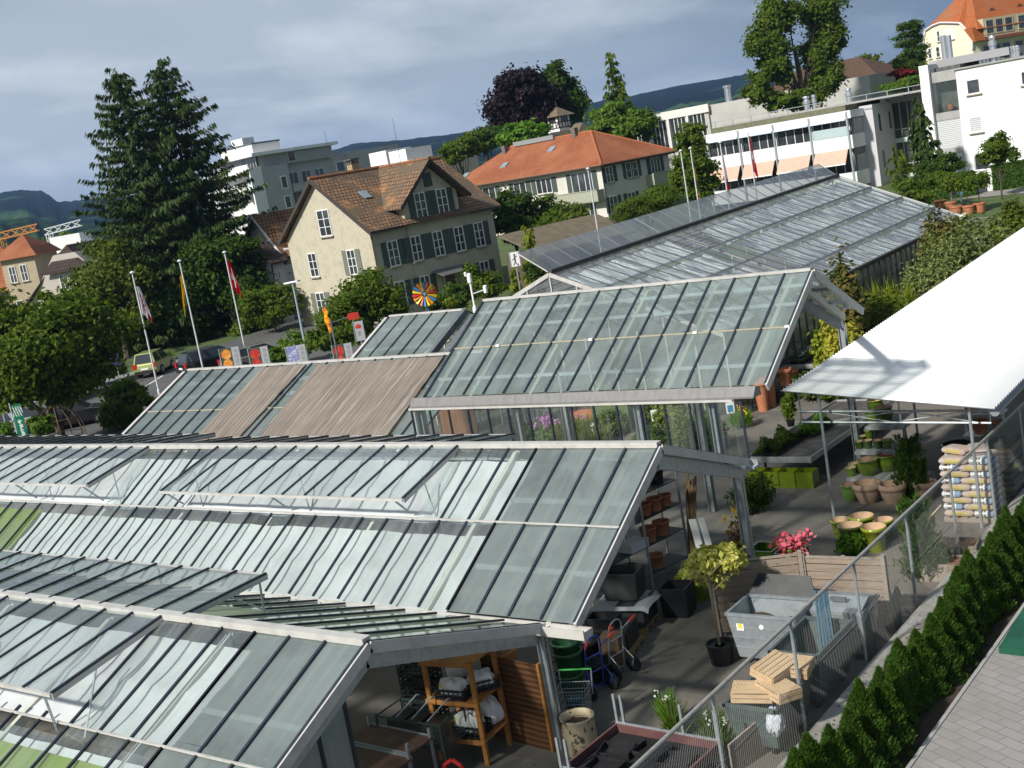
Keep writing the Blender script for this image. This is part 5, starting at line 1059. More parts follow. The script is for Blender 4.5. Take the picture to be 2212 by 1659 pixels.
broad('broadleaf_tree','yellow-green tree above the brown hipped roof','tree',[blob(1872,132,22,18,205),blob(1895,148,18,18,205)],2600,.4,LM['olive'],36,.3)
broad('maple_tree','dark red maple on the roof terrace side of the pine','tree',[blob(1945,158,26,8,136),blob(1960,164,20,7,136)],2200,.2,LM['red'],37,.12)
broad('bush','green bushes below the red maple','bush',[blob(1950,182,42,14,134),blob(1925,190,26,10,132)],3500,.2,LM['light'],38,.1)
broad('broadleaf_tree','green tree at the left foot of the pine','tree',[blob(1945,140,16,16,138),blob(1990,150,14,14,138)],2000,.22,LM['mid'],39,.15)
conifer('fir_tree','dark fir close to the left corner of the white building',(1982,210),None,92,1.35,.4,9,LM['spruce'],40,card=(.34,.10),dens=26,droop=.3)
conifer('pine_sapling','young light green pine in front of the glass link',(1938,328),None,84,.95,.5,6,LM['mid'],41,card=(.34,.07),dens=16,droop=-.25)
broad('bush','dark bush at the foot of the white building bay','bush',[blob(2010,362,30,18,90),blob(2050,352,26,22,90)],3600,.15,LM['dark'],42,.08)
broad('bush','loose green bush left of the clipped hedge','bush',[blob(1965,405,28,22,80),blob(1985,425,30,16,78)],3000,.13,LM['mid'],43,.06)
broad('street_tree','young round street tree in front of the white building','tree',[blob(2150,322,30,26,80),blob(2175,335,22,22,80),blob(2135,340,20,16,80),blob(2155,300,14,16,80)],4200,.13,LM['mid'],44,.07)
broad('round_tree','small round light green tree far off left of the spruces','tree',[blob(135,517,20,12,260)],2500,.5,LM['light'],45,.3)
broad('broadleaf_tree','distant dark tree left of the round light green tree','tree',[blob(95,530,26,14,280)],2000,.6,LM['dark'],46,.3)
def clipped_hedge(label,a,c,w,h,n,seed):
 a=np.array(a);c=np.array(c);d=c-a;L=np.linalg.norm(d);ux=d/L;rg=np.random.default_rng(seed);z0=gz(a[0],a[1])
 t=thing('clipped_hedge',label,'hedge',(a[0],a[1],z0),atan2(ux[1],ux[0]),'clipped hedges')
 P=np.stack([rg.uniform(0,L,n),rg.uniform(-w/2,w/2,n),rg.uniform(0,h,n)],1);f=rg.random(n);N=rg.normal(size=(n,3))*.6
 m=f<.42;P[m,1]=-w/2+rg.normal(size=m.sum())*.03;N[m]+=(0,-1,.2);m=(f>=.42)&(f<.8);P[m,2]=h+rg.normal(size=m.sum())*.03;N[m]+=(0,0,1);m=f>=.9;P[m,0]=np.where(rg.random(m.sum())<.5,0,L);
 P[:,2]+=(np.array([gz(*(a+ux*x)[:2])for x in P[:,0]])-z0)
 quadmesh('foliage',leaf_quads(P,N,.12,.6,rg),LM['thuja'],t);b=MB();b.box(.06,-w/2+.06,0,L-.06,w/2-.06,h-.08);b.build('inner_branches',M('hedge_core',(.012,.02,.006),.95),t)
hA=on_ground(1950,442);hB=on_ground(2108,432)
a_=on_ground(1958,447);c_=on_ground(2108,420)
clipped_hedge('clipped green hedge left of the white meter cabinet',(a_[0],a_[1]),(c_[0],c_[1]),1.0,1.55,9000,1)
a_=on_ground(2146,411);c_=on_ground(2300,384)
clipped_hedge('clipped green hedge right of the white meter cabinet',(a_[0],a_[1]),(c_[0],c_[1]),1.0,1.6,8000,2)
p=on_ground(2128,414);b=MB();zt=1.45;b.box(-.65,0,0,.65,.5,zt);b.box(-.7,-.05,zt,.7,.55,zt+.08)
mc=thing('meter_cabinet','white meter cabinet set between the two clipped hedges','cabinet',(p[0],p[1],gz(p[0],p[1])));b.build('cabinet_body',WHITEP,mc);MB().box(-.6,-.03,.1,-.02,-.005,zt-.1).build('cabinet_door',WHITEP,mc);MB().box(.02,-.03,.1,.6,-.005,zt-.1).build('cabinet_door',WHITEP,mc)
rgT=np.random.default_rng(77);HX=-7.04
PAVZ=.25
for i in range(29):
 y=11.0+i*.58;s=rgT.uniform(.82,1.16);x=HX+rgT.normal()*.04;h=1.26*s;n=6500
 u=rgT.uniform(0,1,n)**.85;a=rgT.uniform(0,6.283,n);r=.45*s*(1-u**1.7)*(.82+.18*np.sin(a*3+i))*np.where(rgT.random(n)<.85,1,rgT.uniform(.5,1,n));r*=1+.12*np.sin(u*23+a*2+i)
 P=np.stack([r*np.cos(a),r*np.sin(a)*1.1,u*h],1);N=np.stack([np.cos(a),np.sin(a),np.full(n,.5)],1)+rgT.normal(size=(n,3))*.55
 D=np.stack([np.cos(a)*.5,np.sin(a)*.5,np.ones(n)],1)+rgT.normal(size=(n,3))*.35;D/=np.linalg.norm(D,axis=1,keepdims=True);W=np.cross(D,N);W/=np.linalg.norm(W,axis=1,keepdims=True);sz=rgT.uniform(.5,1.3,(n,1))
 Q=np.stack([P-D*.03*sz,P+W*.013*sz,P+D*.05*sz,P-W*.013*sz],1)
 t=thing('thuja','pointed green thuja in the hedge row between the mesh fence and the paved terrace','shrub',(x,y,PAVZ-.05),0,'thujas of the hedge row along the mesh fence')
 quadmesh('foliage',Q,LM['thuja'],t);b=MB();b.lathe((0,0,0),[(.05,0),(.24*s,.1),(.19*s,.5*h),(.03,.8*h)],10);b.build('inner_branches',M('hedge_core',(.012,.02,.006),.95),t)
sheet('road',([(-85,26),(-72,42),(-68.5,52),(-70,66)],[(-47,26),(-47,40),(-50,54),(-58,66)]),M('road_asphalt',(.085,.085,.088),.9,0.,(.5,(.115,.11,.105),.4,.7),(60,(.05,.05,.05),.5,.8),bump=.2),.006,30)
sheet('pavement',([(-73.5,38),(-70.4,46),(-68.2,52.2)],[(-71.6,38),(-68.6,46),(-66.6,52)]),M('pavement_grey',(.24,.235,.225),.9,0.,(2,(.2,.195,.185),.4,.7)),.10,14)
b=MB();pts=[(-71.55,38),(-68.55,46),(-66.55,52)]
for a,c in zip(pts[:-1],pts[1:]):b.bar((a[0],a[1],gz(*a)+.05),(c[0],c[1],gz(*c)+.05),.14,.12)
structure(b.build('kerb',CONC))
b=MB()
for a,c in(((-60.8,41.6),(-64.6,47.6)),((-62.5,40.5),(-60.0,42.6))):b.bar((a[0],a[1],gz(*a)+.012),(c[0],c[1],gz(*c)+.012),.12,.004)
structure(b.build('road_marking',WHITEP))
TYRE=M('tyre_rubber',(.012,.012,.013),.8);RIM=M('wheel_rim',(.45,.46,.47),.35,.8)
CARG=M('car_glass',(.03,.035,.04),.05,spec=.9);TAIL=M('tail_light',(.45,.012,.012),.25,spec=.6);HEADL=M('head_light',(.7,.72,.74),.15)
def car(label,loc,rz,paint,L=4.4,W=1.74,H=1.46,kind='estate'):
 t=thing('parked_car',label,'car',loc,rz,'cars parked by the road')
 hb=.88;rear=-L/2;fr=L/2
 prof=[(rear,.34),(rear-.03,.6),(rear+.02,hb+.02),(fr-1.25,hb+.05),(fr-.5,hb-.08),(fr-.06,.66),(fr,.42),(fr-.1,.24),(rear+.1,.24)]
 b=MB();n=len(prof);ys=[(-W/2,.0),(-W/2+.1,1),(W/2-.1,1),(W/2,.0)]
 rings=[]
 for y,k in((-W/2+.08,.94),(-W/2,.86),(-W/2,.3),(W/2,.3),(W/2,.86),(W/2-.08,.94)):pass
 b.ext([(x,-W/2,z)for x,z in prof],(0,W,0));o=b.build('body',paint,t);bv=o.modifiers.new('bev','BEVEL');bv.width=.07;bv.segments=3;bv.limit_method='ANGLE';bv.angle_limit=rad(35)
 top=H;
 if kind=='estate':cab=[(rear+.10,hb),(rear+.32,top-.03),(fr-2.15,top),(fr-1.25,hb)]
 elif kind=='hatch':cab=[(rear+.05,hb),(rear+.22,top-.02),(fr-1.7,top),(fr-.85,hb)]
 else:cab=[(rear+.75,hb),(rear+1.35,top-.03),(fr-2.2,top),(fr-1.25,hb)]
 b=MB();wi=W/2-.06;wo=W/2-.22
 V=[(cab[0][0],-wi,cab[0][1]),(cab[3][0],-wi,cab[3][1]),(cab[3][0],wi,cab[3][1]),(cab[0][0],wi,cab[0][1]),(cab[1][0],-wo,cab[1][1]),(cab[2][0],-wo,cab[2][1]),(cab[2][0],wo,cab[2][1]),(cab[1][0],wo,cab[1][1])]
 b.add(V,[(4,5,6,7),(0,1,5,4),(1,2,6,5),(2,3,7,6),(3,0,4,7),(3,2,1,0)]);o=b.build('cabin',paint,t);bv=o.modifiers.new('bev','BEVEL');bv.width=.05;bv.segments=2
 def lerp(a,c,f):return tuple(a[i]+(c[i]-a[i])*f for i in range(3))
 def pane(a,c,d,e,out,nm):
  ctr=Vector(a)+Vector(c)+Vector(d)+Vector(e);ctr/=4;q=[ctr+(Vector(p)-ctr)*.84+Vector(out)*.015 for p in(a,c,d,e)]
  MB().quad(*q).build(nm,CARG,t)
 for sgn,(i0,i1,i2,i3)in((-1,(0,1,5,4)),(1,(3,2,6,7))):
  for f0,f1 in((0,.46),(.48,1)):pane(lerp(V[i0],V[i1],f0),lerp(V[i0],V[i1],f1),lerp(V[i3],V[i2],f1),lerp(V[i3],V[i2],f0),(0,sgn,.3),'side_window')
 pane(V[1],V[2],V[6],V[5],(1,0,.5),'windscreen');pane(V[0],V[3],V[7],V[4],(-1,0,.4),'rear_window')
 for x in(rear+.82,fr-.85):
  for y in(-W/2+.07,W/2-.07):
   b=MB();b.tube((x,y-.10,.31),(x,y+.10,.31),.31,n=18);w=b.build('wheel',TYRE,t);q=MB();s=-1 if y<0 else 1;q.tube((x,y+s*.101,.31),(x,y+s*.115,.31),.19,n=14);q.build('rim',RIM,w)
 for y in(-W/2+.16,W/2-.16):
  b=MB();b.box(rear-.05,y-.12,.62,rear+.10,y+.12,.92 if kind!='saloon' else.8);b.build('tail_light',TAIL,t);b=MB();b.box(fr-.16,y-.14,.56,fr-.01,y+.14,.70);b.build('headlight',HEADL,t)
 b=MB();b.box(rear-.055,-.25,.52,rear-.03,.25,.63);b.build('number_plate',WHITEP,t);b=MB();b.box(rear-.06,-W/2+.1,.3,rear,W/2-.1,.46);b.build('bumper',BLACKP,t)
 if kind=='estate':b=MB();[b.bar((rear+.4,y,top+.05),(fr-2.2,y,top+.05),.04,.04)for y in(-wo+.05,wo-.05)];b.build('roof_rail',GALV,t)
 return t
def cp(n,c,r=.25):return M('car_paint_'+n,c,r,.25,spec=.6,coat=.6)
p=on_ground(*C4(1390,745));car('black estate car with roof rails parked behind the yellow flag pole',(p[0]-.2,p[1]+.5,gz(p[0],p[1])),rad(74),cp('black',(.012,.014,.018)),4.6)
p=on_ground(*C4(1560,752));car('beige silver estate car parked in front of the black one',(p[0]+.2,p[1]+1.5,gz(p[0],p[1])),rad(74),cp('beige',(.30,.27,.23)),4.6,H=1.42,kind='estate')
p=on_ground(*C4(985,765));car('small lime yellow car half hidden by the white flag pole',(p[0]+.1,p[1]+.3,gz(p[0],p[1])),rad(122),cp('lime',(.36,.40,.14)),3.5,1.58,1.54,'hatch')
p=on_ground(*C4(420,1130));car('black saloon car parked behind the iron dome frame',(p[0]-.3,p[1]+.9,gz(p[0],p[1])),rad(48),cp('black2',(.010,.010,.013)),4.5,H=1.40,kind='saloon')
p=on_ground(*C4(120,1165));car('silver blue car parked at the far left edge under the big tree',(p[0]+.1,p[1]+.9,gz(p[0],p[1])),rad(48),cp('silver',(.38,.42,.47)),4.3,kind='estate')
def emb(n,c):return clothmat(n,c,tuple(x*.82 for x in c),.8,.3,2)
FW,FR,FY,FG=emb('flag_white',(.78,.76,.76)),emb('flag_red',(.62,.015,.025)),emb('flag_yellow',(.85,.48,.01)),emb('flag_green',(.02,.16,.07))
FM=emb('flag_crimson',(.42,.02,.07));FB=emb('flag_blue',(.05,.10,.35))
POLEM=M('pole_white',(.66,.67,.68),.4,.2,(3,(.5,.52,.53),.5,.8))
def flagpole(top,foot,d,label,flag=None,r=.055,gnd=None,group='flagpoles'):
 p=at(*foot,d=d)if gnd is None else gnd;g0=gz(p[0],p[1]);tp=at(*top,d=d);ht=tp[2]-g0
 t=thing('flagpole',label,'flagpole',(p[0],p[1],g0),0,group)
 b=MB();b.lathe((0,0,0),[(r*1.6,0),(r*1.6,.25),(r,.3),(r*.7,ht)],12);b.build('pole',POLEM,t)
 b=MB();b.lathe((0,0,ht),[(r*2.6,0),(r*2.6,.04),(r*.6,.12)],10);b.build('pole_cap',POLEM,t)
 MB().path([(r*1.6,-r,ht-.1),(r*2.4,-r,1.0)],.008,4).build('halyard',STEELD,t)
 return t,(p[0],p[1],g0),ht
def limp_flag(p,name,label,z1,drop,side,colors,paint,width=.62,seed=0):
 """a flag hanging limp: paint(u,v) -> material index, u along the fly, v down"""
 rg=random.Random(seed);nu,nv=36,44;b=MB();ph=rg.random()*6;V=[]
 for j in range(nv+1):
  v=j/nv
  for i in range(nu+1):
   u=i/nu;fold=sin(u*15+ph+v*2.0)*.07*(.4+v);w=width*(.25+.75*v**.8)*(1-.25*v*v)
   x=u*w*.62+.05;V.append((x*side,fold+u*.05,-(drop)*(v*(1-.0*u))-u*(.55+.25*v)*.9*min(1,v*3+.15)))
 F=[];Mi=[]
 for j in range(nv):
  for i in range(nu):
   a=j*(nu+1)+i;F.append((a,a+1,a+nu+2,a+nu+1));Mi.append(paint((i+.5)/nu,(j+.5)/nv))
 V=[(x*rh[0]+y*fh[0],x*rh[1]+y*fh[1],z)for x,y,z in V]
 o=mesh_obj(name,np.array(V),F,colors,None,(p[0],p[1],p[2]+z1),0,True,True,Mi);tag(o,label,'flag','flags hanging limp');return o
def swiss(u,v):
 x,y=u-.5,v-.5
 return 1 if(abs(x)<.11 and abs(y)<.32)or(abs(y)<.11 and abs(x)<.32)else 0
def lionish(u,v):
 for(a,c,r,s)in((.42,.45,.10,.17),(.36,.24,.09,.07),(.55,.34,.12,.035),(.58,.52,.12,.04),(.34,.68,.05,.12),(.52,.70,.05,.13),(.70,.36,.03,.16),(.74,.22,.07,.03)):
  if((u-a)/r)**2+((v-c)/s)**2<1:return 1
 return 2 if v>.80 and u>.6 else 0
def thurgau(u,v):
 base_=0 if v<u*.55+.45 else 1
 for(a,c,r,s)in((.4,.30,.07,.10),(.5,.24,.10,.03),(.55,.38,.03,.08),(.5,.80,.07,.08),(.6,.74,.1,.025)):
  if((u-a)/r)**2+((v-c)/s)**2<1:return 1-base_
 return base_
for(top,foot,d,lab,fl)in(((288,588),(342,840),None,'white flagpole nearest the road edge, first from the left','w'),((390,563),(440,803),None,'white flagpole in front of the black estate car','y'),((478,546),(531,762),None,'white flagpole standing before the beige estate car','r')):
 g_=on_ground(*foot);d=float((g_-CAM)@FWD)*.97;q=CAM+(g_-CAM)*.97
 t,pp,ht=flagpole(top,foot,d,lab,gnd=q)
 if fl=='w':limp_flag(pp,'flag','white flag with a red beast emblem and crimson tip',ht-.75,1.5,1,[FW,FM,FM],lionish,1.0,1)
 if fl=='y':limp_flag(pp,'flag','yellow and green flag with small beasts, hanging narrow before the chestnut',ht-.75,1.7,-.75,[FY,FG],thurgau,.95,2)
 if fl=='r':limp_flag(pp,'flag','red flag with a white cross beside the cream house',ht-.5,1.7,1,[FR,FW],swiss,.9,3)
for(top,foot,d,lab,fl)in(((1269,365),(1293,510),80,'tall white pole in front of the orange roofed house balcony',None),((1472,326),(1487,440),86,'blue-white bare pole behind the raised glass sash, left of the green flag',None),((1494,320),(1508,436),86,'pole with a narrow green and yellow flag behind the glass sash','g'),((1556,308),(1570,412),86,'pole with a white red and blue flag before the peach awnings','t'),((1614,290),(1630,395),86,'pole with a red cross flag before the long white building','s')):
 t,pp,ht=flagpole(top,foot,d,lab,r=.05)
 if fl=='g':limp_flag(pp,'flag','narrow green and yellow flag behind the raised glass sash',ht-.5,2.4,.5,[FY,FG],lambda u,v:1 if(u*1.3+v)%.5>.22 else 0,.7,4)
 if fl=='t':limp_flag(pp,'flag','white blue and red flag in front of the peach awnings',ht-.7,2.6,.6,[FW,FB,FR],lambda u,v:2 if v>.68 else(1 if v>.5 and u>.4 else 0),.8,5)
 if fl=='s':limp_flag(pp,'flag','small red flag with white cross before the long white building',ht-.1,2.4,.7,[FR,FW],swiss,.9,6)
g_=at(632,612,d=66);g0=gz(g_[0],g_[1]);t=thing('street_lamp','slim street lamp with flat white head in front of the cream house','street lamp',(g_[0],g_[1],g0));ht=g_[2]-g0
b=MB();b.lathe((0,0,0),[(.09,0),(.08,1.0),(.045,ht)],10);b.build('pole',M('lamp_pole',(.40,.48,.54),.45,.4),t);b=MB();b.ext([(-.55,-.13,ht),(.5,-.13,ht+.06),(.5,.13,ht+.06),(-.55,.13,ht)],(0,0,.08));b.build('lamp_head',WHITEP,t)
def board(name,label,cat,px,d,w,h,zc,post_h,mats,paint,yaw=YAW,n=(10,12),frame=True,group=None):
 p=at(*px,d=d);g0=gz(p[0],p[1]);t=thing(name,label,cat,(p[0],p[1],g0),yaw,group);z0=p[2]-g0
 b=MB();Mi=[]
 for j in range(n[1]):
  for i in range(n[0]):
   x0_,x1_=-w/2+w*i/n[0],-w/2+w*(i+1)/n[0];za,zb=z0-h/2+h*j/n[1],z0-h/2+h*(j+1)/n[1]
   b.mat(paint((i+.5)/n[0],(j+.5)/n[1]));b.quad((x0_,-.03,za),(x1_,-.03,za),(x1_,-.03,zb),(x0_,-.03,zb))
 b.mat(0);b.box(-w/2,-.026,z0-h/2,w/2,.02,z0+h/2);b.build('panel',mats,t)
 b=MB();b.box(-.03,.022,0,.03,.07,z0+h/2);b.build('post',GALV,t)
 if frame:b=MB();[b.box(x-.02,-.05,z0-h/2-.02,x+.02,.03,z0+h/2+.02)for x in(-w/2-.021,w/2+.021)];b.build('frame',GALV,t)
 return t
PG=M('poster_grey',(.36,.37,.39),.5);PT=M('poster_text',(.22,.23,.25),.6);PO=M('poster_orange',(.62,.20,.03),.5,0.,(6,(.75,.40,.08),.45,.6));PR=M('poster_red',(.45,.02,.02),.5,0.,(5,(.6,.12,.03),.5,.65));PB2=M('poster_blue',(.20,.22,.42),.5,0.,(7,(.55,.56,.66),.48,.6));PDK=M('poster_dark',(.05,.06,.04),.5)
def poster(kind):
 def f(u,v):
  if u>.62:return 2 if(.72<u<.92 and int(v*24)%2==0 and.08<v<.9)else 1
  if kind==3:return 3
  e=((u-.32)/.26)**2;return 3 if e+((v-.70)/.24)**2<1 or e*1.2+((v-.24)/.22)**2<1 else 4
 return f
for px,mt,lab,kk in(((498,773),PO,'display board with an orange pumpkin picture in front of the beige car',0),((560,772),PR,'display board with a red and orange picture right of the third flagpole',1),((641,768),PB2,'display board with a pale blue flower picture beside the street lamp',3),((741,765),PR,'display board with a large red picture at the low glass roof verge',0)):
 board('display_board',lab,'sign',px,61,.92,1.0,0,1,[PG,PG,PT,mt,PDK],poster(kk),n=(16,40),group='picture display boards')
board('display_board','small upright board with a red fruit picture on white, above the others','sign',(776,715),60,.42,.95,0,1,[PG,PG,PT,PR,PDK],lambda u,v:3 if((u-.5)/.36)**2+((v-.74)/.12)**2<1 else(2 if.25<v<.5 and abs(u-.5)<.2 else 1),n=(12,24),group='picture display boards')
board('no_stopping_sign','white square sign with a dark striding figure by the shed','sign',(1112,560),57,.42,.66,0,1,[WHITEP,WHITEP,PDK],lambda u,v:2 if((abs(u-.52)<.10 and.30<v<.72)or((u-.52)/.12)**2+((v-.80)/.07)**2<1 or abs((u-.5)-(v-.3)*1.1)<.07 and.1<v<.32 or abs((u-.5)+(v-.3)*1.1)<.07 and.1<v<.32 or abs((v-.58)-(u-.5)*.5)<.04 and.2<u<.8)else 1,n=(28,40))
board('parking_sign','dark blue parking sign on a thin post at the road','sign',C4(745,670),68,.55,.7,0,1,[M('sign_blue_dark',(.02,.03,.08),.5),M('sign_blue_dark',(.02,.03,.08),.5),WHITEP],lambda u,v:1,n=(2,2),frame=False)
board('street_name_sign','blue and white street name sign cut by the left picture edge','sign',C4(8,990),58,.75,.24,0,1,[FB,M('sign_blue',(.08,.16,.45),.4),WHITEP],lambda u,v:2 if abs(v-.45)<.2 and.15<u<.85 else 1,n=(12,8),frame=False)
p=at(*C4(138,1085),d=56);g0=gz(p[0],p[1]);t=thing('banner','narrow green upright banner with slanting white lettering at the left','banner',(p[0],p[1],g0),YAW);z0=p[2]-g0
b=MB();hw2=.22;rgb_=random.Random(4)
def bp(u,v):return(-hw2+2*hw2*u-.05*v,-.02-.03*sin(v*5),z0-.95+1.85*v)
for j in range(40):
 for i in range(14):
  u,v=(i+.5)/14,(j+.5)/40
  on=(.70<v<.95 and abs(((u-.25)*4+(v*3.2))%1.0-.5)<.2)or(.08<v<.62 and abs(u-.5-.1*sin(v*30))<.08+.05*sin(v*47))or(.08<v<.6 and int(v*26)%3==0 and.35<u<.75)
  b.mat(1 if on else 0);b.quad(bp(i/14,j/40),bp((i+1)/14,j/40),bp((i+1)/14,(j+1)/40),bp(i/14,(j+1)/40))
b.build('banner_cloth',[emb('banner_green',(.02,.20,.11)),FW],t);MB().tube((-hw2-.04,0,0),(-hw2-.1,0,z0+1.0),.025,n=8).build('banner_pole',POLEM,t)
p=at(762,683,d=58);g0=gz(p[0],p[1]);t=thing('direction_sign','dark signpost with a red arrow board over the greenery','sign',(p[0],p[1],g0),YAW);z0=p[2]-g0
b=MB();b.ext([(-.28,-.02,z0),(-.20,-.02,z0-.16),(.28,-.02,z0-.16),(.28,-.02,z0+.16),(-.20,-.02,z0+.16)],(0,.04,0));b.build('arrow_board',M('sign_red',(.42,.03,.015),.5),t);b=MB();b.bar((-1.05,0,z0-.12),(-.28,0,z0),.03,.03);b.tube((-1.05,0,0),(-1.05,0,z0-.05),.045,n=8);b.build('post',STEELD,t)
p=at(706,692,d=58);g0=gz(p[0],p[1]);t=thing('garden_stake','orange and yellow glass flame stake left of the red arrow sign','garden ornament',(p[0],p[1],g0),YAW);z0=p[2]-g0
b=MB();Pq=[(-.10,.55),(.05,.60),(.13,.35),(.06,.2),(.16,0),(.08,-.2),(.14,-.5),(.02,-.62),(-.04,-.25),(-.12,0),(-.07,.25)]
b.ext([(x,-.03,z0+z)for x,z in Pq],(0,.06,0));b.build('flame_glass',M('flame_orange',(.75,.16,.01),.25,0.,(4,(.95,.60,.03),.45,.6),spec=.6),t);MB().tube((0,0,0),(0,0,z0-.5),.02,n=6).build('stake',STEELD,t)
p=at(917,635,d=57);g0=gz(p[0],p[1]);t=thing('garden_windmill','many coloured garden windmill in front of the cream house','windmill',(p[0],p[1],g0),YAW+rad(8));z0=p[2]-g0;R0=.56
WC=[M('vane_'+n_,c,.4)for n_,c in(('red',(.58,.03,.015)),('orange',(.75,.22,.01)),('yellow',(.82,.55,.02)),('blue',(.05,.22,.55)))]
for k in range(18):
 a=2*pi*k/18;b=MB();ca,sa=cos(a),sin(a)
 def pr_(r,w,o):return(r*ca-w*sa,o,z0+r*sa+w*ca)
 b.add([pr_(.14,-.02,-.03),pr_(.14,.02,-.05),pr_(R0,.062,-.11),pr_(R0,-.062,-.02)],[(0,1,2,3)]);o=b.build('vane',WC[(0,1,2,0,3,2,1,3,2)[k%9]],t);o.modifiers.new('s','SOLIDIFY').thickness=.01
b=MB();b.tube((0,.02,z0),(0,-.08,z0),.07,n=12);b.build('hub',GALV,t);b=MB();[b.bar((sx*.3,sy*.2+.1,0),(0,.08,z0),.03,.03)for sx,sy in((-1,0),(1,0),(0,1))];b.build('stand',GALV,t)
p=at(1012,590,d=56);g0=gz(p[0],p[1]);t=thing('weather_mast','white weather station mast with sensors on arms beside the tall greenhouse','weather station',(p[0],p[1],g0),YAW);z0=p[2]-g0
b=MB();b.tube((0,0,0),(0,0,z0),.045,n=8);b.build('mast',WHITEP,t);b=MB();b.bar((0,0,z0-.95),(.62,0,z0-.85),.04,.04);b.bar((0,0,z0-.2),(-.15,0,z0-.1),.03,.03);b.build('arm',WHITEP,t)
for c_,pr in(((.62,0,z0-1.0),[(.09,0),(.10,.3),(.05,.34)]),((0,0,z0-.45),[(.09,0),(.11,.05),(.11,.38),(.05,.45)]),((0,-.12,z0-1.9),[(.08,0),(.11,.2),(.08,.4)]),((-.15,0,z0-.12),[(.05,0),(.07,.15),(.02,.2)])):MB().lathe(c_,pr,10).build('sensor',WHITEP,t)
p=on_ground(*C4(385,1150));p=CAM+(p-CAM)*.9;p[2]=gz(p[0],p[1]);t=thing('iron_dome','rusty iron dome trellis in front of the parked black saloon','trellis',p);b=MB();R0,H0=1.15,1.45
for k in range(12):
 a=2*pi*k/12;b.path([(R0*cos(a)*sin(q),R0*sin(a)*sin(q),.9+H0*cos(q))for q in np.linspace(.05,1.5,8)]+[(R0*cos(a),R0*sin(a),0)],.018,5)
for zz,f in((.9,1),(.45,1),(1.7,.82)):b.path([(R0*f*cos(a),R0*f*sin(a),zz)for a in np.linspace(0,6.283,25)],.015,4)
b.build('lattice',M('rust_iron',(.20,.13,.07),.8,0.,(8,(.12,.07,.04),.4,.7)),t)
sheet('terrace_paving',([(-6.50,2),(-6.46,34)],[(14,2),(14,34)]),brickmat('terrace_pavers',(.30,.285,.27),(.265,.25,.235),(.14,.13,.12),.42,.21,.006,.85,.35,.5,(1.2,(.24,.225,.21),.45,.75),0.,rad(28)),PAVZ,4)
sheet('hedge_soil',([(-7.72,2),(-7.72,34)],[(-6.48,2),(-6.46,34)]),SOIL,PAVZ-.05,4)
b=MB();b.box(-8.30,2,-.02,-7.72,34,PAVZ-.03);structure(b.build('retaining_kerb',M('kerb_concrete',(.40,.39,.36),.9,0.,(2,(.26,.24,.20),.45,.7),(11,(.2,.18,.14),.55,.8),bump=.15)))
b=MB();b.box(-6.53,2,.0,-6.47,34,PAVZ+.02);structure(b.build('paving_edge',CONC))
fe=thing('mesh_fence','galvanised chain-link fence along the yard beside the thuja hedge','fence',(-8.38,17,0))
b=MB();b.tube((0,-9,2.0),(0,17,2.0),.032,n=10);b.build('top_rail',M('rail_galv',(.40,.385,.35),.5,.35,(6,(.30,.29,.26),.45,.7)),fe)
for k in range(11):y=-8.4+k*2.58+.06;b=MB();b.tube((0,y,-.05),(0,y,1.99),.028,n=10);b.build('post',GALV,fe)
b=MB();sp=.072
y=-9.0
def wire(a,c,r=.0014):
 b.tube(a,c,r,r,3,False)
while y<17:
 wire((.036,y,.06),(.036,y+1.92*.62,1.98));wire((.040,y+1.92*.62,.06),(.040,y,1.98));y+=sp
b.build('wire_mesh',M('mesh_wire',(.36,.36,.34),.5,.3),fe)
b=MB();[b.tube((.03,-9,z),(.03,17,z),.004,n=4)for z in(.08,1.02,1.95)];b.build('tension_wire',GALV,fe)
b=MB();b.tube((.04,-9,.09),(.04,17,.09),.022,n=6);b.build('cable',M('cable_black',(.02,.02,.022),.6),fe)
cn=thing('sales_canopy','white corrugated sheet canopy on thin galvanised posts over the pot displays','canopy',(-10.4,26.2,0))
XL,XR,YF,YB_=-12.80,-8.02,26.2,50.0
def cz(x,y):return(3.30+(2.76-3.30)*(x-XL)/(XR-XL))+.036*(y-YF)
b=MB();nw_=int((YB_-YF)/.178);sub=6;V=[];F=[]
for i in range(nw_*sub+1):
 y=YF+(YB_-YF)*i/(nw_*sub);h=.026*cos(2*pi*i/sub)
 V.append((XL+10.4,y-26.2,cz(XL,y)+h));V.append((XR+10.4,y-26.2,cz(XR,y)+h))
for i in range(nw_*sub):F.append((2*i,2*i+1,2*i+3,2*i+2))
b.add(V,F);ro=b.build('corrugated_roof',clothmat('white_sheet',(.90,.90,.89),(.88,.88,.87),.5,.12,1),cn,smooth=True);ro.modifiers.new('s','SOLIDIFY').thickness=.012
L_=lambda x,y,z:(x+10.4,y-26.2,z)
b=MB();b.tube(L_(-12.72,26.9,2.62),L_(-8.3,26.9,2.56),.028,n=8);b.tube(L_(-12.68,26.9,2.36),L_(-8.3,26.9,2.28),.028,n=8)
for x in(-12.70,-10.3,-8.32):b.tube(L_(x,26.9,2.3),L_(x,26.9,cz(x,26.9)-.03),.022,n=8)
for xa,xb in((-12.1,-10.3),(-10.3,-8.6)):b.tube(L_(xa,26.9,2.35),L_(xb,26.9,2.58),.010,n=5);b.tube(L_(xa,26.9,2.6),L_(xb,26.9,2.3),.010,n=5)
b.build('front_truss',GALV,cn)
for(x,y)in((-12.02,26.5),(-8.62,26.5),(-12.02,32.5),(-8.62,32.5),(-12.02,38.5),(-12.02,44.5),(-8.62,38.5),(-8.62,44.5)):b=MB();b.tube(L_(x,y,0),L_(x,y,cz(x,y)-.06),.035,n=10);b.build('post',GALV,cn)
b=MB()
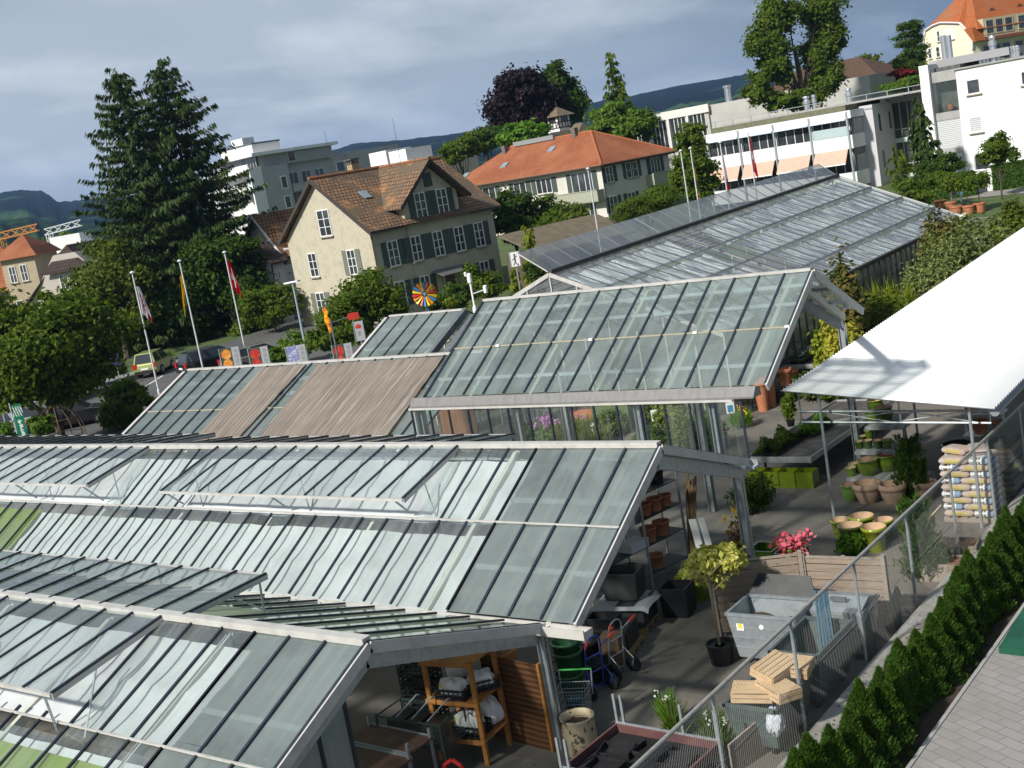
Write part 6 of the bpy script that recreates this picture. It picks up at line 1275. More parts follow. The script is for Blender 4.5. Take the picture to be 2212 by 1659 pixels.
for k in range(8):y=27+k*3.0;b.bar(L_(XL+.1,y,cz(XL+.1,y)-.1),L_(XR-.1,y,cz(XR-.1,y)-.1),.06,.1)
b.build('purlin',STEELD,cn)
b=MB()
for a,c in zip(np.linspace(0,pi,9)[:-1],np.linspace(0,pi,9)[1:]):
 p0=lambda t,y:L_(-7.98+.10*cos(t),y,cz(XR,y)-.04-.10*sin(t));b.quad(p0(a,26.15),p0(a,50),p0(c,50),p0(c,26.15))
b.add([L_(-7.98+.10*cos(t),26.15,cz(XR,26.15)-.04-.10*sin(t))for t in np.linspace(0,pi,9)],[tuple(range(9))]);b.build('gutter',M('gutter_zinc',(.30,.32,.34),.45,.5),cn)
GLZ=M('glazed_green',(.155,.235,.02),.18,0.,(6,(.09,.15,.015),.5,.75),spec=.6,coat=.4);GLZ2=M('glazed_lime',(.21,.25,.015),.16,0.,(5,(.15,.19,.012),.5,.75),spec=.6,coat=.4);GLZ3=M('glazed_dark_green',(.05,.10,.012),.2,spec=.6,coat=.3)
CLAY=M('pale_clay',(.36,.24,.17),.9,0.,(5,(.27,.18,.13),.45,.7),(14,(.42,.32,.26),.55,.75),bump=.2);INNER=M('clay_inside',(.50,.34,.22),.9,0.,(6,(.42,.27,.17),.4,.7))
def pot(name,label,cat,loc,r,h,mt,style='belly',inner=None,group=None,soil=False):
 t=thing(name,label,cat,loc,0,group)
 if style=='belly':pr=[(.62*r,0),(.78*r,.12*h),(.94*r,.45*h),(.95*r,.68*h),(.86*r,.86*h),(.90*r,.90*h),(1.0*r,.93*h),(1.0*r,h),(.88*r,h)]
 elif style=='cone':pr=[(.66*r,0),(.90*r,.80*h),(.92*r,.82*h),(1.0*r,.84*h),(1.02*r,h),(.88*r,h)]
 elif style=='rim':pr=[(.58*r,0),(.78*r,.3*h),(.90*r,.62*h),(.92*r,.70*h),(1.0*r,.74*h),(1.04*r,.84*h),(1.0*r,.95*h),(.94*r,h),(.84*r,h)]
 else:pr=[(.74*r,0),(.92*r,.86*h),(1.0*r,.87*h),(1.0*r,h),(.92*r,h)]
 b=MB();b.lathe((0,0,0),pr,24,False);b.add([(.6*r*cos(a),.6*r*sin(a),.005)for a in np.linspace(0,6.283,13)[:-1]],[tuple(range(12))]);b.build('pot_wall',mt,t,smooth=True)
 q=MB();rt=pr[-1][0];q.lathe((0,0,0),[(rt,h),(rt*.92,h*.75),(rt*.80,h*.62)],24,False);zf=h*(.82 if soil else.62);rf_=rt*(.94 if soil else.80)
 q.add([(rf_*cos(a),rf_*sin(a),zf)for a in np.linspace(0,6.283,25)[:-1]],[tuple(range(24))]);q.build('pot_inside',SOIL if soil else(inner or INNER),t,smooth=True);return t
def gp(px,py,z=0.):return at(px,py,z=z)
CP=[(C9(1020,45),.27,.40,'leftmost of the lime pots, behind the canopy post'),(C9(1158,20),.33,.50,'largest lime pot, at the back middle of the cluster'),(C9(1298,45),.27,.42,'lime pot behind the broom handle, middle of the cluster'),(C9(1440,50),.25,.42,'lime pot on the right of the cluster, behind the mesh'),(C9(1085,80),.33,.52,'front left lime pot above the climbing plant'),(C9(1235,90),.33,.55,'front right lime pot beside the broom handle')]
for(px,r,h,lab)in CP:p=gp(*px,z=h);pot('glazed_pot',lab,'pot',(p[0],p[1],0),r*.86,h,GLZ2,'straight',group='lime glazed pots on the ground')
for(px,r,h,mt,lab)in((C6(1185,1610),.36,.50,CLAY,'wide pale clay pot with thick rim, left of two under the lowest shelf'),(C6(1350,1612),.34,.48,CLAY,'wide pale clay pot with thick rim, right of two under the lowest shelf'),(C6(1560,1590),.30,.45,CLAY,'clay pot behind the slim cypress under the shelf')):p=gp(*px);pot('clay_pot',lab,'pot',(p[0],p[1]+.22,0),r,h,mt,'rim',group='large clay pots')
p=gp(*C6(1083,1590));pot('glazed_pot','mid green glazed pot on the ground at the left end of the lowest shelf','pot',(p[0],p[1]+.1,0),.22,.42,M('glazed_leaf_green',(.12,.24,.04),.18,spec=.6,coat=.4),'belly')
SHELFM=wavemat('shelf_slats',(.42,.42,.41),(.25,.25,.245),1.1,'X',.8,.4,(3,(.34,.34,.33),.45,.7))
ds=thing('plant_stand','three tier slatted display shelf full of green glazed pots under the canopy','shelf',(-11.6,29.4,0))
for(xa,xb,y0,y1,z,lab)in((-12.63,-10.6,28.85,29.55,.35,''),(-12.69,-11.13,29.72,30.3,.80,''),(-12.58,-11.55,30.3,30.85,1.30,'')):b=MB();b.box(xa+11.6,y0-29.4,z-.085,xb+11.6,y1-29.4,z);b.build('shelf_board',SHELFM,ds)
b=MB();[b.box(x-.04,y-.04,0,x+.04,y+.04,z-.09)for x,y,z in((-.9,-.4,.35),(.85,-.4,.35),(-.9,.1,.35),(.85,.1,.35),(-.95,.5,.8),(.35,.5,.8),(-.9,1.2,1.3),(-.05,1.2,1.3))];b.build('shelf_leg',GALV,ds)
SP=[(C6(1192,1425),.35,.27,.40,GLZ,'belly','large green pot left of centre on the lowest tier'),(C6(1315,1400),.35,.26,.42,GLZ,'belly','large green pot with orange inside right of centre on the lowest tier'),(C6(1088,1430),.35,.14,.24,GLZ,'cone','small green pot at the front left corner of the lowest tier'),(C6(1105,1405),.35,.14,.24,GLZ,'cone','small green pot behind the front left one on the lowest tier'),(C6(1440,1410),.35,.20,.36,GLZ,'belly','green pot behind the slim cypress on the lowest tier'),(C6(1540,1425),.35,.16,.34,GLZ,'belly','green pot at the right end of the lowest tier'),(C6(1140,1250),.80,.13,.20,GLZ3,'cone','small dark green pot at the left end of the middle tier'),(C6(1195,1250),.80,.14,.22,GLZ3,'cone','small dark green pot second from left on the middle tier'),(C6(1262,1250),.80,.14,.22,GLZ3,'cone','small dark green pot third from left on the middle tier'),(C6(1322,1248),.80,.13,.22,GLZ,'cone','lighter green small pot fourth from left on the middle tier'),(C6(1205,1185),.95,.13,.24,GLZ,'cone','green pot standing higher at the back of the middle tier'),(C6(1165,1215),.80,.12,.2,GLZ3,'cone','small pot at the back left of the middle tier'),(C6(1225,1085),1.30,.20,.32,GLZ,'belly','green pot at the left end of the top tier'),(C6(1295,1085),1.30,.25,.42,GLZ3,'belly','tall dark green pot on the right of the top tier'),(C6(1245,1030),1.30,.22,.40,GLZ,'belly','light green pot at the back of the top tier')]
for(px,z,r,h,mt,st,lab)in SP:p=gp(*px,z=z);pot('glazed_pot',lab,'pot',(p[0],p[1]+r*.6,z),r,h,mt,st,INNER if 'orange' not in lab else TERRA,group='green glazed pots on the plant stand')
pot('glazed_pot','very dark green pot in the shade right of the plant stand','pot',(-10.55,31.2,0),.42,.6,GLZ3,'belly',M('dark_soil',(.02,.016,.012),.9))
conifer('slim_cypress','slim dark cypress in front of the plant stand',C6(1450,1195),None,float((at(*C6(1470,1590),z=0)-CAM)@FWD),.21,.055,9,LM['thuja'],60,card=(.06,.014),dens=22,droop=-.8,zlow=.02,up=True)
conifer('slim_cypress','slim cypress growing right behind the mesh fence post',C9(1505,-60),None,float((at(*C9(1590,560),x=-8.75)-CAM)@FWD),.24,.06,9,LM['thuja'],61,card=(.065,.015),dens=22,droop=-.8,zlow=.02,up=True)
p=at(*C6(1640,1230),z=0);tr=thing('terracotta_rack','white folding rack stacked with terracotta pots under the canopy','rack',(-10.35,33.0,0));b=MB()
for z in(.35,.95,1.55):b.box(-.55,-.2,z-.03,.55,.3,z)
for x in(-.5,.5):b.bar((x,-.2,0),(x,.3,1.9),.03,.03);b.bar((x,.3,0),(x,-.2,.95),.03,.03)
b.build('frame',WHITEP,tr)
tz=pot('terracotta_pot','terracotta pots stacked on the white rack','pot',(-10.75,33.05,1.55),.13,.22,TERRA,'straight',TERRA,'terracotta pots on the white rack')
for(x,z,s)in((-10.45,1.55,1),(-10.15,1.55,1),(-9.95,1.55,.9),(-10.6,1.77,.9),(-10.3,1.77,.9),(-10.7,.95,1.4),(-10.25,.95,1.6),(-10.5,.35,1.7),(-10.0,.35,1.5)):dup(tz,(x,33.05,z),0,None,s)
def bag_paint():
 pass
BAGM=[M('bag_film_brown',(.46,.38,.34),.3,0.,(5,(.36,.27,.22),.45,.7),spec=.6),M('bag_print_yellow',(.42,.35,.12),.35,spec=.5),M('bag_film_white',(.62,.64,.66),.3,spec=.6),M('bag_print_blue',(.22,.32,.44),.35,spec=.5),M('bag_print_dark',(.12,.08,.05),.4)]
def soil_bag(kind,L=.62,D=.40,T=.155):
 b=MB();nu,nv=22,14
 def fn(u,v):
  a=2*pi*v;cx_2=abs(cos(a))**.45*(1 if cos(a)>=0 else-1);sz=abs(sin(a))**.6*(1 if sin(a)>=0 else-1);e=(1-abs(2*u-1)**7)**.5 if abs(2*u-1)<1 else 0
  return((u-.5)*L,cx_2*D/2*(.86+.14*e),T/2+sz*T/2*(.15+.85*e)*(1+.04*sin(u*19+v*7)))
 V=[];
 for i in range(nu):
  for j in range(nv):
   u=(i+.5)/nu;v=(j+.5)/nv;front=.30<v<.70;
   if kind==0:k=0 if not(.22<u<.80 and.42<v<.62)else(1 if int(v*70)%3 else 4)
   else:k=2 if u<.70 else 3;k=4 if(.12<u<.62 and front and int(v*46)%2==0 and int(u*44)%3)else k
   b.mat(k);b.quad(fn(i/nu,j/nv),fn((i+1)/nu,j/nv),fn((i+1)/nu,(j+1)/nv),fn(i/nu,(j+1)/nv))
 return b.build('soil_bag',BAGM,smooth=True)
b=MB();[b.box(-.55,y,0,.55,y+.1,.09)for y in(-.42,-.05,.32)];[b.box(x,-.42,.09,x+.13,.42,.115)for x in np.linspace(-.55,.42,6)]
PX,PY,PZ=-9.00,27.25,0.0
pl=tag(b.build('pallet',GREYW,loc=(PX,PY,PZ),rz=rad(0)),'wooden pallet under the big stack of potting soil bags','pallet')
proto=[soil_bag(0,.66),soil_bag(1,.44)];first=[True,True]
for lay in range(9):
 for row in range(2):
  x=-.55
  seq=(0,1)if(lay+row)%2==0 else(1,0)
  for kd in seq:
   Lb=(.66,.44)[kd];o=proto[kd]if first[kd]else proto[kd].copy()
   if not first[kd]:COL.objects.link(o)
   first[kd]=False;o.location=(PX+x+Lb/2,PY-.21+.42*row+RNG.normal()*.012,PZ+.115+lay*.152);o.rotation_euler[2]=RNG.normal()*.02;x+=Lb+.004
   tag(o,'brown plastic bag of potting soil with yellow print in the tall stack behind the fence' if kd==0 else 'white plastic soil bag with a blue end in the tall stack behind the fence','soil bag','bags of potting soil stacked on the pallet')
for(dx_,dy_,z,lab)in((-.22,.05,0,'loose brown soil bag lying left on top of the stack'),(.2,.1,0,'loose brown soil bag lying right on top of the stack')):
 o=proto[0].copy();COL.objects.link(o);o.location=(PX+dx_,PY+dy_,PZ+.115+9*.152+.003);o.rotation_euler[2]=.4*(1 if dx_>0 else-1)+pi/2*(dx_>0);tag(o,lab,'soil bag','bags of potting soil stacked on the pallet')
SLAT=M('slat_wood',(.30,.235,.18),.85,0.,(3,(.18,.135,.10),.45,.7,(.5,1,9)),(30,(.34,.29,.24),.5,.8),bump=.25)
def slat_fence(label,a,c,h,seed):
 a=np.array(a);c=np.array(c);L=float(np.linalg.norm(c-a));t=thing('slat_fence',label,'fence',(a[0],a[1],0),atan2(c[1]-a[1],c[0]-a[0]),'weathered wooden slat fences');rg=random.Random(seed)
 for k in range(int(h/.155)):
  z=.12+k*.152;b=MB();o=.012*(k%2)+rg.uniform(-.002,.002);b.obox((L/2,-.012-o,z+.065),(L,.02,.138),mtx=Matrix.Rotation(rg.uniform(-.05,.02)+.10,3,'X'));b.build('slat',SLAT,t)
 for x in(.03,L/2,L-.03):b=MB();b.box(x-.035,.02,0,x+.035,.06,h+.02);b.build('batten',GREYW,t)
 b=MB();b.box(-.09,-.06,0,-.01,.06,h+.06);b.build('post',GREYW,t);b=MB();b.box(L+.01,-.06,0,L+.09,.06,h+.06);b.build('post',GREYW,t)
 b=MB();b.box(0,-.04,h-.02,L,.03,h+.01);b.build('cap',GREYW,t);return t
slat_fence('weathered wooden slat fence, left length behind the open skip and yellow tree',(-11.55,19.75),(-10.12,20.45),1.52,1)
slat_fence('weathered wooden slat fence, right length ending at the mesh fence',(-9.98,20.52),(-8.58,20.62),1.46,2)
ZINC=M('zinc_sheet',(.36,.40,.42),.45,.45,(5,(.26,.29,.31),.45,.7),(22,(.48,.52,.54),.6,.75));ZDK=M('zinc_dull_dark',(.10,.135,.13),.5,.3,(4,(.07,.09,.09),.45,.7))
def skip(label,loc,rz,W,D,H,lid,mt,sticker=True,group='waste skips by the fence'):
 t=thing('waste_skip',label,'skip',loc,rz,group);i0=.10;th=.02
 b=MB();zb=.16
 def wall(a0,a1,b0,b1):b.add([a0,a1,b1,b0],[(0,1,2,3)])
 T=[(0,0,H),(W,0,H),(W,D,H),(0,D,H)];Bt=[(i0,i0,zb),(W-i0,i0,zb),(W-i0,D-i0,zb),(i0,D-i0,zb)]
 for i in range(4):wall(T[i],T[(i+1)%4],Bt[i],Bt[(i+1)%4])
 b.add(Bt,[(0,1,2,3)]);bo=b.build('body',mt,t);bo.modifiers.new('s','SOLIDIFY').thickness=.018
 b=MB()
 for z in(.36,.56,.76):
  if z<H-.1:f=(z-zb)/(H-zb);o=i0*(1-f);b.bar((o,o-.012,z),(W-o,o-.012,z),.02,.03);b.bar((W-o+.012,o,z),(W-o+.012,D-o,z),.02,.03);b.bar((o-.012,o,z),(o-.012,D-o,z),.02,.03)
 b.build('rib',mt,t)
 b=MB();b.bar((-.03,0,H),(W+.03,0,H),.06,.05);b.bar((-.03,D,H),(W+.03,D,H),.06,.05);b.bar((0,-.03,H+.001),(0,D+.03,H+.001),.05,.05);b.bar((W,-.03,H+.001),(W,D+.03,H+.001),.05,.05);b.build('rim',mt,t)
 for x in(.2,W-.2):
  for y in(.2,D-.2):b=MB();b.tube((x-.03,y,.09),(x+.03,y,.09),.09,n=12);w=b.build('castor',TYRE,t)
 if lid=='open':
  b=MB();b.add([(-.02,D+.02,H),(W+.02,D+.02,H),(W-.14,D+.26,H+.34),(.14,D+.26,H+.34)],[(0,1,2,3)]);o=b.build('lid',M('lid_dark',(.018,.02,.022),.5,.1,(3,(.035,.038,.04),.5,.7)),t);o.modifiers.new('s','SOLIDIFY').thickness=.03
  b=MB();b.grid(lambda u,v:(.12+(W-.24)*u,.12+(D-.24)*v,H-.30+.06*sin(u*9)*sin(v*7)),14,10);b.build('waste',SOIL,t)
 elif lid=='shut':
  b=MB();b.ext([(0,-.03,H+.03),(0,D*.5,H+.16),(0,D+.03,H+.03)],(W,0,0));b.build('lid',mt,t);b=MB();b.box(W*.35,D*.2,H+.15,W*.65,D*.28,H+.21);b.build('lid_handle',STEELD,t)
 if sticker:
  zz=H-.30;o=i0*(1-(zz-zb)/(H-zb))-.03
  b=MB();b.mat(0);b.box(.16,o-.004,zz,.30,o,zz+.22);b.mat(1);b.box(.185,o-.006,zz+.04,.275,o-.004,zz+.13);b.build('sticker',[WHITEP,M('sticker_yellow',(.75,.55,.10),.5)],t)
  b=MB();b.tube((W*.5,o-.012,zz+.10),(W*.5,o,zz+.10),.045,n=14);b.build('badge',WHITEP,t)
 return t
skip('open zinc waste skip with its dark lid up, beside the potted yellow tree',(-10.76,18.66,0),rad(1),1.30,.92,1.0,'open',ZINC)
skip('zinc waste skip with a shut lid behind the blue hose, before the slat fence',(-9.42,19.25,0),rad(2),.92,.9,.92,'shut',ZINC)
skip('dull dark green waste skip standing close to the mesh fence, half in shade',(-9.30,17.35,0),rad(0),.82,1.45,1.0,None,ZDK,False)
skip('zinc skip nearest the viewer, loaded with wooden fruit crates',(-9.34,15.72,0),rad(0),.86,1.3,.82,None,ZDK,False)
b=MB();zz=.30
for k in range(2):b.box(-.02+k*.21,0,0,.17+k*.21,.04,1.0)
b=MB();rgk=random.Random(3)
for k in range(5):b.tube((-8.95+.05*k,18.5+.03*k,.25),(-8.92+.045*k+rgk.uniform(-.02,.02),18.55,1.62),.022,n=6)
tag(b.build('hose_bundle',M('hose_blue',(.07,.15,.21),.6)),'bundle of faded blue hoses hanging upright between the skips','hose')
for(px,lab,sz)in(((C9(1205,700)),'tall dark steel sheet leaning at the fence behind the crate skip',(.55,1.1)),((C9(1400,690)),'dark steel sheet with slanted top at the foot of the slat fence',(.42,.75))):
 p=at(*px,x=-8.52);b=MB();w,h=sz;z0=max(p[2]-h*.6,0.02);b.ext([(0,-w/2,0),(0,w/2-.12,0),(0,w/2,h*.8),(0,w/2-.1,h),(0,-w/2,h*.72)],(.05,0,0));tag(b.build('steel_sheet',ZDK,loc=(-8.56,p[1],0)),lab,'metal sheet')
CRW=M('crate_wood',(.56,.40,.23),.8,0.,(4,(.44,.30,.16),.45,.7,(1,6,6)),(40,(.60,.46,.30),.5,.8),bump=.1)
def crate():
 b=MB();L,W,H=.62,.43,.18
 for k in range(5):y=-W/2+W*k/5;b.box(-L/2,y+.003,H-.012,L/2,y+W/5-.009,H)
 for s in(-1,1):
  for k in range(2):b.box(-L/2,s*W/2-.006,.012+k*.078,L/2,s*W/2+.006,.075+k*.078)
  for k in range(2):b.box(s*L/2-.008,-W/2+.01,.012+k*.078,s*L/2+.008,W/2-.01,.078+k*.078)
  for q in(-1,1):b.box(s*(L/2-.03)-.015,q*(W/2-.022)-.014,0,s*(L/2-.03)+.015,q*(W/2-.022)+.014,H-.013)
 return b.build('fruit_crate',CRW)
c0=crate();CR=[((-8.98,16.0,.86),(0.03,.05,.35),'upturned wooden fruit crate at the front left of the skip'),((-8.60,16.12,.90),(-.05,.06,-.5),'upturned wooden fruit crate at the front right of the skip'),((-8.80,16.42,1.10),(.28,-.06,1.35),'upturned wooden fruit crate leaning on top of the others'),((-8.62,16.68,1.04),(.10,.10,.15),'wooden fruit crate behind the top one in the skip'),((-8.85,16.95,.98),(3.3,.15,.5),'open wooden fruit crate at the back of the crate heap')]
for i,(l,r,lab)in enumerate(CR):
 o=c0 if i==0 else c0 .copy()
 if i:COL.objects.link(o)
 o.location=l;o.rotation_euler=r;tag(o,lab,'crate','fruit crates on the skip')
b=MB();rgk=np.random.default_rng(8);b.grid(lambda u,v:(.14*sin(pi*v)*cos(6.283*u)*(1+.25*sin(u*31+v*11)),.12*sin(pi*v)*sin(6.283*u),.20*cos(pi*v)*(1+.2*sin(u*23))+.02*sin(u*50+v*40)),26,18)
tag(b.build('plastic_bag',M('clear_bag',(.55,.58,.63),.12,0.,(9,(.40,.43,.48),.45,.6),spec=.8),loc=(-8.56,15.78,.62)),'crumpled clear plastic bag hanging at the crate skip corner','bag')
b=MB();b.ext([(0,0,0),(.9,.02,0),(.9,.02,.62),(0,0,.5)],(0,.035,0));tag(b.build('leaning_board',GREYW,loc=(-9.0,15.1,0),rz=rad(75)),'old wooden board leaning below the crate skip at the fence foot','board')
rgl=np.random.default_rng(41);P=np.concatenate([np.stack([rgl.uniform(-13.5,-8.5,420),rgl.uniform(13,29,420),np.zeros(420)],1),np.stack([rgl.normal(-8.75,.18,260),rgl.uniform(11,30,260),np.zeros(260)],1),np.stack([rgl.normal(-7.95,.12,260),rgl.uniform(11,30,260),np.full(260,PAVZ-.03)],1)]);P[:,2]+=.012
stuff(quadmesh('leaf_litter',leaf_quads(P,rgl.normal(size=(len(P),3))*.25+np.array([0,0,1]),.028,.6,rgl),leafmat('dry_leaves',(.10,.065,.03),(.22,.16,.07),.1,(9,(.07,.09,.03)))))
def ZQ(x,y):return 1557.7+x*.2909,761.6+y*.2909
def ZT(x,y):return 1176.9+x*.3971,1280.8+y*.3971
def ZG(x,y):return 865.4+x*.5996,816.9+y*.5996
def ZR(x,y):return 1626.9+x*.4606,484.6+y*.4606
def plant(name,label,px,rx,hpx,mt,n,size,seed,z=None,flowers=None,group=None,cat='plant',aspect=.5,upright=False,base=None,potted=None):
 """a shrub or pot plant whose foot is seen at px (or stands at base)"""
 if group and 'bed' in group:rx*=1.2;hpx*=1.05;n=n*1.4
 n=int(n);p=base if base is not None else(on_ground(*px)if z is None else at(*px,z=z));p=np.array(p,float);lift=0.
 if base is None and z is None and px[0]>1700 and p[0]<-18.6 and p[1]>36:
  p=at(px[0],px[1],x=-17.6+(seed%3)*.5);lift=p[2]-gz(p[0],p[1]);p=np.array([p[0],p[1],gz(p[0],p[1])])
 d=float((p-CAM)@FWD);k=d/F_PX;R_,Hh=rx*k,hpx*k+lift;rg=np.random.default_rng(seed)
 t=thing(name,label,cat,p,0,group);z0=0.
 if potted:b=MB();b.lathe((0,0,0),[(potted[0]*.75,0),(potted[0],potted[1]),(potted[0]*.9,potted[1])],14);b.build('plant_pot',potted[2],t);z0=potted[1]*.9
 if upright:
  m=n;a=rg.uniform(0,6.283,m);rr=R_*rg.uniform(0,1,m)**.5;P=np.stack([rr*np.cos(a),rr*np.sin(a),z0+rg.uniform(.05,1,m)*Hh*.5],1);D=np.stack([np.cos(a)*.35,np.sin(a)*.35,np.full(m,1.)],1)+rg.normal(size=(m,3))*.2;D/=np.linalg.norm(D,axis=1,keepdims=True)
  W=np.cross(D,rg.normal(size=(m,3)));W/=np.linalg.norm(W,axis=1,keepdims=True);L=Hh*.5*rg.uniform(.5,1.1,(m,1));Q=np.stack([P,P+D*L*.5+W*size*.25,P+D*L,P+D*L*.5-W*size*.25],1)
 else:
  bl=[(0,0,z0+Hh*.55,R_*.8,Hh*.45)]+[(R_*.5*cos(q),R_*.5*sin(q),z0+Hh*rg.uniform(.35,.6),R_*.55,Hh*.35)for q in np.linspace(0,6.283,6)[:-1]+rg.random()]
  Q,tips=crown_quads(bl,n,size,rg,aspect,.3,12)
 quadmesh('foliage',Q,mt,t)
 b=MB()
 for q in range(5):b.tube((0,0,z0-.02),(R_*.5*cos(q*1.26),R_*.5*sin(q*1.26),z0+Hh*.7),.012+.01*Hh,.006,5)
 b.build('stem',BARK,t)
 if flowers:
  fm,fn_,fs=flowers[:3];cl_n=max(3,fn_//14);cen=np.stack([rg.normal(size=cl_n)*R_*.45,rg.normal(size=cl_n)*R_*.45,z0+Hh*rg.uniform(.6,1.1,cl_n)],1);w=rg.integers(0,cl_n,fn_);Pf=cen[w]+rg.normal(size=(fn_,3))*fs*1.3
  quadmesh('blossom',leaf_quads(Pf,rg.normal(size=(fn_,3))+np.array([0,-.4,.6]),fs,.8,rg),fm,t)
 return t
PINK=leafmat('pink_petals',(.55,.08,.14),(.72,.20,.24),.3,(9,(.60,.12,.16)));LILAC=leafmat('lilac_petals',(.42,.14,.42),(.60,.30,.58),.3,(9,(.40,.16,.42)));WHITEF=leafmat('white_petals',(.7,.7,.66),(.8,.8,.76),.3,(9,(.7,.7,.62)));YELF=leafmat('yellow_petals',(.72,.42,.02),(.85,.58,.04),.3,(9,(.7,.4,.02)))
p=at(*C9(262,960),z=0);p=np.array([-11.03,18.72,0]);t=thing('potted_tree','small standard tree with yellow variegated leaves in a black tub by the open skip','tree',p)
b=MB();b.lathe((0,0,0),[(.20,0),(.25,.36),(.265,.37),(.265,.40),(.235,.40),(.23,.35)],18);b.build('tub',BLACKP,t);b=MB();b.lathe((0,0,.33),[(.235,0),(.1,.02)],16);b.build('soil',SOIL,t)
b=MB();pts=[(0,0,.3),(-.03,.02,.8),(-.02,0,1.3),(-.05,.02,1.75)]
for a,c in zip(pts[:-1],pts[1:]):b.tube(a,c,.027,.024,7)
for q in range(7):b.tube((-.03,0,1.35+.05*q),(.38*cos(q*1.1),.38*sin(q*1.1),1.7+.06*q),.012,.005,5)
b.build('trunk',M('young_bark',(.20,.16,.10),.9),t);dT=float((p-CAM)@FWD);bl=[]
for(px,py,rx,ry)in((1542,1200,46,26),(1575,1205,28,28),(1510,1222,34,20),(1490,1232,22,15),(1530,1250,30,12),(1562,1258,14,12)):q=at(px,py,d=dT);bl.append((q[0]-p[0],q[1]-p[1],q[2],rx*dT/F_PX,ry*dT/F_PX))
Q,_=crown_quads(bl,4600,.066,np.random.default_rng(5),.6,.24,11);quadmesh('crown',Q,LM['cream'],t)
plant('rose_bush','rose bush with clusters of pink roses above the slat fence',None,27,160,LM['light'],2000,.05,3,flowers=(PINK,340,.050),cat='rose bush',base=(-10.5,21.2,0),group=None)
plant('bush','green bush left of the pink roses behind the yellow tree',None,32,150,LM['mid'],2200,.06,4,cat='bush',base=(-11.75,21.0,0))
plant('bush','dense round dark green bush under the greenhouse corner post',C6(470,1650),46,80,LM['dark'],5200,.045,5,cat='bush')
plant('climber','bright leafy climber below the lime pots at the mesh fence',C9(1090,275),30,50,LM['bright'],1500,.055,6,cat='plant')
plant('conifer_shrub','dark blue-green young fir at the raised beds behind the mesh',C9(1640,400),36,80,LM['spruce'],1400,.07,7,cat='shrub',aspect=.25)
plant('bush','dark shrub at the foot of the fence by the raised beds',C9(1590,430),24,60,LM['dark'],1200,.06,8,cat='bush')
plant('grass_clump','thin leaning green weeds growing through the mesh fence near the trays',ZT(720,800),16,120,LM['light'],260,.03,9,upright=True,flowers=(WHITEF,30,.02),cat='weed')
plant('grass_clump','tall yellow-green flowering weed left of the trays',ZT(680,740),14,105,LM['bright'],160,.05,10,upright=True,cat='weed')
plant('grass_clump','dry weeds behind the mesh right of the trays',ZT(940,860),24,120,LM['light'],260,.03,11,upright=True,flowers=(WHITEF,40,.02),cat='weed')
for(px,w,h,lab)in((C9(1800,200),1.0,.32,'raised bed box of pale boards with soil behind the mesh, nearer the bag stack'),(C9(1745,330),.9,.36,'raised bed box of pale boards at the foot of the cypress')):
 p=at(*px,z=.3);t=thing('raised_bed',lab,'raised bed',(p[0]-.15,p[1],0),rad(8));b=MB();b.box(-w/2,-.3,0,w/2,-.26,h);b.box(-w/2,.26,0,w/2,.30,h);b.box(-w/2,-.26,0,-w/2+.04,.26,h);b.box(w/2-.04,-.26,0,w/2,.26,h);b.build('boards',GREYW,t);b=MB();b.box(-w/2+.04,-.26,0,w/2-.04,.26,h-.05);b.build('bark_mulch',M('bark_mulch',(.30,.17,.10),.95,0.,(12,(.16,.09,.05),.45,.65),bump=.5),t)
b=MB();b.tube((-9.85,25.0,.05),(-9.0,25.2,.95),.014,n=6);tag(b.build('broom_handle',M('pale_wood',(.55,.42,.26),.7)),'pale wooden broom handle leaning over the lime pots','broom handle')
LIME=M('square_planter_lime',(.15,.20,.008),.2,0.,(4,(.09,.13,.006),.45,.75),spec=.6,coat=.4)
def square_planter(label,loc,s,h):
 t=thing('square_planter',label,'planter',loc,rad(2),'square lime planters');b=MB();o=.04
 for(a,c)in(((-s/2,-s/2),(s/2,-s/2+o)),((-s/2,s/2-o),(s/2,s/2)),((-s/2,-s/2+o),(-s/2+o,s/2-o)),((s/2-o,-s/2+o),(s/2,s/2-o))):b.box(a[0],a[1],0,c[0],c[1],h)
 b.build('planter_wall',LIME,t);MB().box(-s/2+o,-s/2+o,0,s/2-o,s/2-o,h*.55).build('planter_floor',INNER,t)
for k,(x,lab)in enumerate(((-15.25,'lime green square planter, leftmost of four under the bench, half behind the bush'),(-14.82,'lime green square planter, second from left under the bench'),(-14.35,'lime green square planter, third from left under the bench'),(-13.86,'lime green square planter, rightmost and largest of four under the bench'))):square_planter(lab,(x,29.25,0),.44+.02*(k==3),.44)
ALUB=M('bench_aluminium',(.55,.56,.56),.35,.6,(5,(.42,.43,.43),.45,.7));MATM=M('bench_mat',(.06,.055,.05),.9,0.,(2.5,(.13,.115,.10),.45,.7),(25,(.035,.03,.03),.5,.75),bump=.2)
def bench(label,x0,x1,y0,y1,z):
 t=thing('plant_bench',label,'bench',((x0+x1)/2,y0,gz((x0+x1)/2,y0)));w=(x1-x0)/2;L=y1-y0
 b=MB();b.box(-w,0,z-.10,w,.02,z+.06);b.box(-w,L-.02,z-.10,w,L,z+.06);b.box(-w,.02,z-.1,-w+.02,L-.02,z+.06);b.box(w-.02,.02,z-.1,w,L-.02,z+.06);[b.box(-w,-.012,z-.06+.05*k,w,-.001,z-.03+.05*k)for k in range(2)];b.build('bench_edge',ALUB,t)
 b=MB();b.box(-w+.02,.02,z-.06,w-.02,L-.02,z);b.build('bench_top',MATM,t)
 for x in(-w+.25,w-.25):
  for y in(.5,L-.5):b=MB();b.box(x-.03,y-.03,0,x+.03,y+.03,z-.1);b.build('leg',STEELD,t)
 return t
bench('long aluminium plant bench with dark mat and leafy seedlings, right of the glass wall',-15.55,-13.72,29.3,35.5,.72)
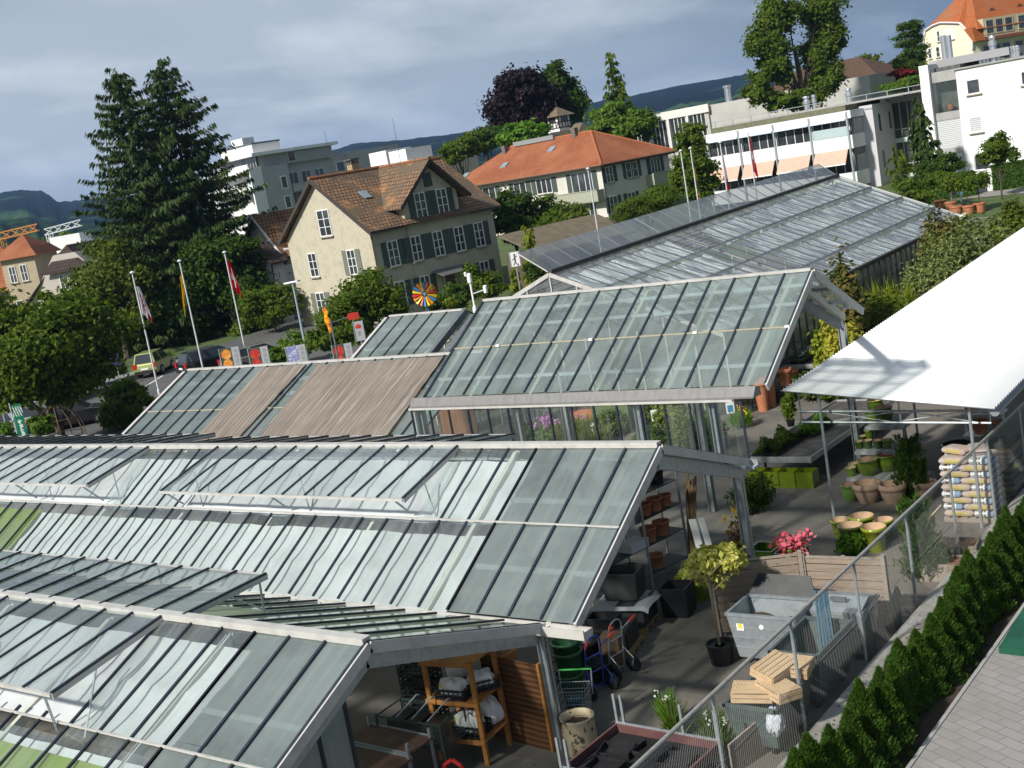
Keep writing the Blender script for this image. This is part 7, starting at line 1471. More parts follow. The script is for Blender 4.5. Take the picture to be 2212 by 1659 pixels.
def crop_patch(name,label,x0,x1,y0,y1,z,h,mt,n,size,seed,cat='seedlings',fl=None):
 rg=np.random.default_rng(seed);P=np.stack([rg.uniform(x0,x1,n),rg.uniform(y0,y1,n),np.zeros(n)],1);hh=h*(.6+.4*np.sin(P[:,0]*7)*np.sin(P[:,1]*6));P[:,2]=hh*rg.uniform(.1,1,n)**.6
 o=np.array([(x0+x1)/2,(y0+y1)/2,z+gz(0,(y0+y1)/2)]);Q=leaf_quads(P-np.array([o[0],o[1],0]),rg.normal(size=(n,3))*.5+np.array([0,-.2,.8]),size,.6,rg)
 t=thing(name,label,cat,o);quadmesh('foliage',Q,mt,t);b=MB();b.box(x0-o[0],y0-o[1],.002,x1-o[0],y1-o[1],.09);b.build('tray',BLACKP,t)
 if fl:q=rg.integers(0,n,fl[1]);Pf=P[q];Pf[:,2]=h*rg.uniform(.8,1.25,fl[1]);quadmesh('blossom',leaf_quads(Pf-np.array([o[0],o[1],0]),rg.normal(size=(fl[1],3))*.5+np.array([0,-.3,.8]),fl[2],.8,rg),fl[0],t)
 return t
crop_patch('seedling_tray','block of dark green leafy young plants on the front of the long bench',-15.45,-14.75,29.45,31.3,.72,.45,LM['dark'],3200,.045,1)
crop_patch('seedling_tray','light green young plants on the long bench beside the canopy post',-14.98,-14.5,31.4,32.7,.72,.5,LM['bright'],1600,.05,2)
plant('potted_shrub','upright green potted shrub on the long bench at the canopy front',ZQ(520,545),14,68,LM['mid'],1500,.05,12,z=.74,cat='shrub',potted=(.13,.2,BLACKP))
bench('low plant bench with white labelled trays behind the tall greenhouse',-20.2,-18.4,40.5,47.0,.6)
crop_patch('seedling_tray','green trays with white name labels on the low bench',-20.0,-18.9,40.8,43.0,.6,.22,LM['light'],1600,.06,3,fl=(WHITEF,60,.06))
crop_patch('seedling_tray','green leafy trays further up the low bench',-20.0,-18.6,43.3,46.5,.6,.35,LM['mid'],1800,.07,4)
for(px,r,h,lab)in((ZQ(318,432),.26,1.05,'tall terracotta pot in front of the dark pond edge, left one'),(ZQ(372,400),.26,1.05,'tall terracotta pot behind the left tall one'),(ZQ(495,305),.24,.9,'terracotta pot at the corner of the low bench'),(ZQ(545,250),.22,.6,'wide terracotta pot right of the bench corner')):p=on_ground(*px);pot('terracotta_pot',lab,'pot',p,r,h,TERRA,'cone',TERRA,'tall terracotta pots')
b=MB();b.box(-1.6,0,0,1.5,.9,.42);p=on_ground(*ZQ(230,385));tag(b.build('planter_box',M('dark_planter',(.035,.03,.022),.9),loc=p),'long dark planter box beside the tall terracotta pots','planter')
def gplant(n_,l_,px,rx,h_,mt,n,*a,**k):return plant(n_,l_,px,rx*1.35,h_*1.3,mt,int(n*1.6),*a,**k)
gplant('flower_clump','clump of pink-lilac flowers seen through the glass wall',ZG(545,236),26,40,LM['light'],900,.07,20,flowers=(LILAC,260,.05),cat='flowers')
gplant('lavender','grey-green lavender behind the glass wall right of the lilac flowers',ZG(640,230),36,48,LM['grey'],900,.05,21,flowers=(LILAC,60,.03),upright=True,cat='lavender')
gplant('lavender','lavender in front of the square green planter seen through the glass wall',ZG(705,235),26,36,LM['grey'],600,.05,22,flowers=(WHITEF,40,.03),upright=True,cat='lavender')
gplant('flower_pot_plant','white flowering pot plant on the paving behind the glass wall',ZG(562,140),16,16,LM['mid'],300,.07,23,flowers=(WHITEF,150,.07),cat='flowers')
gplant('potted_shrub','dark potted shrub behind the glass wall beside the post',ZG(545,112),10,38,LM['dark'],500,.08,24,cat='shrub')
gplant('shrub','yellow-green leafy shrub behind the right part of the glass wall',ZG(985,190),26,64,LM['yg'],1800,.07,25,cat='shrub')
gplant('shrub','green leafy shrub low behind the right end of the glass wall',ZG(1070,262),44,62,LM['mid'],2600,.07,26,cat='shrub')
gplant('shrub','leafy shrub behind the glass wall post with the small sign',ZG(895,170),22,52,LM['mid'],1300,.08,27,cat='shrub')
gplant('grass_plant','fountain of long thin leaves behind the glass wall end',ZG(1100,140),26,60,LM['grey'],240,.05,28,upright=True,cat='grass plant')
gplant('shrub','row of green shrubs far behind the glass wall, left of the terracotta',ZG(700,100),40,36,LM['mid'],1600,.10,29,flowers=(WHITEF,90,.08),cat='shrub')
gplant('shrub','white flowering shrubs behind the glass wall, upper right',ZG(860,90),34,34,LM['mid'],1300,.10,30,flowers=(WHITEF,120,.08),cat='shrub')
gplant('shrub','green plants on the shaded ground at the glass wall middle',ZG(900,235),30,26,LM['dark'],900,.08,31,cat='shrub')
gplant('flower_pot_plant','orange flowering pots by the small white sign right of the glass wall',ZG(1232,180),15,36,LM['bright'],260,.05,32,flowers=(YELF,40,.04),upright=True,cat='flowers')
gplant('dried_bundle','hanging bundle of dry twigs behind the left glass panes',None,50,14,leafmat('dry_twigs',(.30,.17,.06),(.42,.26,.10),.2,(5,(.2,.11,.04))),700,.14,33,cat='twigs',base=at(*ZG(330,98),y=27.4),aspect=.08)
p=on_ground(*ZG(790,170));square=thing('square_planter','large dull green square planter seen through the glass wall','planter',p);b=MB();[b.box(*q)for q in((-.75,-.5,0,.75,-.44,.95),(-.75,.44,0,.75,.5,.95),(-.75,-.44,0,-.69,.44,.95),(.69,-.44,0,.75,.44,.95))];b.build('planter_wall',M('dull_green',(.10,.14,.06),.5),square);MB().box(-.69,-.44,0,.69,.44,.8).build('soil',SOIL,square)
p=on_ground(*ZG(690,165));b=MB();b.box(-.8,-.2,0,.8,.25,.5);tag(b.build('terracotta_trough',TERRA,loc=p,rz=rad(10)),'flat terracotta trough seen through the glass wall','trough')
p=on_ground(*ZG(215,205));t=thing('partition_wall','tall brown clay wall panel behind the left glass panes','panel',(p[0],p[1],p[2]),rad(20));MB().box(-.7,0,0,.7,.08,1.9).build('panel_sheet',M('panel_brown',(.24,.11,.06),.8),t);MB().box(-.75,-.03,0,-.7,.11,2.0).build('panel_post',STEELD,t)
for(px,lab,c_)in((ZG(1197,175),'small white and blue plant sign right of the glass wall',(.05,.22,.42)),(ZG(805,165),'small white sign with a red square seen through the glass wall',(.45,.04,.04)),(ZG(927,200),'small white and green bottle-shaped sign behind the glass wall',(.06,.22,.10))):
 p=on_ground(*px);t=thing('plant_sign',lab,'sign',p,YAW);b=MB();b.box(-.13,0,.45,.13,.02,.82);b.build('sign_panel',WHITEP,t);MB().box(-.09,-.006,.5,.09,-.001,.72).build('sign_print',M('sign_print_%d'%int(c_[0]*1000),c_,.5),t);MB().box(-.02,.021,0,.02,.04,.5).build('sign_stake',STEELD,t)
S='shrubs in the bed beside the long glasshouse'
plant('magnolia','large leaved bronze and green magnolia at the tall greenhouse corner',ZR(420,400),42,108,LM['magn'],2200,.14,40,cat='shrub',group=S)
plant('shrub','yellow leaved shrub right of the tall greenhouse post',ZR(420,560),34,60,LM['yellow'],1600,.11,41,cat='shrub',group=S)
plant('shrub','yellow-green shrub close behind the greenhouse post',ZR(340,610),24,55,LM['yg'],1300,.10,42,cat='shrub',group=S)
plant('shrub','bright green large leaved shrub at the canopy edge',ZR(580,480),48,44,LM['bright'],2600,.12,43,cat='shrub',group=S)
plant('shrub','olive mound of low shrubs before the glasshouse side wall',ZR(610,380),40,26,LM['olive'],1600,.12,44,cat='shrub',group=S)
plant('grass_plant','spiky green grass plant at the glasshouse side wall',ZR(640,330),34,50,LM['yg'],420,.10,45,cat='grass plant',upright=True)
plant('shrub','grey-green willowy shrub in the middle of the right bed',ZR(830,300),50,66,LM['grey'],6600,0.081,46,cat='shrub',group=S)
plant('shrub','large grey-green shrub in the right bed before the glasshouse corner',ZR(940,210),56,76,LM['grey'],7920,0.093,47,cat='shrub',group=S)
plant('shrub','bronze leaved shrub at the far corner of the long glasshouse',ZR(870,90),34,62,LM['magn'],3960,0.112,48,cat='shrub',group=S)
plant('shrub','silvery grey shrub with pale flowers at the far end of the bed',ZR(1000,130),44,66,LM['grey'],5720,0.112,49,cat='shrub',group=S,flowers=(WHITEF,60,.10))
plant('shrub','yellow-green low shrub near the upper canopy edge',ZR(1090,130),44,30,LM['yg'],4840,0.099,50,cat='shrub',group=S)
plant('shrub','olive shrub at the right end of the bed above the canopy',ZR(1110,70),44,44,LM['grey'],5280,0.112,51,cat='shrub',group=S)
plant('shrub','green shrub at the right picture edge above the canopy',ZR(1225,40),30,60,LM['olive'],4840,0.112,52,cat='shrub',group=S)
plant('shrub','dark green shrub under the canopy edge in the shade',ZR(740,372),22,22,LM['mid'],900,.10,53,cat='shrub',group=S)
plant('shrub','dark leafy shrub under the canopy behind the long bench',ZQ(720,330),50,60,LM['dark'],2600,.08,71,cat='shrub');plant('shrub','mid green shrub in the shade behind the plant stand',ZQ(900,350),46,40,LM['mid'],2200,.08,72,cat='shrub')
plant('shrub','green shrub at the dark planter box left of the tall terracotta pots',ZQ(180,380),26,46,LM['mid'],1300,.07,73,cat='shrub',flowers=(LILAC,40,.05));plant('shrub','leafy green plants beyond the low bench beside the glasshouse wall',ZQ(420,60),40,40,LM['yg'],1700,.09,74,cat='shrub')
plant('shrub','tall leafy plants behind the glass wall left of the green planter',ZG(770,205),30,58,LM['mid'],1600,.07,75,cat='shrub');plant('shrub','dark green plants behind the second glass pane from the left post',ZG(465,225),30,40,LM['dark'],1300,.08,76,cat='shrub')
t=thing('tube_frame','thin bent galvanised tube frame at the glasshouse side wall','frame',on_ground(*ZR(582,338)));b=MB();b.path([(0,0,0),(0,0,1.9),(.1,2.6,1.9),(.1,2.6,0)],.03,6);b.build('tube',GALV,t)
p=on_ground(*ZR(355,530));t=thing('cloth_column','blue wrapped column behind the tall greenhouse post','column',p);b=MB();b.lathe((0,0,0),[(.22,0),(.22,2.1)],10);b.build('wrap',M('blue_wrap',(.06,.10,.28),.7),t);MB().box(.3,-.05,0,.42,.05,2.1).build('post',GALV,t)
PT_=[]
for k,(cx_p,by,lab)in enumerate(((2032,452,'leftmost standard tree in a terracotta pot along the drive'),(2056,455,'second standard tree in a terracotta pot along the drive'),(2068,466,'third standard tree, in the largest terracotta pot along the drive'),(2094,463,'fourth standard tree in a terracotta pot along the drive'),(2118,458,'rightmost standard tree, in a flower filled terracotta pot along the drive'))):
 p=on_ground(cx_p,by);
 if k==0:
  t=thing('standard_tree',lab,'potted tree',p,0,'potted standard trees along the drive');b=MB();b.lathe((0,0,0),[(.26,0),(.36,.5),(.40,.5),(.40,.58),(.33,.58)],16);b.build('plant_pot',TERRA,t);b=MB();b.tube((0,0,.5),(0,0,1.7),.03,n=6);b.build('trunk',BARK,t)
  Q,_=crown_quads([(0,0,1.95,.72,.45)],1300,.10,np.random.default_rng(6),.55,.3,14);quadmesh('crown',Q,LM['mid'],t);PT_.append(t)
 else:dup(PT_[0],p,k*1.3,lab,(1.0,1.0,.95+.05*k%.15))
sheet('drive',([(-26,66.5),(-26,77)],[(20,62),(20,72)]),M('drive_asphalt',(.20,.18,.16),.9,0.,(1,(.15,.14,.13),.4,.7)),.012,10)
q=on_ground(2165,424);sheet('path',([(q[0]-14,q[1]+3.2),(q[0]-14,q[1]+5.8)],[(q[0]+30,q[1]-5.6),(q[0]+30,q[1]-3.0)]),M('path_paving',(.27,.25,.23),.9,0.,(2,(.2,.19,.17),.4,.7)),.012,4)
p=at(*C3(1735,1212),d=80);g0=gz(p[0],p[1]);t=thing('low_lamp','white flat topped post lamp before the clipped hedge','lamp',(p[0],p[1],g0));zt=p[2]-g0;MB().box(-.06,-.06,0,.06,.06,zt).build('post',STEELD,t);MB().box(-.36,-.2,zt,.36,.2,zt+.14).build('lamp_head',WHITEP,t)
p=at(*C3(1800,1250),d=82);g0=gz(p[0],p[1]);t=thing('notice_sign','small blue and white notice behind the potted standard trees','sign',(p[0],p[1],g0));zt=p[2]-g0;MB().box(-.05,0,0,.05,.05,zt).build('post',STEELD,t);MB().box(-.2,-.03,zt-.12,.2,-.001,zt+.12).build('sign_panel',M('notice_blue',(.12,.25,.48),.5),t)
OAK=M('varnished_timber',(.40,.17,.045),.5,0.,(3,(.26,.10,.025),.45,.7,(1,1,8)),spec=.4)
sf=thing('storage_shelf','orange-brown timber shelf with bags under the nearest gable','shelf',(-13.45,14.45,0),rad(6));b=MB()
for x in(-.50,.42):
 for y in(-.36,.36):b=MB();b.box(x-.04,y-.03,0,x+.04,y+.03,1.84);b.build('upright',OAK,sf)
for z in(.45,1.12,1.80):b=MB();b.box(-.56,-.40,z-.025,.48,.40,z);b.build('shelf_board',OAK,sf);b=MB();b.box(-.56,-.425,z-.07,.48,-.401,z+.01);b.build('shelf_rail',OAK,sf)
def plastic_crate(label,loc,rz,s=(.56,.36,.2),col=BLACKP,group='black plastic crates'):
 t=MB();L,W,H=s
 t.box(-L/2,-W/2,0,L/2,W/2,.012)
 for sx in(-1,1):
  for z in(.03,H*.45,H-.03):t.bar((-L/2,sx*W/2,z),(L/2,sx*W/2,z),.014,.032);t.bar((sx*L/2,-W/2,z),(sx*L/2,W/2,z),.014,.032)
  for k in range(7):t.bar((-L/2+L*k/6,sx*W/2,0),(-L/2+L*k/6,sx*W/2,H),.016,.014)
  for k in range(5):t.bar((sx*L/2,-W/2+W*k/4,0),(sx*L/2,-W/2+W*k/4,H),.014,.016)
 return tag(t.build('plastic_crate',col,loc=loc,rz=rz),label,'crate',group)
BAGW=clothmat('white_bag_film',(.90,.89,.87),(.78,.76,.70),.4,.2,4);BAGY=M('bag_mark_yellow',(.75,.55,.08),.5)
def sack(label,loc,s,rz,seed):
 rg=np.random.default_rng(seed);ph=rg.random(4)*6;b=MB()
 def fn(u,v):
  a=6.283*u;th=pi*v;w=1+.10*sin(3*a+ph[0]+4*v)+.06*sin(7*a+ph[1])+.05*sin(13*v+5*a)
  c=lambda t:(abs(t)**.7)*(1 if t>0 else-1)
  return(s[0]/2*c(cos(a))*sin(th)**.6*w,s[1]/2*c(sin(a))*sin(th)**.6*w,s[2]/2*(1-c(cos(th)))*(1+.08*sin(4*a+ph[2])))
 for i in range(28):
  for j in range(16):b.mat(1 if(i in(3,4,5)and j in(5,6,7))or(i in(17,18)and j in(9,10))else 0);b.quad(fn(i/28,j/16),fn((i+1)/28,j/16),fn((i+1)/28,(j+1)/16),fn(i/28,(j+1)/16))
 return tag(b.build('sack',[BAGW,BAGY],loc=loc,rz=rz,smooth=True),label,'sack','white sacks on the timber shelf')
plastic_crate('black crate at the front of the upper shelf board holding a fat white sack',(-13.50,14.22,1.125),rad(6));sack('fat white sack in the front black crate on the upper shelf',(-13.52,14.22,1.14),(.50,.30,.30),rad(6),1)
plastic_crate('black crate at the right back of the upper shelf board',(-13.24,14.62,1.125),rad(50));sack('white sack with yellow print in the right back crate of the upper shelf',(-13.24,14.62,1.14),(.46,.32,.28),rad(40),2)
sack('tall white sack standing at the back left of the upper shelf',(-13.75,14.66,1.125),(.36,.26,.46),rad(10),3)
plastic_crate('black crate on the lower shelf board holding a white sack',(-13.36,14.28,.455),rad(6),(.58,.4,.22));sack('white sack in the crate on the lower shelf board',(-13.36,14.28,.47),(.5,.32,.36),rad(6),4)
sack('grey-white sack behind on the lower shelf board',(-13.25,14.68,.455),(.44,.3,.46),rad(0),5)
for k in range(6):plastic_crate('black crate in the dark stack left of the timber shelf, %s'%('bottom','second from the bottom','third from the bottom','third from the top','second from the top','top')[k],(-14.75,14.75,.02+.235*k),rad(4+2*(k%2)),(.62,.42,.225),BLACKP,'stacked black crates left of the shelf')
pn=thing('board_partition','brown plank partition closing the right side of the timber shelf bay','partition',(-13.3,15.0,0),rad(-7));b=MB();b.box(-.25,0,0,1.10,.03,1.52);b.build('planks',wavemat('brown_planks',(.15,.065,.025),(.06,.025,.012),3.2,'Y',.7,.6,(2,(.10,.045,.02),.4,.7)),pn);b=MB();b.box(1.10,-.02,0,1.15,.05,1.56);b.build('edge_post',OAK,pn)
for k in range(3):tag(MB().box(-.14,-.10,0,.14,.10,.22).build('cardboard_box',M('cardboard',(.40,.29,.17),.85),loc=(-14.0+.31*k,15.35,1.45),rz=rad(5*k)),('tan cardboard box behind the partition top, left one','tan cardboard box behind the partition top, middle one','tan cardboard box behind the partition top, right one')[k],'box','cardboard boxes')
t=thing('box_rack','plank rack behind the partition carrying the cardboard boxes','rack',(-13.7,15.35,0));MB().box(-.6,-.2,1.42,.6,.2,1.448).build('rack_board',OAK,t)
for x in(-.55,.55):MB().box(x-.03,-.15,0,x+.03,.15,1.42).build('rack_leg',OAK,t)
BRT=M('table_brown',(.10,.05,.038),.5,0.,(2.4,(.16,.10,.075),.45,.7),(12,(.05,.025,.02),.55,.75),spec=.4)
def work_table(label,x0,x1,y0,y1,z,rz):
 t=thing('work_table',label,'table',(x0,y0,0),rz,'brown topped work tables');w,d=x1-x0,y1-y0;b=MB();b.box(0,0,z-.03,w,d,z);b.build('table_top',BRT,t);b=MB();b.bar((0,d+.01,z),(w,d+.01,z),.02,.05);b.bar((0,-.01,z),(w,-.01,z),.02,.05);b.build('table_edge',GALV,t)
 for x in(.03,w-.03):
  for y in(.03,d-.03):MB().box(x-.02,y-.02,0,x+.02,y+.02,z+.16).build('leg',GALV,t)
work_table('brown topped work table behind, beside the dark wire basket',-14.85,-13.42,12.86,13.45,.80,rad(-1));work_table('brown topped work table in front at the bottom picture edge',-14.80,-13.30,12.0,12.78,.79,rad(-1))
wb=thing('display_basket','dark wire display basket with clear side panes behind the brown tables','basket',(-13.98,13.80,0),rad(2));b=MB()
for z in(.55,.98):b.bar((-.68,-.33,z),(.68,-.33,z),.02,.02);b.bar((-.68,.33,z),(.68,.33,z),.02,.02);b.bar((-.68,-.33,z),(-.68,.33,z),.02,.02);b.bar((.68,-.33,z),(.68,.33,z),.02,.02)
for x in(-.68,.68):
 for y in(-.33,.33):b.bar((x,y,0),(x,y,1.02),.025,.025)
b.build('frame',M('dark_green_steel',(.03,.06,.05),.5),wb);b=MB();b.quad((.68,-.33,.55),(.68,.33,.55),(.68,.33,.98),(.68,-.33,.98));b.quad((-.68,-.33,.55),(.68,-.33,.55),(.68,-.33,.98),(-.68,-.33,.98));b.build('side_pane',glassmat('basket_pane',(.2,.22,.21),.15,.06,.1),wb);MB().box(-.66,-.31,.55,.66,.31,.6).build('floor',BLACKP,wb)
for k in range(3):MB().path([(-.25+.33*k,-.3,1.0),(-.10+.33*k,.12,1.22),(-.08+.33*k,.16,1.2)],.012,5).build('hook',GALV,wb)
for k in range(3):MB().obox((-.42+.36*k,0,.74),(.30,.42,.26),.1*k).build('black_tray',BLACKP,wb)
p=at(*C8(1545,1500),z=.05);t=thing('barrel','cream plastic barrel with peeling dark stains, filled with earth','barrel',(-11.72,15.05,0));b=MB();b.lathe((0,0,0),[(.27,0),(.28,.02),(.285,.3),(.28,.58),(.29,.60),(.29,.63),(.265,.63),(.265,.5)],26,False)
b.build('barrel_wall',M('barrel_cream',(.58,.47,.30),.6,0.,(6,(.50,.40,.25),.45,.7),(9,(.10,.07,.05),.55,.60,(1,1,.7))),t,smooth=True);b=MB();b.lathe((0,0,.47),[(.268,0),(.12,.03),(.02,.04)],20);b.build('earth',SOIL,t)
GB=M('bucket_green',(.035,.13,.045),.4,0.,(5,(.025,.09,.03),.45,.7),spec=.5);BK=[((-13.05,16.75,.0),'green plastic bucket at the bottom of the stacked buckets'),((-13.03,16.78,.42),'green plastic bucket in the middle of the stack'),((-13.05,16.80,.60),'top green plastic bucket of the stack, open to the sky')]
bk0=None
for l,lab in BK:
 if bk0 is None:bk0=pot('bucket',lab,'bucket',l,.27,.46,GB,'straight',GB,'stacked green buckets')
 else:dup(bk0,l,.4,lab)
pot('rubber_tub','black rubber tub behind the green buckets','tub',(-12.85,17.45,0),.27,.40,BLACKP,'straight',BLACKP)
pot('rubber_tub','large black round tub under the gutter end','tub',(-13.6,17.9,0),.42,.55,BLACKP,'straight',BLACKP)
bt=thing('shopping_trolley','wire shopping trolley with a green handle beside the cream barrel','trolley',(-12.25,15.75,0),rad(20));b=MB()
def tp(x,y,z):return(x,y,z)
for z,g in((.38,.9),(.5,.93),(.62,.97),(.74,1.0)):b.path([(-.26*g,-.20*g,z),(.26*g,-.20*g,z),(.26*g,.20*g,z),(-.26*g,.20*g,z),(-.26*g,-.20*g,z)],.006,4)
for k in range(11):x=-.26+.052*k;b.tube((x*.9,-.18,.38),(x,-.2,.74),.004,n=4);b.tube((x*.9,.18,.38),(x,.2,.74),.004,n=4);b.tube((x*.9,-.18,.38),(x*.9,.18,.38),.004,n=4)
for k in range(8):y=-.2+.057*k;b.tube((-.235,y*.9,.38),(-.26,y,.74),.004,n=4);b.tube((.235,y*.9,.38),(.26,y,.74),.004,n=4)
b.build('wire_basket',GALV,bt);b=MB();b.path([(-.24,-.18,.1),(.24,-.18,.1),(.24,.18,.1),(-.24,.18,.1),(-.24,-.18,.1)],.014,6);[b.tube((x,y,.1),(x,y,.38),.012,n=6)for x in(-.22,.22)for y in(-.17,.17)];b.tube((-.27,.22,.5),(-.29,.3,.92),.012,n=6);b.tube((.27,.22,.5),(.29,.3,.92),.012,n=6);b.build('trolley_frame',GALV,bt);MB().tube((-.29,.3,.92),(.29,.3,.92),.017,n=8).build('trolley_handle',M('handle_green',(.04,.35,.06),.4),bt)
for x in(-.22,.22):
 for y in(-.17,.17):MB().tube((x-.015,y,.05),(x+.015,y,.05),.05,n=10).build('wheel',TYRE,bt)
MB().box(-.12,-.1,.39,.1,.1,.52).build('blue_bag',M('bag_blue_dark',(.03,.09,.13),.5),bt)
def hand_truck(label,loc,rz,col):
 t=thing('hand_truck',label,'hand truck',loc,rz,'hand trucks');b=MB()
 for s in(-1,1):b.path([(s*.20,0,.02),(s*.20,.06,.55),(s*.18,.12,.95)],.016,7)
 arc=[(.18*cos(a),.12+.03*sin(a),.95+.16*sin(a))for a in np.linspace(0,pi,9)];b.path(arc,.016,7)
 for z in(.12,.42,.72):b.tube((-.2,.05*z/.5,z),(.2,.05*z/.5,z),.013,n=6)
 for s in(-1,1):b.path([(s*.2,.05,.5),(s*.22,.26,.30),(s*.22,.20,.15)],.012,6);b.path([(s*.18,.1,.85),(s*.30,.30,1.05)],.014,6)
 b.build('frame',col,t);b=MB();b.box(-.24,-.22,.01,.24,.0,.022);b.build('toe_plate',STEELD,t)
 for s in(-1,1):
  b=MB();b.tube((s*.24,.18,.15),(s*.31,.18,.15),.15,n=18);w=b.build('wheel',TYRE,t);MB().tube((s*.311,.18,.15),(s*.322,.18,.15),.07,n=12).build('rim',M('rim_red',(.35,.03,.03),.5)if col is not GALV else RIM,w)
  b=MB();b.tube((s*.27,.25,1.0),(s*.33,.36,1.12),.022,n=8);b.build('grip',M('grip_red',(.72,.07,.03),.5),t)
 MB().tube((0.165,.135,.99),(.13,.15,1.07),.021,n=8).build('grip',MATS['grip_red'],t)
BLU=M('truck_blue',(.03,.08,.38),.4);hand_truck('blue hand truck with red grips, in front',(-12.70,17.0,0),rad(-105),BLU);hand_truck('silver hand truck with red grips, standing behind the blue one',(-12.70,17.75,0),rad(-98),GALV)
def big_box(label,loc,s,rz,mt,name='storage_tub',cat='tub',taper=.86,group=None):
 t=thing(name,label,cat,loc,rz,group);L,W,H=s;b=MB();T=[(-L/2,-W/2,H),(L/2,-W/2,H),(L/2,W/2,H),(-L/2,W/2,H)];B_=[(x*taper,y*taper,0)for x,y,z in T]
 for i in range(4):b.add([B_[i],B_[(i+1)%4],T[(i+1)%4],T[i]],[(0,1,2,3)])
 b.add(B_,[(3,2,1,0)]);o=b.build('tub_wall',mt,t);mo=o.modifiers.new('b','BEVEL');mo.width=min(L,W)*.18;mo.segments=4;mo.affect='EDGES';mo.limit_method='ANGLE';mo.angle_limit=rad(60);o.modifiers.new('s','SOLIDIFY').thickness=.03
 b=MB();b.box(-L/2*.8,-W/2*.8,H*.1,L/2*.8,W/2*.8,H*.12);b.build('tub_floor',DARK,t);return t
GRT=M('tub_anthracite',(.035,.035,.037),.5,0.,(3,(.05,.05,.052),.45,.7));
big_box('large anthracite tub on top of the grey covered box under the second gable',(-13.75,19.95,.62),(.78,.62,.56),rad(12),GRT);
t=thing('covered_box','dark bulk box with a pale grey sheet over its top under the second gable','box',(-13.75,19.9,0),rad(12));MB().box(-.5,-.42,.12,.5,.42,.58).build('box_wall',GRT,t);b=MB();b.grid(lambda u,v:(-.60+1.25*u,-.52+1.05*v,.585+.02*sin(u*8)*sin(v*6)-.10*max(0,abs(u-.5)-.42)*8-.1*max(0,abs(v-.5)-.42)*8),16,14);b.build('sheet',M('grey_sheet',(.34,.35,.36),.7),t)
big_box('black square tub right of the grey covered box',(-13.0,20.7,0),(.58,.58,.62),rad(10),BLACKP,taper=.92);big_box('lime green square tub behind the black one',(-13.1,21.6,0),(.62,.6,.55),rad(6),LIME,taper=.94)
big_box('black trough standing on a box behind the hand trucks',(-13.5,18.7,.52),(.62,.42,.2),rad(14),BLACKP,taper=.95);t=thing('grey_box','dark grey box under the black trough','box',(-13.4,18.8,0),rad(14));MB().box(-.4,-.35,.12,.4,.35,.515).build('box_wall',GRT,t)
def pallet(label,loc,rz,mt):b=MB();[b.box(-.5,y,0,.5,y+.1,.085)for y in(-.4,-.05,.3)];[b.box(x,-.4,.085,x+.11,.4,.11)for x in np.linspace(-.5,.39,6)];return tag(b.build('pallet',mt,loc=loc,rz=rz),label,'pallet','wooden pallets')
pallet('yellowish wooden pallet under the grey covered box',(-13.72,19.9,0),rad(12),M('pallet_yellow',(.33,.22,.08),.8,0.,(5,(.22,.14,.05),.45,.7)));pallet('wooden pallet under the dark grey box behind the hand trucks',(-13.4,18.8,0),rad(14),MATS['pallet_yellow'])
b=MB();b.box(-.75,-.5,0,.75,.5,.10);[b.box(-.75+.25*k,-.5,.1,-.55+.25*k,.5,.13)for k in range(6)];tag(b.build('board_stack',M('old_board',(.19,.125,.075),.85,0.,(4,(.11,.07,.04),.4,.7,(1,6,1))),loc=(-13.6,17.9,.0),rz=rad(10)),'stack of old brown boards behind the hand trucks','boards')
b=MB();b.box(-.2,-.2,0,.2,.2,.6);tag(b.build('wooden_block',M('old_board',()),loc=(-13.0,18.15,.0),rz=rad(15)),'upright brown wooden box behind the silver hand truck','box')
rk=thing('steel_rack','galvanised steel rack of pots and white foam boxes under the second gable','rack',(-14.6,21.9,0),rad(80));
for z in(.30,.95,1.55,2.1):b=MB();b.box(-1.3,-.3,z-.02,1.3,.3,z);b.build('rack_shelf',M('rack_shelf_dark',(.05,.055,.05),.7),rk)
for x in(-1.3,0,1.3):
 for y in(-.3,.3):MB().box(x-.02,y-.02,0,x+.02,y+.02,2.3).build('upright',GALV,rk)
def rackpos(u,v,z):a=rad(80);return(-14.6+u*cos(a)-v*sin(a),21.9+u*sin(a)+v*cos(a),z)
FOAM=M('foam_box',(.62,.63,.62),.7)
for(u,v,z,lab)in((-.9,-.1,1.55,'white foam box on the rack, front left'),(-.55,-.12,1.55,'white foam box on the rack beside the first'),(-.75,-.12,1.74,'white foam box lying on top of the two on the rack'),(-.2,-.1,.95,'white foam box one board lower on the rack')):b=MB();b.box(-.28,-.2,0,.28,.2,.16);b.box(-.29,-.21,.16,.29,.21,.19);tag(b.build('foam_box',FOAM,loc=rackpos(u,v,z),rz=rad(80)),lab,'foam box','white foam boxes on the rack')
for k,(u,v,z,r)in enumerate(((.35,-.08,1.55,.17),(.70,-.08,1.55,.18),(1.05,-.08,1.55,.16),(.35,-.08,.95,.2),(.8,-.08,.95,.2),(.45,-.08,.3,.19))):pot('terracotta_pot',('terracotta pot left on the third rack board','terracotta pot middle of the third rack board','terracotta pot right on the third rack board','terracotta pot left on the second rack board','terracotta pot right on the second rack board','terracotta pot on the lowest rack board')[k],'pot',rackpos(u,v,z),r,r*1.6,TERRA,'straight',TERRA,'terracotta pots on the steel rack')
for k,(u,z)in enumerate(((-1.0,.95),(-.9,.3),(-.4,.3),(.3,2.1),(.9,2.1))):pot('black_pot',('black pot on the second board left','black pot on the lowest board far left','black pot on the lowest board near the middle','black pot on the top rack board left','black pot on the top rack board right')[k],'pot',rackpos(u,-.05,z),.2,.34,BLACKP,'straight',DARK,'black pots on the steel rack')
b=MB();rgk=random.Random(2)
for k in range(9):b.tube((-.03*k,.02*k,0),(-.03*k+rgk.uniform(-.05,.25),.02*k+.25,2.0+rgk.uniform(-.2,.15)),.025,n=6)
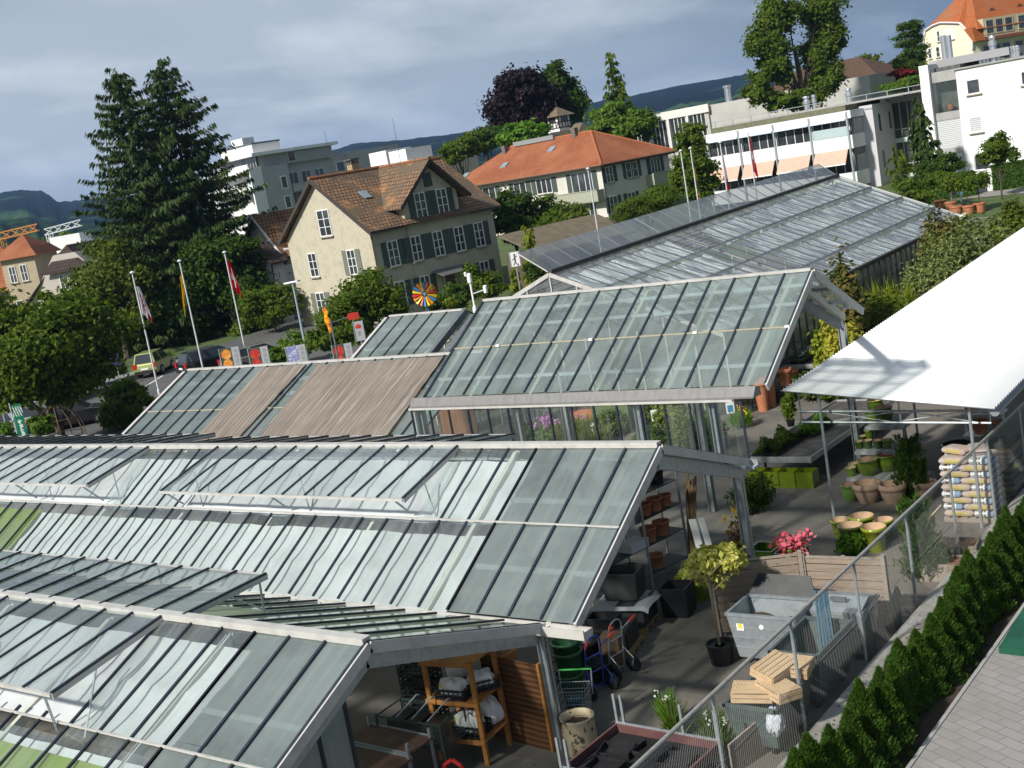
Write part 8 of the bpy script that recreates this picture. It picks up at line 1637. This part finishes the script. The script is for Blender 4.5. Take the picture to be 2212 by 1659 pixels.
tag(b.build('stake_bundle',M('stake_brown',(.16,.10,.05),.85,0.,(8,(.1,.06,.03),.4,.7)),loc=(-13.9,23.0,0)),'bundle of brown wooden stakes leaning at the end of the steel rack','stakes')
b=MB();b.ext([(0,0,0),(.16,0,0),(.02,0,1.3),(-.14,0,1.3)],(0,.04,0));b.ext([(.22,.05,0),(.36,.05,0),(.20,.05,1.3),(.06,.05,1.3)],(0,.04,0));tag(b.build('white_board',WHITEP,loc=(-13.55,22.75,0),rz=rad(20)),'pair of white boards leaning at the end of the steel rack','board')
plant('dry_plant','withered brown vine with a few orange flowers under the second gable',None,26,130,leafmat('withered',(.16,.09,.03),(.26,.15,.05),.2,(4,(.1,.06,.02))),420,.07,60,cat='plant',base=(-12.75,23.2,0),flowers=(YELF,60,.04))
big_box('green square tub behind the withered vine',(-12.3,23.4,0),(.6,.6,.5),rad(0),GLZ3,taper=.95);big_box('green square tub beside the corner post',(-11.65,23.3,0),(.55,.6,.5),rad(0),GLZ3,taper=.95)
rb=thing('tray_trolley','low steel trolley with brown rim and black trays at the bottom edge by the fence','trolley',(-10.1,14.35,0),rad(-2));b=MB();b.box(-.95,-.75,.42,.95,-.71,.56);b.box(-.95,.71,.42,.95,.75,.56);b.box(-.95,-.71,.42,-.91,.71,.56);b.box(.91,-.71,.42,.95,.71,.56);b.build('rim',M('rim_maroon',(.13,.06,.055),.5,0.,(3,(.09,.04,.04),.45,.7)),rb);MB().box(-.91,-.71,.40,.91,.71,.43).build('deck',DARK,rb)
b=MB();b.bar((-.95,.755,.57),(.95,.755,.57),.03,.03);b.build('edge_profile',GALV,rb);MB().bar((-.95,-.755,.57),(.95,-.755,.57),.03,.03).build('edge_profile',GALV,rb)
for(x,y)in((-.93,.77),(-.8,.77),(-.93,-.77),(-.78,-.77),(.9,.77),(.3,.77)):
 b=MB();b.box(x-.022,y-.015,.3,x+.022,y-.003,1.05);b.box(x-.022,y-.003,.3,x-.012,y+.02,1.05);b.box(x+.012,y-.003,.3,x+.022,y+.02,1.05);b.build('stake_post',GALV,rb)
for x in(-.8,.8):
 for y in(-.6,.6):MB().tube((x-.03,y,.12),(x+.03,y,.12),.12,n=12).build('wheel',TYRE,rb)
for k,(x,y,rz)in enumerate(((-.5,.1,.2),(.05,.25,-.1),(.55,.1,.1),(-.4,-.4,0))):plastic_crate('black tray lying in the low trolley, %s'%('left one','middle one','right one','front one')[k],(-10.1+x,14.35+y,.435),rz,(.52,.38,.12),BLACKP,'black trays in the low trolley')
t=thing('pot_tray','black six cell pot tray on the ground behind the low trolley','tray',(-10.75,15.55,0),rad(14));MB().box(-.27,-.19,0,.27,.19,.04).build('tray_base',BLACKP,t)
b=MB()
for i in range(4):x=-.27+.18*i;b.box(x-.012,-.19,.04,x+.012,.19,.2)
for j in range(3):y=-.19+.19*j;b.box(-.27,y-.012,.04,.27,y+.012,.198)
b.build('tray_grid',BLACKP,t)
t=thing('garden_machine','red garden machine with a black engine at the bottom edge','machine',(-12.75,13.05,0),rad(20));b=MB();b.path([(-.15,0,.3),(-.12,0,.62),(.02,0,.70),(.15,0,.60),(.18,0,.35)],.035,8);b.build('red_handle',REDP,t);b=MB();b.obox((0,0,.3),(.34,.3,.3));o=b.build('engine',BLACKP,t);o.modifiers.new('b','BEVEL').width=.05;b=MB();b.tube((0,-.17,.42),(0,-.15,.42),.10,n=14);b.build('starter_cover',REDP,t)
for s in(-1,1):MB().tube((s*.2,0,.12),(s*.25,0,.12),.12,n=14).build('wheel',TYRE,t)
p=at(*C9(2050,915),z=PAVZ);t=thing('green_box','dark green tarpaulin covered box on the paved terrace at the right edge','box',(p[0],p[1],PAVZ),rad(-4));b=MB();b.box(0,0,0,2.2,2.4,.12);b.ext([(0.02,.02,.12),(2.2,.02,.12),(2.2,2.38,.5),(.02,2.38,.5)],(0,0,.02));b.build('tarpaulin',M('tarp_green',(.012,.085,.05),.5,0.,(2,(.008,.055,.033),.45,.7),spec=.4),t)
t=thing('goods_stack','dark stack of green and brown goods in the shade behind the bag stack','goods',(-8.75,29.2,0));rgk=random.Random(9)
for k in range(10):b=MB();b.obox((rgk.uniform(-.05,.05),rgk.uniform(-.1,.1),.12+.15*k),(.66,1.5,.135),rgk.uniform(-.06,.06));o=b.build('package',M('package_%d'%(k%3),((.03,.06,.035),(.16,.13,.05),(.05,.045,.035))[k%3],.5),t);o.modifiers.new('b','BEVEL').width=.05
HZ=bpy.data.materials.new('haze_air');HZ.use_nodes=True;nt=HZ.node_tree;nt.nodes.clear();o_=nt.nodes.new('ShaderNodeOutputMaterial');v_=nt.nodes.new('ShaderNodeVolumePrincipled')
v_.inputs['Color'].default_value=(.36,.58,1.0,1);v_.inputs['Density'].default_value=.00013;v_.inputs['Anisotropy'].default_value=.2;nt.links.new(v_.outputs[0],o_.inputs['Volume'])
b=MB();b.box(-4200,-500,-40,4200,4300,260);stuff(b.build('haze',HZ))
